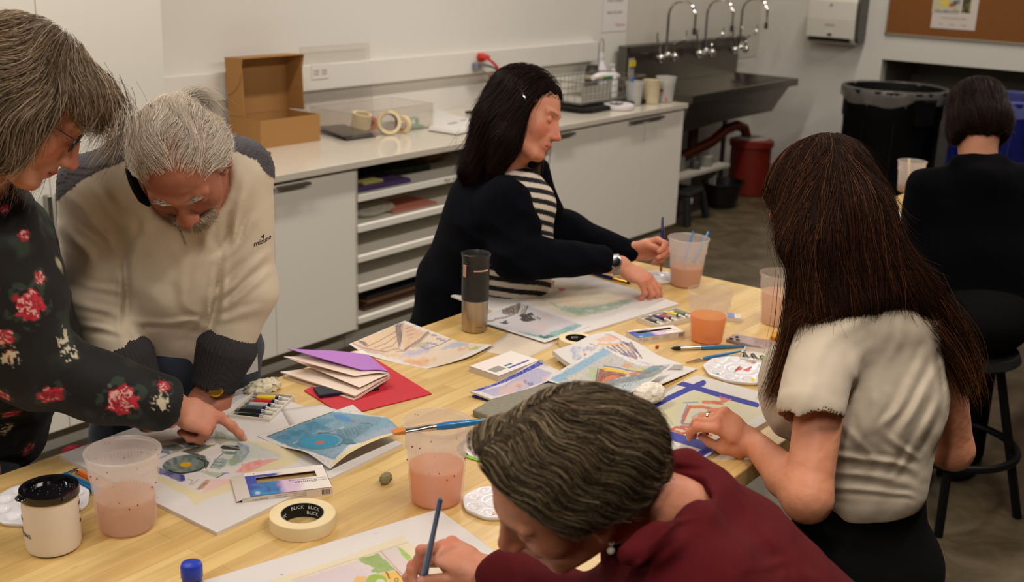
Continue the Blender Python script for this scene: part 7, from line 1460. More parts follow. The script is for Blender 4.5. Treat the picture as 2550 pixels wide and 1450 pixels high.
    if len(cp_) > 3: MB().tube(cp_, [.006]+[.0085]*(len(cp_)-2)+[.004], 10).build('shirt_collar', mat('collar_dark', (14, 16, 16), .85, spec=.15), e, smooth=True)
    for k in range(9):
        h_, n_ = hit(bv, 450+k*1.6, 576+4*k)
        if h_ is not None: zp.append(tuple(h_-CF*.002-O_))
    if len(zp) > 3: MB().tube(zp, .0028, 6, flat=.6).build('zip', mat('zip_grey', (150, 142, 128), .4, metal=.4), e, smooth=True)
    ink_ = mat('logo_dark', (34, 34, 36), .7); decal_text('sleeve_logo', 'mizuno', 655, 600, .0155, ink_, e, bv, ang=.12, shear=.3); decal_text('sleeve_logo', '➤', 655, 588, .012, ink_, e, bv, ang=.9)
    # jeans
    jm = mat('denim', (44, 52, 66), .85, noise=.2, nscale=25, bump=.25, bscale=260, sheen=.1); j = [ell(hipc, (.175, .15, .13), k=.05), slab(wst-np.array([0, 0, .0]), hipc, ax, .165, .175, .125, .13, k=.05)]
    for h0, k0, f0 in LG: j += [cone(h0, k0, .102, .078, .04), cone(k0, f0+np.array([0, 0, .02]), .078, .066, .03)]
    add_mesh('jeans', polygonize(j, .006, folds([(V3(.5, .8, 0), .07, .005, 2.2), (V3(-.6, .7, 0), .05, .003, 2)]), dm=.02), jm, e)
    for h0, k0, f0 in LG: MB().ball((f0[0]-O_[0]-.03, f0[1]-O_[1]-.07, .045), (.055, .14, .045), 16, 10).build('shoe', blackp, e, smooth=True)
    # belt badge and watch
    c = D(612, 895, 2.5); MB().box((-.016, -.02, -.026), (.016, -.016, .026), None).build('badge', mat('badge_white', (190, 190, 186), .4), e).location = Vector(c-O_)
    wd = nrm(elL-wL); gm = mat('watch_gold', (200, 160, 60), .25, metal=1.); M = frame(tuple(wL+wd*.012-O_), tuple(np.cross(wd, CF)), tuple(wd)); g = MB(); g.lathe([(.031, -.006), (.034, -.006), (.034, .006), (.031, .006)], 32, close=True, M=M); g.build('watch_strap', gm, e, smooth=True)
    g = MB(); c = D(538, 972, 2.43)-O_; g.lathe([(0, -.004), (.014, -.004), (.016, 0), (.014, .004), (0, .004)], 24, M=frame(tuple(c), tuple(V3(1, -.2, 0)), tuple(V3(.1, .5, .85)))); g.build('watch', gm, e, smooth=True)
    # hair
    L = F; hm = hair_mat('hair_white', .5)
    hs = [ell(L(0, -.010, .050), np.array([.081, .098, .082])*F.s, F.M, k=.02), ell(L(-.068, -.018, .015), np.array([.028, .055, .045])*F.s, F.M, k=.02), ell(L(.068, -.018, .015), np.array([.028, .055, .045])*F.s, F.M, k=.02), ell(L(0, -.07, -.01), np.array([.06, .045, .07])*F.s, F.M, k=.03), ell(L(0, .150, .005), np.array([.085, .078, .09])*F.s, F.M, k=.01, op='s'), ell(L(0, .10, -.05), np.array([.085, .085, .075])*F.s, F.M, k=.01, op='s')]
    sides = [ell(L(-.070, -.022, .022), np.array([.020, .055, .045])*F.s, F.M, k=.02), ell(L(.070, -.022, .022), np.array([.020, .055, .045])*F.s, F.M, k=.02), ell(L(0, -.055, .02), np.array([.075, .062, .075])*F.s, F.M, k=.03)]
    add_mesh('hair', polygonize(sides, .004, lambda P: .002*fbm(P*90, 2)), mat('hair_under_white', (176, 160, 140), .8), e)
    def flow(P):
        q = F.loc(P); x, y, z = q[:, 0], q[:, 1], q[:, 2]; a = np.stack([.35*np.sin(x*60+y*30)+x*2, -1.+0*x, .25-1.2*np.clip(-y*9, 0, 1)], 1); sd = np.clip((np.abs(x)-.055)*60, 0, 1); a[:, 2] -= sd*.9; a[:, 0] += .5*np.sin(z*90+x*40+y*50); return a @ F.M
    cols = [(226, 212, 196), (206, 190, 172), (236, 226, 214), (184, 166, 148)]
    hair_strands('hair_strands', e, hs, lambda P: (F.loc(P)[:, 1] < .064)&(F.loc(P)[:, 2] > .02+.6*np.clip(F.loc(P)[:, 1], 0, .1)) , flow, 6000, (.05, .10), .0004, cols, hm, 5, steps=9, off=(-.004, .004), lift=.006)
    tuft('hair_tuft', e, [L(-.018, -.095, .06), L(-.030, -.112, .06), L(-.050, -.116, .05), L(-.068, -.106, .04), L(-.080, -.085, .03)], (.007, .008), 500, hm, [(216, 206, 190), (196, 184, 168), (226, 218, 204)], seed=3, w=.0004, spread=1.3)
    # beard and moustache
    bd = [ell(L(0, .080, -.088), np.array([.030, .024, .026])*F.s, F.M, k=.012), ell(L(-.026, .075, -.07), np.array([.016, .018, .026])*F.s, F.M, k=.012), ell(L(.026, .075, -.07), np.array([.016, .018, .026])*F.s, F.M, k=.012), cone(L(-.024, .092, -.050), L(0, .104, -.044), (.009), .011, .008), cone(L(.024, .092, -.050), L(0, .104, -.044), .009, .011, .008)]
    bc = [(206, 194, 178), (176, 160, 144), (226, 216, 202), (140, 120, 104)]
    add_mesh('beard', polygonize(bd, .003, lambda P: .002*fbm(P*160, 2)), mat('beard_under', (150, 128, 108), .85), e)
    hair_strands('beard_strands', e, bd, lambda P: F.loc(P)[:, 1] > .05, lambda P: np.stack([F.loc(P)[:, 0]*14, .2+0*P[:, 0], -1+0*P[:, 0]], 1) @ F.M, 4200, (.008, .018), .0004, bc, hm, 8, steps=4, off=(-.002, .002), lift=.006)
    for s in (-1, 1): tuft('eyebrow', e, [L(s*.012, .092, .032), L(s*.030, .094, .038), L(s*.048, .082, .034)], (.002, .002), 70, hm, bc, seed=9+s, w=.0004, spread=1)
    return e

# ---------------------------------------------------------------- woman in the flowered blouse
def woman_floral():
    e = person('person', 'person in glasses and a black flowered blouse pointing at the tractor painting', (1.12, 2.12, 0)); O_ = np.array(e.location)
    F = Frame(D(50, 270, 1.88), V3(.76, -.60, -.34), V3(.58, .79, -.05), 1.0); L = F
    nb_ = D(-70, 470, 2.02); W = D(428, 1012, 2.235); el = D(70, 900, 2.10); sh = D(-80, 640, 1.98)
    sk = dict(base=(198, 138, 112), red=(190, 88, 76), lip=(168, 72, 70), brow=(110, 88, 66))
    kn = D(556, 1048, 2.295)
    H = Hand(W, kn-W+V3(0, -.012, 0), V3(.25, .66, .70), side=-1, sc=.98, curl=[(.2, .2, .1), (1.25, 1.1, .5), (1.35, 1.15, .6), (1.4, 1.2, .7)], fix={0: [D(548, 1040, 2.30), D(578, 1062, 2.305), D(596, 1080, 2.31), D(607, 1093, 2.315)]}, thumb=((.040, .030, -.03), (.06, .018, -.045), (.075, -.002, -.05)))
    hipc = np.array([.98, 2.16, .84]); legs = [cone(hipc+np.array([s*.09, 0, 0]), (hipc[0]+s*.1, 2.16, .45), .085, .055) for s in (-1, 1)]+[cone((hipc[0]+s*.1, 2.16, .45), (hipc[0]+s*.1, 2.16, .08), .055, .04) for s in (-1, 1)]+[cone((hipc[0]+s*.1, 2.16, .08), (hipc[0]+s*.1, 2.02, .04), .04, .03) for s in (-1, 1)]
    tc_ = D(-60, 690, 2.10)
    add_mesh('body', [polygonize(head_prims(F, nose=1.1, wide=.98, chin=1.05, neck=nb_), .0032, skin_disp()), polygonize(H.pr+arm_prims(sh, el, W, (.048, .038, .038, .0265)), .0024, skin_disp()), polygonize([slab(tc_, hipc, V3(.2, 0, -1), .13, .13, .08, .10), ell(hipc, (.15, .14, .12))]+legs, .012)], skin_mat(), e, lambda P: H.col(P, face_col(F, P, **sk)))
    bl = [slab(D(-60, 640, 2.08), D(-10, 850, 2.22), V3(.45, .1, -.9), .15, .145, .115, .12, k=.05), ell(D(50, 730, 2.08), (.085, .085, .10), k=.05), slab(D(-10, 850, 2.22), D(-40, 1060, 2.38), V3(.5, 0, -.85), .14, .13, .12, .12, k=.06), cone(sh, el, .080, .072, .05), cone(el, D(250, 965, 2.17), .076, .064, .04), cone(D(250, 965, 2.17), D(402, 1003, 2.22), .064, .056, .03), cone(nb_, D(-60, 600, 2.02), .075, .09, .05), ell(D(5, 540, 2.0), (.05, .05, .06), k=.05)]
    bl += [ell(D(395, 1010, 2.215), (.02, .02, .02), k=.02), cone(D(425, 1010, 2.235), D(404, 1002, 2.22), .060, .040, .004, 's'), cone(D(-30, 470, 1.98), D(20, 560, 1.93), .035, .030, .02, 's')]
    def bd(P): return folds([(V3(.9, .5, 0), .09, .006, 2.2), (V3(-.2, .9, .3), .12, .005, 2)])(P)+.001*fbm(P*28, 2)
    V, Fc = polygonize(bl, .0034, bd, dm=.02); bo = add_mesh('blouse', (V, Fc), mat('flower_cloth', rough=.75, vcol=True, sheen=.05), e); bv = bvh_of(bo); P = V.astype(float); col = np.tile(np.array(srgb(7, 6, 8)), (len(P), 1)); n = fbm(P*40, 3); n2 = fbm(P*110, 2)
    def mix(a, c3):
        nonlocal col
        a = np.clip(a, 0, 1)[:, None]; col = col*(1-a)+np.array(srgb(c3))*a
    mix(.8*np.clip(fbm(P*14+3, 3)*2.2-1.0, 0, 1), (44, 58, 46)); mix(.9*np.clip(fbm(P*17+31, 3)*4-3.3, 0, 1), (176, 168, 140))
    for px, py, r in ((75, 760, .034), (100, 692, .014), (8, 840, .020), (24, 885, .012), (302, 1000, .036), (60, 585, .013), (12, 520, .012), (125, 985, .024), (408, 960, .016), (30, 1030, .02), (8, 985, .016), (70, 1120, .02)):
        h, N = hit(bv, px, py)
        if h is None: continue
        if N @ CF > 0: N = -N
        X = nrm(CR-N*(N @ CR)); Y = np.cross(N, X); q = P-h; a = q @ X; b = q @ Y; rr = np.hypot(a, b)+np.abs(q @ N)*.6; th = np.arctan2(b, a); ph = px*.7
        lf = r*1.55*(.62+.38*np.abs(np.sin(th*2.5+ph))); mix(.7*np.clip((lf-rr)/.004, 0, 1)*(n2 > -.1), (46, 62, 48))
        R_ = r*(.88+.10*np.sin(th*5+ph+2*n)+.07*np.sin(th*11+ph*2)+.16*n2); mix(np.clip((R_-rr)/.002, 0, 1), (158, 18, 40)); mix(.8*np.clip((R_*.93-rr)/.002, 0, 1)*np.clip(.4+1.2*np.sin(th*5+rr/r*6+ph+3*n2)+n, 0, 1), (196, 40, 62))
        mix(.85*np.clip((R_*.9-rr)/.002, 0, 1)*np.clip(2.*np.sin(th*4+rr*150+ph+5*n2)*n*3-.5, 0, 1), (222, 176, 166)); mix(.5*np.clip((R_*.5-rr)/.004, 0, 1)*(n2 > 0), (120, 8, 26))
    for px, py, r in ((158, 840, .012), (170, 875, .013), (402, 1000, .012), (20, 888, .012), (8, 1070, .012)):
        h, N = hit(bv, px, py)
        if h is not None: mix(.9*np.clip((r-np.linalg.norm(P-h, axis=1)*(1+.5*np.sin(n*9)))/.003, 0, 1)*(n2 > -.4), (206, 196, 168))
    cl = np.ones((len(P), 4), np.float32); cl[:, :3] = col; at = bo.data.attributes.new('col', 'FLOAT_COLOR', 'POINT'); at.data.foreach_set('color', cl.ravel())
    jm = mat('denim'); add_mesh('jeans', polygonize([slab(hipc+np.array([0, 0, .10]), hipc, (1, 0, 0), .155, .165, .11, .12, k=.04)]+[cone(hipc+np.array([s*.09, 0, 0]), (hipc[0]+s*.1, 2.16, .45), .10, .075, .04) for s in (-1, 1)]+[cone((hipc[0]+s*.1, 2.16, .45), (hipc[0]+s*.1, 2.16, .1), .075, .06, .03) for s in (-1, 1)], .008), jm, e)
    for s in (-1, 1): MB().ball((hipc[0]+s*.1-O_[0], 2.06-O_[1], .045), (.05, .13, .045), 16, 10).build('shoe', blackp, e, smooth=True)
    # hair: short layered bob falling forward
    hs = [ell(L(0, -.018, .052), [.088, .110, .088], F.M, k=.02), ell(L(0, -.055, -.01), [.084, .070, .085], F.M, k=.03), ell(L(-.072, .012, -.015), [.028, .060, .080], F.M, k=.025), ell(L(.072, .012, -.015), [.028, .060, .080], F.M, k=.025), ell(L(.0, .075, .085), [.070, .040, .036], F.M, k=.03), ell(L(.055, .050, .035), [.030, .045, .055], F.M, k=.02), ell(L(-.055, .050, .045), [.030, .045, .045], F.M, k=.02)]
    def cut(P): q = F.loc(P); return np.maximum(.8*np.minimum(.058-np.abs(q[:, 0]), .052-q[:, 2])*-1*0+np.minimum(np.minimum((q[:, 1]-.035)*.8, (.075-q[:, 2]+.0*q[:, 1])*.8), 1.), -1)
    hs += [Prim(lambda P: (lambda q: np.minimum((q[:, 1]-.052)*.8, (.052-q[:, 2])*.8))(F.loc(P)), L(0, 0, 0), 9, .014, 'i')]
    def flow(P):
        q = F.loc(P); x, y, z = q[:, 0], q[:, 1], q[:, 2]; a = np.stack([.9*np.sign(x)*np.clip((z-.07)*20, 0, 1), .9*np.clip((y+.0)*12, -.9, 1), -.5-.9*np.clip((.10-z)*9, 0, 1)], 1)
        a[:, 1] += .35*np.sin(z*50+x*30); a[:, 0] += .2*np.sin(y*60+z*30); return a @ F.M
    add_mesh('hair', polygonize(hs, .004, lambda P: .003*np.sin(fbm(F.loc(P)*np.array([50, 22, 12]), 2)*5), dm=.01), mat('hair_under_blond', (70, 60, 46), .75), e)
    cols = [(164, 142, 116), (130, 108, 84), (100, 82, 62), (70, 56, 42), (196, 176, 152)]; hm = hair_mat('hair_blond')
    hair_strands('hair_strands', e, hs, lambda P: P[:, 2] > -9, flow, 7500, (.06, .12), .00048, cols, hm, 21, steps=9, off=(.0, .008), lift=.010, cw=[.25, .27, .23, .15, .1])
    tuft('hair_fringe', e, [L(.03, .085, .10), L(.03, .125, .085), L(.04, .142, .05), L(.045, .145, .01)], (.018, .014), 260, hm, cols, seed=4, w=.0004, spread=1)
    tuft('hair_fringe', e, [L(-.04, .04, -.05), L(-.04, .06, -.09), L(-.03, .07, -.125)], (.02, .012), 160, hm, cols, seed=6, w=.0004, spread=1)
    # glasses
    g = MB(); O3 = Vector(O_)
    for s in (-1, 1):
        pts = [Vector(L(s*.033+.024*math.cos(t)*(1 if abs(math.cos(t)) < .9 else .97), .100-.05*abs(s*.033+.024*math.cos(t))**1.2, .008+.017*math.sin(t)))-O3 for t in np.linspace(0, 2*PI, 25)]; g.tube(pts, .0014, 6, cap=False)
        g.tube([Vector(L(s*.057, .095, .014))-O3, Vector(L(s*.072, .05, .012))-O3, Vector(L(s*.082, .0, .008))-O3], .0012, 6)
    g.tube([Vector(L(-.009, .101, .012))-O3, Vector(L(0, .104, .014))-O3, Vector(L(.009, .101, .012))-O3], .0012, 6); g.build('glasses', mat('glasses_dark', (20, 24, 28), .3), e, smooth=True)
    return e
# ---------------------------------------------------------------- dark haired woman in navy
def woman_navy():
    e = person('person', 'person with dark hair in a navy cardigan and striped shirt reaching for a palette', (2.55, 2.25, 0)); O_ = np.array(e.location)
    F = Frame(D(1304, 290, 3.26), V3(.88, -.36, .30), V3(.30, .93, .06), 1.03); L = F
    nb_ = D(1262, 440, 3.32); cen = D(1240, 500, 3.34); hipc = D(1180, 860, 3.55); ax = nrm(V3(.28, .10, .95)); shR = cen+ax*.14+V3(-.02, -.03, 0); shL = cen-ax*.16+V3(.04, -.01, 0)
    elR = D(1285, 640, 3.20); wR = D(1545, 660, 3.34); elL = D(1420, 575, 3.55); wL = D(1578, 628, 3.58)
    sk = dict(base=(206, 140, 112), red=(200, 96, 82), lip=(176, 90, 84), brow=(80, 50, 36))
    HR = Hand(wR, V3(.72, -.45, .12), V3(.30, .80, .50), side=-1, sc=1.0, curl=[(.35, .6, .4), (.5, .7, .4), (.6, .9, .5), (.7, .9, .5)], thumb=((.045, .038, -.02), (.072, .040, -.03), (.092, .030, -.035)))
    HL = Hand(wL, V3(.85, .15, .25), V3(-.1, .5, -.85), side=1, sc=.95, curl=[(.9, .9, .6), (1., 1., .6), (1.1, 1.1, .6), (1.2, 1.1, .6)], thumb=((.05, .03, -.02), (.075, .022, -.03), (.092, .012, -.035)))
    kn = [hipc+np.array([.06+.0*s, -.36, -.02])+ax*0+np.array([s*.09, 0, 0]) for s in (-1, 1)]; kn = [np.array([k[0], max(k[1], 1.75), .60]) for k in kn]; legs = []; LG = []
    for s, k in zip((-1, 1), kn): h0 = np.array([hipc[0]+s*.09, hipc[1], .68]); f0 = np.array([k[0], k[1]+.1, .10]); LG.append((h0, k, f0)); legs += [cone(h0, k, .085, .055), cone(k, f0, .05, .04), cone(f0, f0+np.array([0, -.14, -.05]), .04, .03)]
    hb = np.array([hipc[0], hipc[1], .72])
    add_mesh('body', [polygonize(head_prims(F, nose=.95, wide=1.0, neck=nb_), .0032, skin_disp()), polygonize(HR.pr+HL.pr+arm_prims(shR, elR, wR, (.045, .038, .038, .0265))+arm_prims(shL, elL, wL, (.045, .038, .038, .0265)), .003, skin_disp()), polygonize([slab(cen, hb, ax, .13, .13, .08, .10), ell(hb, (.15, .15, .12))]+legs, .012)], skin_mat(), e, lambda P: HR.col(P, HL.col(P, face_col(F, P, **sk))))
    # striped shirt
    sx = nrm(V3(.95, 0, .2)); st = [slab(cen+V3(.045, -.02, .02), D(1265, 800, 3.46), ax, .115, .125, .115, .125, k=.05), ell(D(1322, 520, 3.32), (.05, .05, .06), k=.05), ell(D(1290, 660, 3.34), (.09, .09, .10), k=.05), ell(nb_+V3(.03, -.02, 0), (.06, .06, .04), k=.03)]
    wv = nrm(V3(.12, 1, 0))
    def stc(P):
        t = (P-cen) @ wv+.012*np.sin((P @ nrm(V3(.7, 0, .7)))*9)+.006*fbm(P*6, 2); m = np.clip((np.abs(((t/.0285) % 1)-.5)-.23)/.05, 0, 1)[:, None]; return np.array(srgb(208, 196, 180))*m+np.array(srgb(6, 7, 14))*(1-m)
    add_mesh('striped_shirt', polygonize(st, .0036, folds([(V3(.8, .4, .2), .10, .006, 2.2)]), dm=.02), mat('shirt_stripes', rough=.85, vcol=True), e, stc)
    # cardigan
    ca = [slab(cen+V3(-.05, -.03, 0), D(1140, 720, 3.50), ax, .165, .17, .10, .115, k=.05), slab(D(1140, 720, 3.50), D(1128, 850, 3.6), ax, .17, .18, .115, .14, k=.05), cone(shR, cen, .065, .08, .05), cone(shL, cen, .06, .07, .05), ell(D(1215, 430, 3.36), (.075, .06, .055), k=.05),
          cone(shR, elR, .062, .066, .04), cone(elR, D(1492, 647, 3.31), .066, .044, .03), cone(shL, elL, .062, .055, .03), cone(elL, wL+nrm(elL-wL)*.02, .052, .036, .03)]
    ca += [cone(D(1250, 690, 3.25), D(1330, 715, 3.30), .03, .02, .03), slab(D(1385, 560, 3.16), D(1345, 740, 3.16), sx, .10, .10, .05, .05, k=.01, op='s')] if False else []
    ca += [cone(D(1340, 420, 3.36), D(1372, 520, 3.44), .030, .034, .04), cone(D(1250, 470, 3.2), D(1330, 560, 3.18), .02, .022, .03)]
    add_mesh('cardigan', polygonize(ca, .0045, folds([(V3(.6, .8, 0), .09, .007, 2.2), (V3(-.5, .8, .2), .13, .007, 2)]), dm=.02), mat('navy_knit', (5, 6, 13), .95, spec=.1, bump=.15, bscale=350), e)
    add_mesh('trousers', polygonize([ell(hb, (.18, .17, .11), k=.04)]+[cone(a, b, .10, .075, .04) for a, b, c in LG]+[cone(b, c, .072, .058, .03) for a, b, c in LG], .009), mat('dark_trousers', (9, 9, 11), .9, spec=.1), e)
    for a, b, c in LG: MB().ball((c[0]-O_[0], c[1]-O_[1]-.07, .045), (.05, .13, .045), 16, 10).build('shoe', blackp, e, smooth=True)
    # watch
    wd = nrm(V3(.95, -.15, .12)); c = wR+nrm(elR-wR)*.014; sil = mat('watch_silver', (190, 184, 176), .25, metal=1.); MB().lathe([(.0285, -.009), (.031, -.009), (.031, .009), (.0285, .009)], 32, close=True, M=frame(tuple(c-O_), tuple(V3(0, .3, 1)), tuple(nrm(elR-wR)))).build('watch_strap', mat('strap_grey', (150, 146, 142), .5), e, smooth=True)
    cw_ = D(1531, 652, 3.298)-O_; Mw = frame(tuple(cw_), tuple(V3(1, -.2, 0)), tuple(V3(-.05, .25, .97))); wa = MB().lathe([(0, -.006), (.019, -.006), (.0205, 0), (.0195, .004), (.017, .005), (0, .004)], 32, M=Mw).build('watch', sil, e, smooth=True); MB().lathe([(0, .0045), (.0165, .0045), (.0165, .0055), (0, .006)], 28, M=Mw).build('watch_face', mat('watch_glass', (8, 8, 8), .08), wa, smooth=True)
    # hair
    hs = [ell(L(0, -.016, .052), [.087, .108, .087], F.M, k=.02), ell(L(0, -.060, -.02), [.082, .068, .10], F.M, k=.03), slab(L(.0, -.055, -.05), L(.0, -.075, -.19), F.x, .088, .070, .060, .040, k=.04), ell(L(.070, .004, -.03), [.026, .062, .10], F.M, k=.025), ell(L(-.070, .004, -.03), [.026, .062, .10], F.M, k=.025), cone(L(.066, .0, -.08), L(.058, .0, -.165), .034, .020, .03), cone(L(-.066, .01, -.08), L(-.058, .02, -.165), .032, .018, .03)]
    hs += [Prim(lambda P: (lambda q: np.minimum((q[:, 1]-.034-.30*np.clip(q[:, 2]-.02, 0, .1)-.10*np.clip(-q[:, 2], 0, .1))*.8, (.078-q[:, 2])*.8))(F.loc(P)), L(0, 0, 0), 9, .012, 'i')]
    def flow(P):
        q = F.loc(P); x, y, z = q[:, 0], q[:, 1], q[:, 2]; tp_ = np.clip((z-.08)*30, 0, 1); a = np.stack([1.2*np.sign(x+.02)*tp_+.15*np.sin(z*40), -.35-.3*np.clip(y*8, 0, 1)*(z > .03), -.3-1.2*(1-tp_)], 1); return a @ F.M
    add_mesh('hair', polygonize(hs, .005, lambda P: .003*np.sin(fbm(F.loc(P)*np.array([40, 26, 7]), 2)*5), dm=.01), mat('hair_under_dark', (24, 14, 11), .85, spec=.1), e)
    cols = [(32, 18, 13), (20, 11, 9), (48, 28, 19), (14, 8, 6)]; hm = hair_mat('hair_dark', .4)
    hair_strands('hair_strands', e, hs, lambda P: P[:, 2] > -9, flow, 4200, (.10, .18), .0006, cols, hm, 31, steps=9, off=(.0, .006), lift=.008)
    tuft('hair_lock', e, [L(-.05, .045, -.03), L(-.052, .06, -.08), L(-.045, .068, -.115), L(-.04, .085, -.14)], (.010, .006), 140, hm, [(60, 44, 32), (90, 74, 58)], seed=3, w=.0006)
    tuft('hair_lock', e, [L(.0, -.11, -.10), L(.0, -.125, -.15), L(.01, -.15, -.20)], (.03, .02), 50, hm, cols, seed=5, w=.0003, spread=1)
    MB().tube([tuple(L(*p)-O_) for p in ((.092, -.012, .062), (.096, .004, .055), (.095, .020, .040), (.092, .026, .034))], [.002, .0035, .0035, .002], 8, flat=.5).build('hair_clip', mat('clip_silver', (210, 206, 200), .15, metal=1.), e, smooth=True)
    brush(D(1646, 678, 3.56), D(1650, 540, 3.56), 'navy brush held upright by the dark haired woman', m=bnavy, f=ferg, r=.0050, wide=.004, hl=.006, fl=.055, hair=(120, 80, 40), rt=.003)
    stool((hipc[0], hipc[1], 0), 'black stool under the dark haired woman', .60)
    return e
# ---------------------------------------------------------------- woman in the beige top, from behind
def woman_beige():
    e = person('person', 'person with long brown hair in a beige top seen from behind', (2.3, .55, 0)); O_ = np.array(e.location)
    F = Frame(D(2045, 520, 2.28), V3(-.60, -.52, -.62), V3(-.22, .84, -.40), 1.02); L = F
    nb_ = D(2170, 735, 2.32); cen = D(2180, 850, 2.30); wst = D(2170, 1180, 2.36); hipc = D(2130, 1420, 2.45); ax = nrm(V3(.95, .12, -.30)); shL = D(2062, 870, 2.23); shR = D(2335, 850, 2.42)
    elL = D(2010, 1240, 2.14); wL = D(1872, 1098, 2.33); elR = D(2372, 1120, 2.52); wR = D(2230, 1090, 2.75)
    sk = dict(base=(204, 138, 106), red=(190, 96, 76), lip=(176, 90, 84), brow=(90, 60, 40))
    H = Hand(wL, V3(-.80, .52, .10), V3(.28, .62, .72), side=-1, sc=.94, curl=[(.75, .8, .5), (.9, .9, .6), (1.0, 1.1, .6), (1.0, 1.2, .7)], spread=(.04, .0, -.03, -.08), thumb=((.045, .036, -.03), (.070, .030, -.045), (.088, .018, -.055)))
    HR2 = Hand(wR, V3(-.8, .2, -.5), V3(0, 1, 0), side=1, sc=.94, curl=[(.5, .6, .4)]*4)
    legs = []; LG = []
    for s in (-1, 1): h0 = hipc+ax*s*.085; k = h0+np.array([.02, .36, -.05]); k[1] = min(k[1], .80); k[2] = .58; f0 = np.array([k[0], k[1]-.05, .1]); LG.append((h0, k, f0)); legs += [cone(h0, k, .085, .055), cone(k, f0, .05, .04), cone(f0, f0+np.array([0, .12, -.05]), .04, .03)]
    add_mesh('body', [polygonize(head_prims(F, wide=.98, nose=.9, ear=(1, 1), neck=nb_), .0035, skin_disp()), polygonize(H.pr+HR2.pr+[cone(shL, elL, .047, .043, .02), cone(elL, elL+(wL-elL)*.35, .044, .040, .02), cone(elL+(wL-elL)*.35, wL, .040, .0245, .015), cone(shR, elR, .050, .043, .02), cone(elR, wR, .042, .026, .02)], .0026, skin_disp()), polygonize([slab(cen, wst, ax, .11, .10, .06, .07), ell(hipc, (.15, .14, .12))]+legs, .012)], skin_mat(), e, lambda P: H.col(P, face_col(F, P, **sk)))
    ts = [slab(cen+V3(-.01, .022, 0), D(2175, 1010, 2.33), ax, .155, .150, .090, .095, k=.05), slab(D(2175, 1010, 2.33), D(2172, 1210, 2.37), ax, .150, .118, .095, .095, k=.05), cone(D(2055, 862, 2.22), D(2020, 1010, 2.165), .066, .064, .04), cone(D(2335, 850, 2.42), D(2358, 940, 2.47), .060, .058, .04), cone(D(2080, 790, 2.25), D(2260, 780, 2.33), .062, .062, .05), ell(D(1998, 960, 2.36), (.09, .09, .12), k=.05)]
    ts += [cone(D(2022, 1020, 2.165), D(2012, 1120, 2.14), .056, .062, .003, 's'), cone(D(2362, 955, 2.48), D(2368, 1050, 2.5), .050, .056, .003, 's')]
    hem = D(2165, 1262, 2.37); hn = nrm(np.array([0, 0, -1.])+.10*CR); ts += [Prim(lambda P: (P-hem) @ hn, hem, 9, .004, 'i')]
    fo_ = folds([(V3(.8, -.45, .1), .10, .004, 2.4)]); c1 = creases([((2310, 880), (2190, 1080), 12, .005), ((2325, 930), (2215, 1130), 11, .005), ((2340, 1000), (2240, 1170), 10, .005), ((2250, 800), (2205, 960), 12, .004), ((2130, 880), (2150, 1090), 13, .003), ((2180, 1000), (2160, 1180), 12, .004), ((2060, 1130), (2300, 1170), 9, .006), ((2070, 1175), (2290, 1200), 9, .006), ((2080, 1215), (2290, 1230), 7, .005), ((2330, 860), (2345, 1000), 8, -.006), ((2200, 1080), (2290, 1150), 9, .004), ((2100, 1060), (2180, 1150), 10, .003)])
    fo = lambda P: fo_(P)-c1(P)
    add_mesh('top', polygonize(ts, .0036, cloth_disp(fo), dm=.02), mat('beige_jersey', (196, 182, 162), .9, sheen=.04, bump=.08, bscale=500), e)
    cr_ = [tuple(D(*p)-O_) for p in ((2100, 765, 2.22), (2150, 742, 2.225), (2200, 735, 2.25), (2248, 745, 2.29))]; MB().tube(cr_, .0012, 6).build('necklace', mat('gold_chain', (220, 180, 90), .25, metal=1.), e, smooth=True)
    add_mesh('trousers', polygonize([slab(D(2165, 1215, 2.39), hipc, ax, .125, .165, .085, .13, k=.05), ell(hipc, (.18, .17, .12), k=.05)]+[cone(a, b, .10, .075, .04) for a, b, c in LG]+[cone(b, c, .072, .058, .03) for a, b, c in LG], .007, folds([(V3(.3, 1, 0), .05, .004, 2)]), dm=.02), mat('black_denim', (6, 6, 7), .9, spec=.12, bump=.15, bscale=300), e)
    for a, b, c in LG: MB().ball((c[0]-O_[0], c[1]-O_[1]+.06, .045), (.05, .13, .045), 16, 10).build('shoe', blackp, e, smooth=True)
    rg = H.joints[2]; c = (rg[0]*.4+rg[1]*.6)-O_; MB().lathe([(.0092, -.002), (.0106, -.002), (.0106, .002), (.0092, .002)], 20, close=True, M=frame(tuple(c), tuple(np.cross(nrm(rg[1]-rg[0]), CF)), tuple(nrm(rg[1]-rg[0])))).build('ring', mat('ring_silver', (150, 150, 130), .25, metal=1.), e, smooth=True)
    brush(D(1768, 1075, 2.33), D(1700, 1068, 2.20), 'thin brush end between the fingers of the woman in the beige top', r=.002, wide=.0015) if False else None
    # long hair
    hs = [ell(L(0, -.016, .050), [.086, .108, .086], F.M, k=.02), ell(L(0, -.060, -.02), [.084, .065, .10], F.M, k=.03), ell(L(.072, .0, -.03), [.024, .060, .09], F.M, k=.02), ell(L(-.072, .0, -.03), [.024, .060, .09], F.M, k=.02)]
    hs += [slab(D(2075, 600, 2.22), D(2130, 735, 2.22), V3(1, -.1, -.1), .105, .120, .065, .045, k=.05), slab(D(2015, 640, 2.24), D(1992, 780, 2.24), V3(1, 0, 0), .046, .028, .045, .030, k=.04), cone(D(1992, 780, 2.24), D(1955, 900, 2.25), .026, .012, .03), cone(D(2150, 640, 2.24), D(2265, 740, 2.28), .060, .050, .05), slab(D(2265, 740, 2.28), D(2375, 850, 2.32), V3(.7, .7, 0), .040, .022, .03, .018, k=.04), cone(D(2375, 850, 2.32), D(2405, 930, 2.34), .020, .008, .03), slab(D(2060, 700, 2.2), D(2020, 745, 2.19), V3(1, 0, 0), .06, .04, .02, .015, k=.04)]
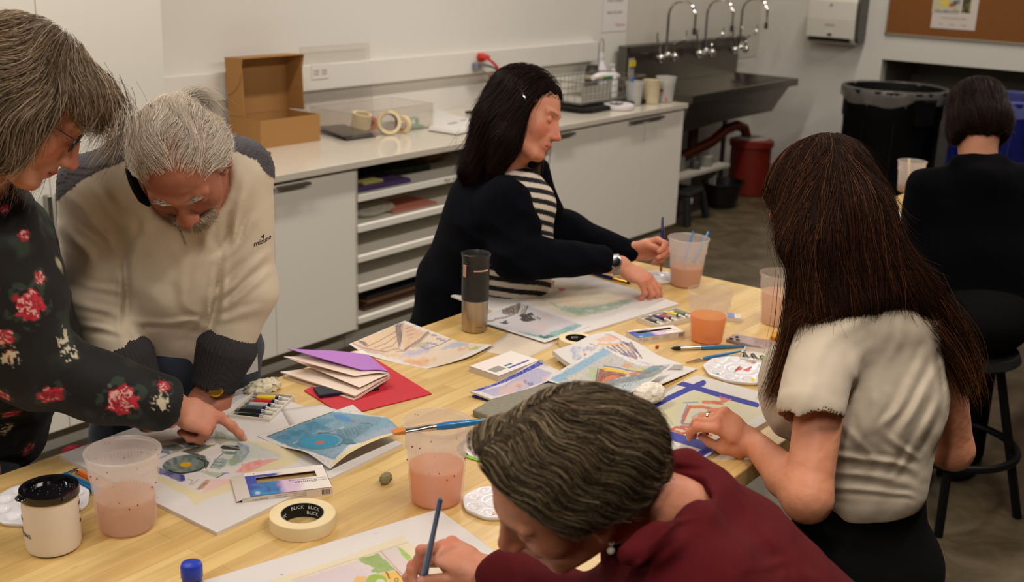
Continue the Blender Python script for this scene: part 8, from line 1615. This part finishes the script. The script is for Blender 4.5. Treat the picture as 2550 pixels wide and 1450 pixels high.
    hs += [Prim(lambda P: (lambda q: np.minimum(np.minimum((q[:, 1]-.055)*.8, (.075-q[:, 2])*.8), .2-np.abs(q[:, 2])))(F.loc(P)), L(0, 0, 0), 9, .012, 'i')]
    G = [[D(2075, 392, 2.2), D(2010, 470, 2.2), D(1985, 600, 2.22), D(1990, 720, 2.24), D(1955, 900, 2.25)], [D(2075, 392, 2.2), D(2050, 500, 2.15), D(2040, 640, 2.17), D(2050, 770, 2.2)], [D(2080, 392, 2.2), D(2110, 500, 2.17), D(2130, 640, 2.18), D(2150, 760, 2.2)], [D(2085, 395, 2.2), D(2160, 480, 2.22), D(2200, 620, 2.23), D(2290, 740, 2.27), D(2390, 880, 2.33), D(2420, 960, 2.34)], [D(2180, 540, 2.3), D(2225, 660, 2.33), D(2310, 750, 2.34)]]
    fl = guides(G, 2.)
    add_mesh('hair', polygonize(hs, .005, lambda P: .004*np.sin(fbm(P*np.array([16, 16, 5])+3, 2)*7), dm=.01), mat('hair_under_brown', (28, 16, 10), .85, spec=.1), e)
    cols = [(52, 29, 17), (36, 20, 12), (76, 44, 25), (24, 13, 8), (112, 68, 38)]; hm = hair_mat('hair_brown', .7)
    hair_strands('hair_strands', e, hs, lambda P: P[:, 2] > -9, fl, 8500, (.14, .24), .0005, cols, hm, 41, steps=10, off=(.0, .006), lift=.012, cw=[.3, .3, .17, .15, .08])
    for i, (p_, r, n_) in enumerate((([D(2005, 680, 2.22), D(1985, 800, 2.23), D(1950, 920, 2.24), D(1912, 1000, 2.25)], (.016, .006), 900), ([D(2000, 560, 2.2), D(1985, 700, 2.2), D(1972, 840, 2.22)], (.010, .006), 400), ([D(1985, 640, 2.2), D(1968, 780, 2.22), D(1945, 900, 2.24)], (.007, .005), 120), ([D(2300, 760, 2.27), D(2370, 850, 2.31), D(2405, 930, 2.33), D(2425, 990, 2.34)], (.022, .016), 700), ([D(2330, 760, 2.28), D(2400, 840, 2.33), D(2418, 920, 2.34), D(2400, 975, 2.34)], (.014, .016), 300), ([D(2120, 700, 2.21), D(2080, 745, 2.2), D(2020, 775, 2.19), D(1975, 810, 2.2)], (.014, .008), 260), ([D(2130, 700, 2.2), D(2140, 740, 2.2), D(2100, 765, 2.19), D(2040, 775, 2.18)], (.012, .008), 220), ([D(2250, 700, 2.25), D(2240, 740, 2.25), D(2190, 765, 2.24)], (.012, .008), 200))): tuft('hair_lock', e, p_, r, n_, hm, cols+[(120, 78, 42)], seed=50+i, w=.0005, spread=.8, steps=9)
    stool((hipc[0], hipc[1], 0), 'black stool under the woman in the beige top', .60)
    return e
# ---------------------------------------------------------------- person in the dark top at the second table
def person_dark():
    e = person('person', 'person with a dark brown bob and black top sitting at the second table', (3.95, .95, 0)); O_ = np.array(e.location)
    F = Frame(D(2432, 300, 3.92), V3(-.05, -.50, -.87), V3(.03, .87, -.5), 1.03); L = F; nb_ = D(2440, 385, 3.90); cen = D(2420, 480, 3.92); hipc = D(2400, 860, 3.98); ax = nrm(V3(1, 0, .05))
    shL = cen-ax*.155+V3(0, .02, 0); shR = cen+ax*.20+V3(0, .03, 0); elL = D(2278, 650, 4.0); elR = D(2590, 660, 4.0); wL = D(2300, 600, 4.30); wR = D(2520, 600, 4.30)
    sk = dict(base=(200, 142, 114), red=(190, 100, 84), lip=(170, 90, 84), brow=(60, 40, 30)); hb = np.array([hipc[0], hipc[1], .70]); legs = []; LG = []
    for s in (-1, 1): h0 = hb+ax*s*.09; k = h0+np.array([.24, .10, -.04]); f0 = np.array([k[0]-.03, k[1]-.03, .12]); LG.append((h0, k, f0)); legs += [cone(h0, k, .085, .055), cone(k, f0, .05, .04), cone(f0, f0+np.array([.12, .05, -.05]), .04, .03)]
    H1 = Hand(wL, wL-elL, (0, 0, 1), side=-1); H2 = Hand(wR, wR-elR, (0, 0, 1), side=1)
    add_mesh('body', [polygonize(head_prims(F, neck=nb_), .0045), polygonize(H1.pr+H2.pr+arm_prims(shL, elL, wL)+arm_prims(shR, elR, wR), .005), polygonize([slab(cen, hb, ax, .13, .13, .08, .10), ell(hb, (.15, .15, .12))]+legs, .014)], skin_mat(), e, lambda P: face_col(F, P, **sk))
    tp_ = [slab(cen+ax*.02, D(2425, 640, 3.95), ax, .180, .185, .105, .115, k=.05), slab(D(2425, 640, 3.95), D(2405, 800, 3.98), ax, .185, .21, .115, .14, k=.05), cone(shL, elL, .066, .064, .04), cone(shR, elR, .075, .066, .05), cone(elL, wL, .062, .045, .03), cone(elR, wR, .062, .045, .03), ell(D(2444, 430, 3.9), (.11, .10, .06), k=.06), cone(D(2385, 400, 3.86), D(2490, 402, 3.86), .022, .022, .03), ell(nb_+V3(0, .05, 0), (.058, .058, .05), k=.01, op='s')]
    add_mesh('top', polygonize(tp_, .007, folds([(V3(.7, .6, 0), .12, .008, 2)]), dm=.02), mat('black_top', (4, 4, 7), .95, spec=.1), e)
    add_mesh('trousers', polygonize([ell(hb, (.20, .18, .12), k=.05), slab(D(2405, 790, 3.98), hb, ax, .20, .19, .14, .14, k=.05)]+[cone(a, b, .10, .075, .04) for a, b, c in LG]+[cone(b, c, .072, .058, .03) for a, b, c in LG], .010), mat('black_trousers'), e)
    for a, b, c in LG: MB().ball((c[0]-O_[0]+.05, c[1]-O_[1]+.02, .05), (.13, .06, .05), 16, 10).build('shoe', blackp, e, smooth=True)
    hs = [ell(L(0, -.016, .050), [.092, .110, .088], F.M, k=.02), ell(L(0, -.045, -.02), [.094, .070, .075], F.M, k=.03), ell(L(.074, .0, -.03), [.024, .060, .065], F.M, k=.02), ell(L(-.074, .0, -.03), [.024, .060, .065], F.M, k=.02), Prim(lambda P: (lambda q: np.maximum(np.minimum((q[:, 1]-.05), .075-q[:, 2]), -.078-q[:, 2]+.25*np.abs(q[:, 0])-.015))(F.loc(P)), L(0, 0, 0), 9, .01, 'i')]
    add_mesh('hair', polygonize(hs, .005, lambda P: .002*np.sin(fbm(F.loc(P)*np.array([40, 20, 8]), 2)*5)), mat('hair_under_dark'), e)
    hair_strands('hair_strands', e, hs, lambda P: P[:, 2] > -9, lambda P: (lambda q: np.stack([.8*np.sign(q[:, 0])*np.clip((q[:, 2]-.08)*20, 0, 1), -.5*np.clip((q[:, 2]-.06)*14, 0, 1), -1+0*q[:, 0]], 1) @ F.M)(F.loc(P)), 2600, (.05, .11), .0007, [(38, 24, 18), (26, 16, 12), (50, 32, 22)], hair_mat('hair_dark'), 61, steps=7, off=(0, .004))
    # high stool with foot ring
    st = empty('high_stool', (hb[0], hb[1], 0), 0, 'black high stool with round foot ring under the person in the black top', 'stool'); MB().lathe([(0, .56), (.17, .56), (.19, .575), (.18, .60), (0, .60)], 32).build('seat', mat('stool_seat'), st, smooth=True)
    for k in range(4): M = Matrix.Rotation(.3+k*PI/2, 4, 'Z'); MB().tube([M @ Vector((.12, 0, .56)), M @ Vector((.26, 0, 0))], .016, 8).build('leg', darkm, st, smooth=True)
    MB().tube([(.225*math.cos(t), .225*math.sin(t), .24) for t in np.linspace(0, 2*PI, 33)], .014, 8).build('foot_ring', darkm, st, smooth=True)
    return e
woman_burgundy(); old_man(); woman_floral(); woman_navy(); woman_beige(); person_dark()
# ================================================================ LIGHT
def area(x, y, sx, sy, pw, z=3.2, col=(1, .905, .80)):
    l = bpy.data.lights.new('ceiling_lamp', 'AREA'); l.shape = 'RECTANGLE'; l.size = sx; l.size_y = sy; l.energy = pw; l.color = col
    o = bpy.data.objects.new('ceiling_lamp', l); COL.objects.link(o); o.location = (x, y, z); return o
for x, k in ((-.6, 1.1), (2.0, 1.1), (4.8, 1.), (7.8, .75)): area(x, 3.15, 1.8, .15, 38*k); area(x, .2, 1.8, .15, 45*k)
w = bpy.data.worlds.new('world'); SC.world = w; w.use_nodes = True; w.node_tree.nodes['Background'].inputs[0].default_value = (1, .9, .8, 1); w.node_tree.nodes['Background'].inputs[1].default_value = .03
SC.view_settings.view_transform = 'Standard'; SC.view_settings.look = 'None'; SC.view_settings.gamma = 1; SC.view_settings.exposure = 0; SC.view_settings.use_curve_mapping = False
SC.render.film_transparent = False
SC.cycles.max_bounces = 8; SC.cycles.transparent_max_bounces = 24; SC.cycles.caustics_reflective = False; SC.cycles.caustics_refractive = False
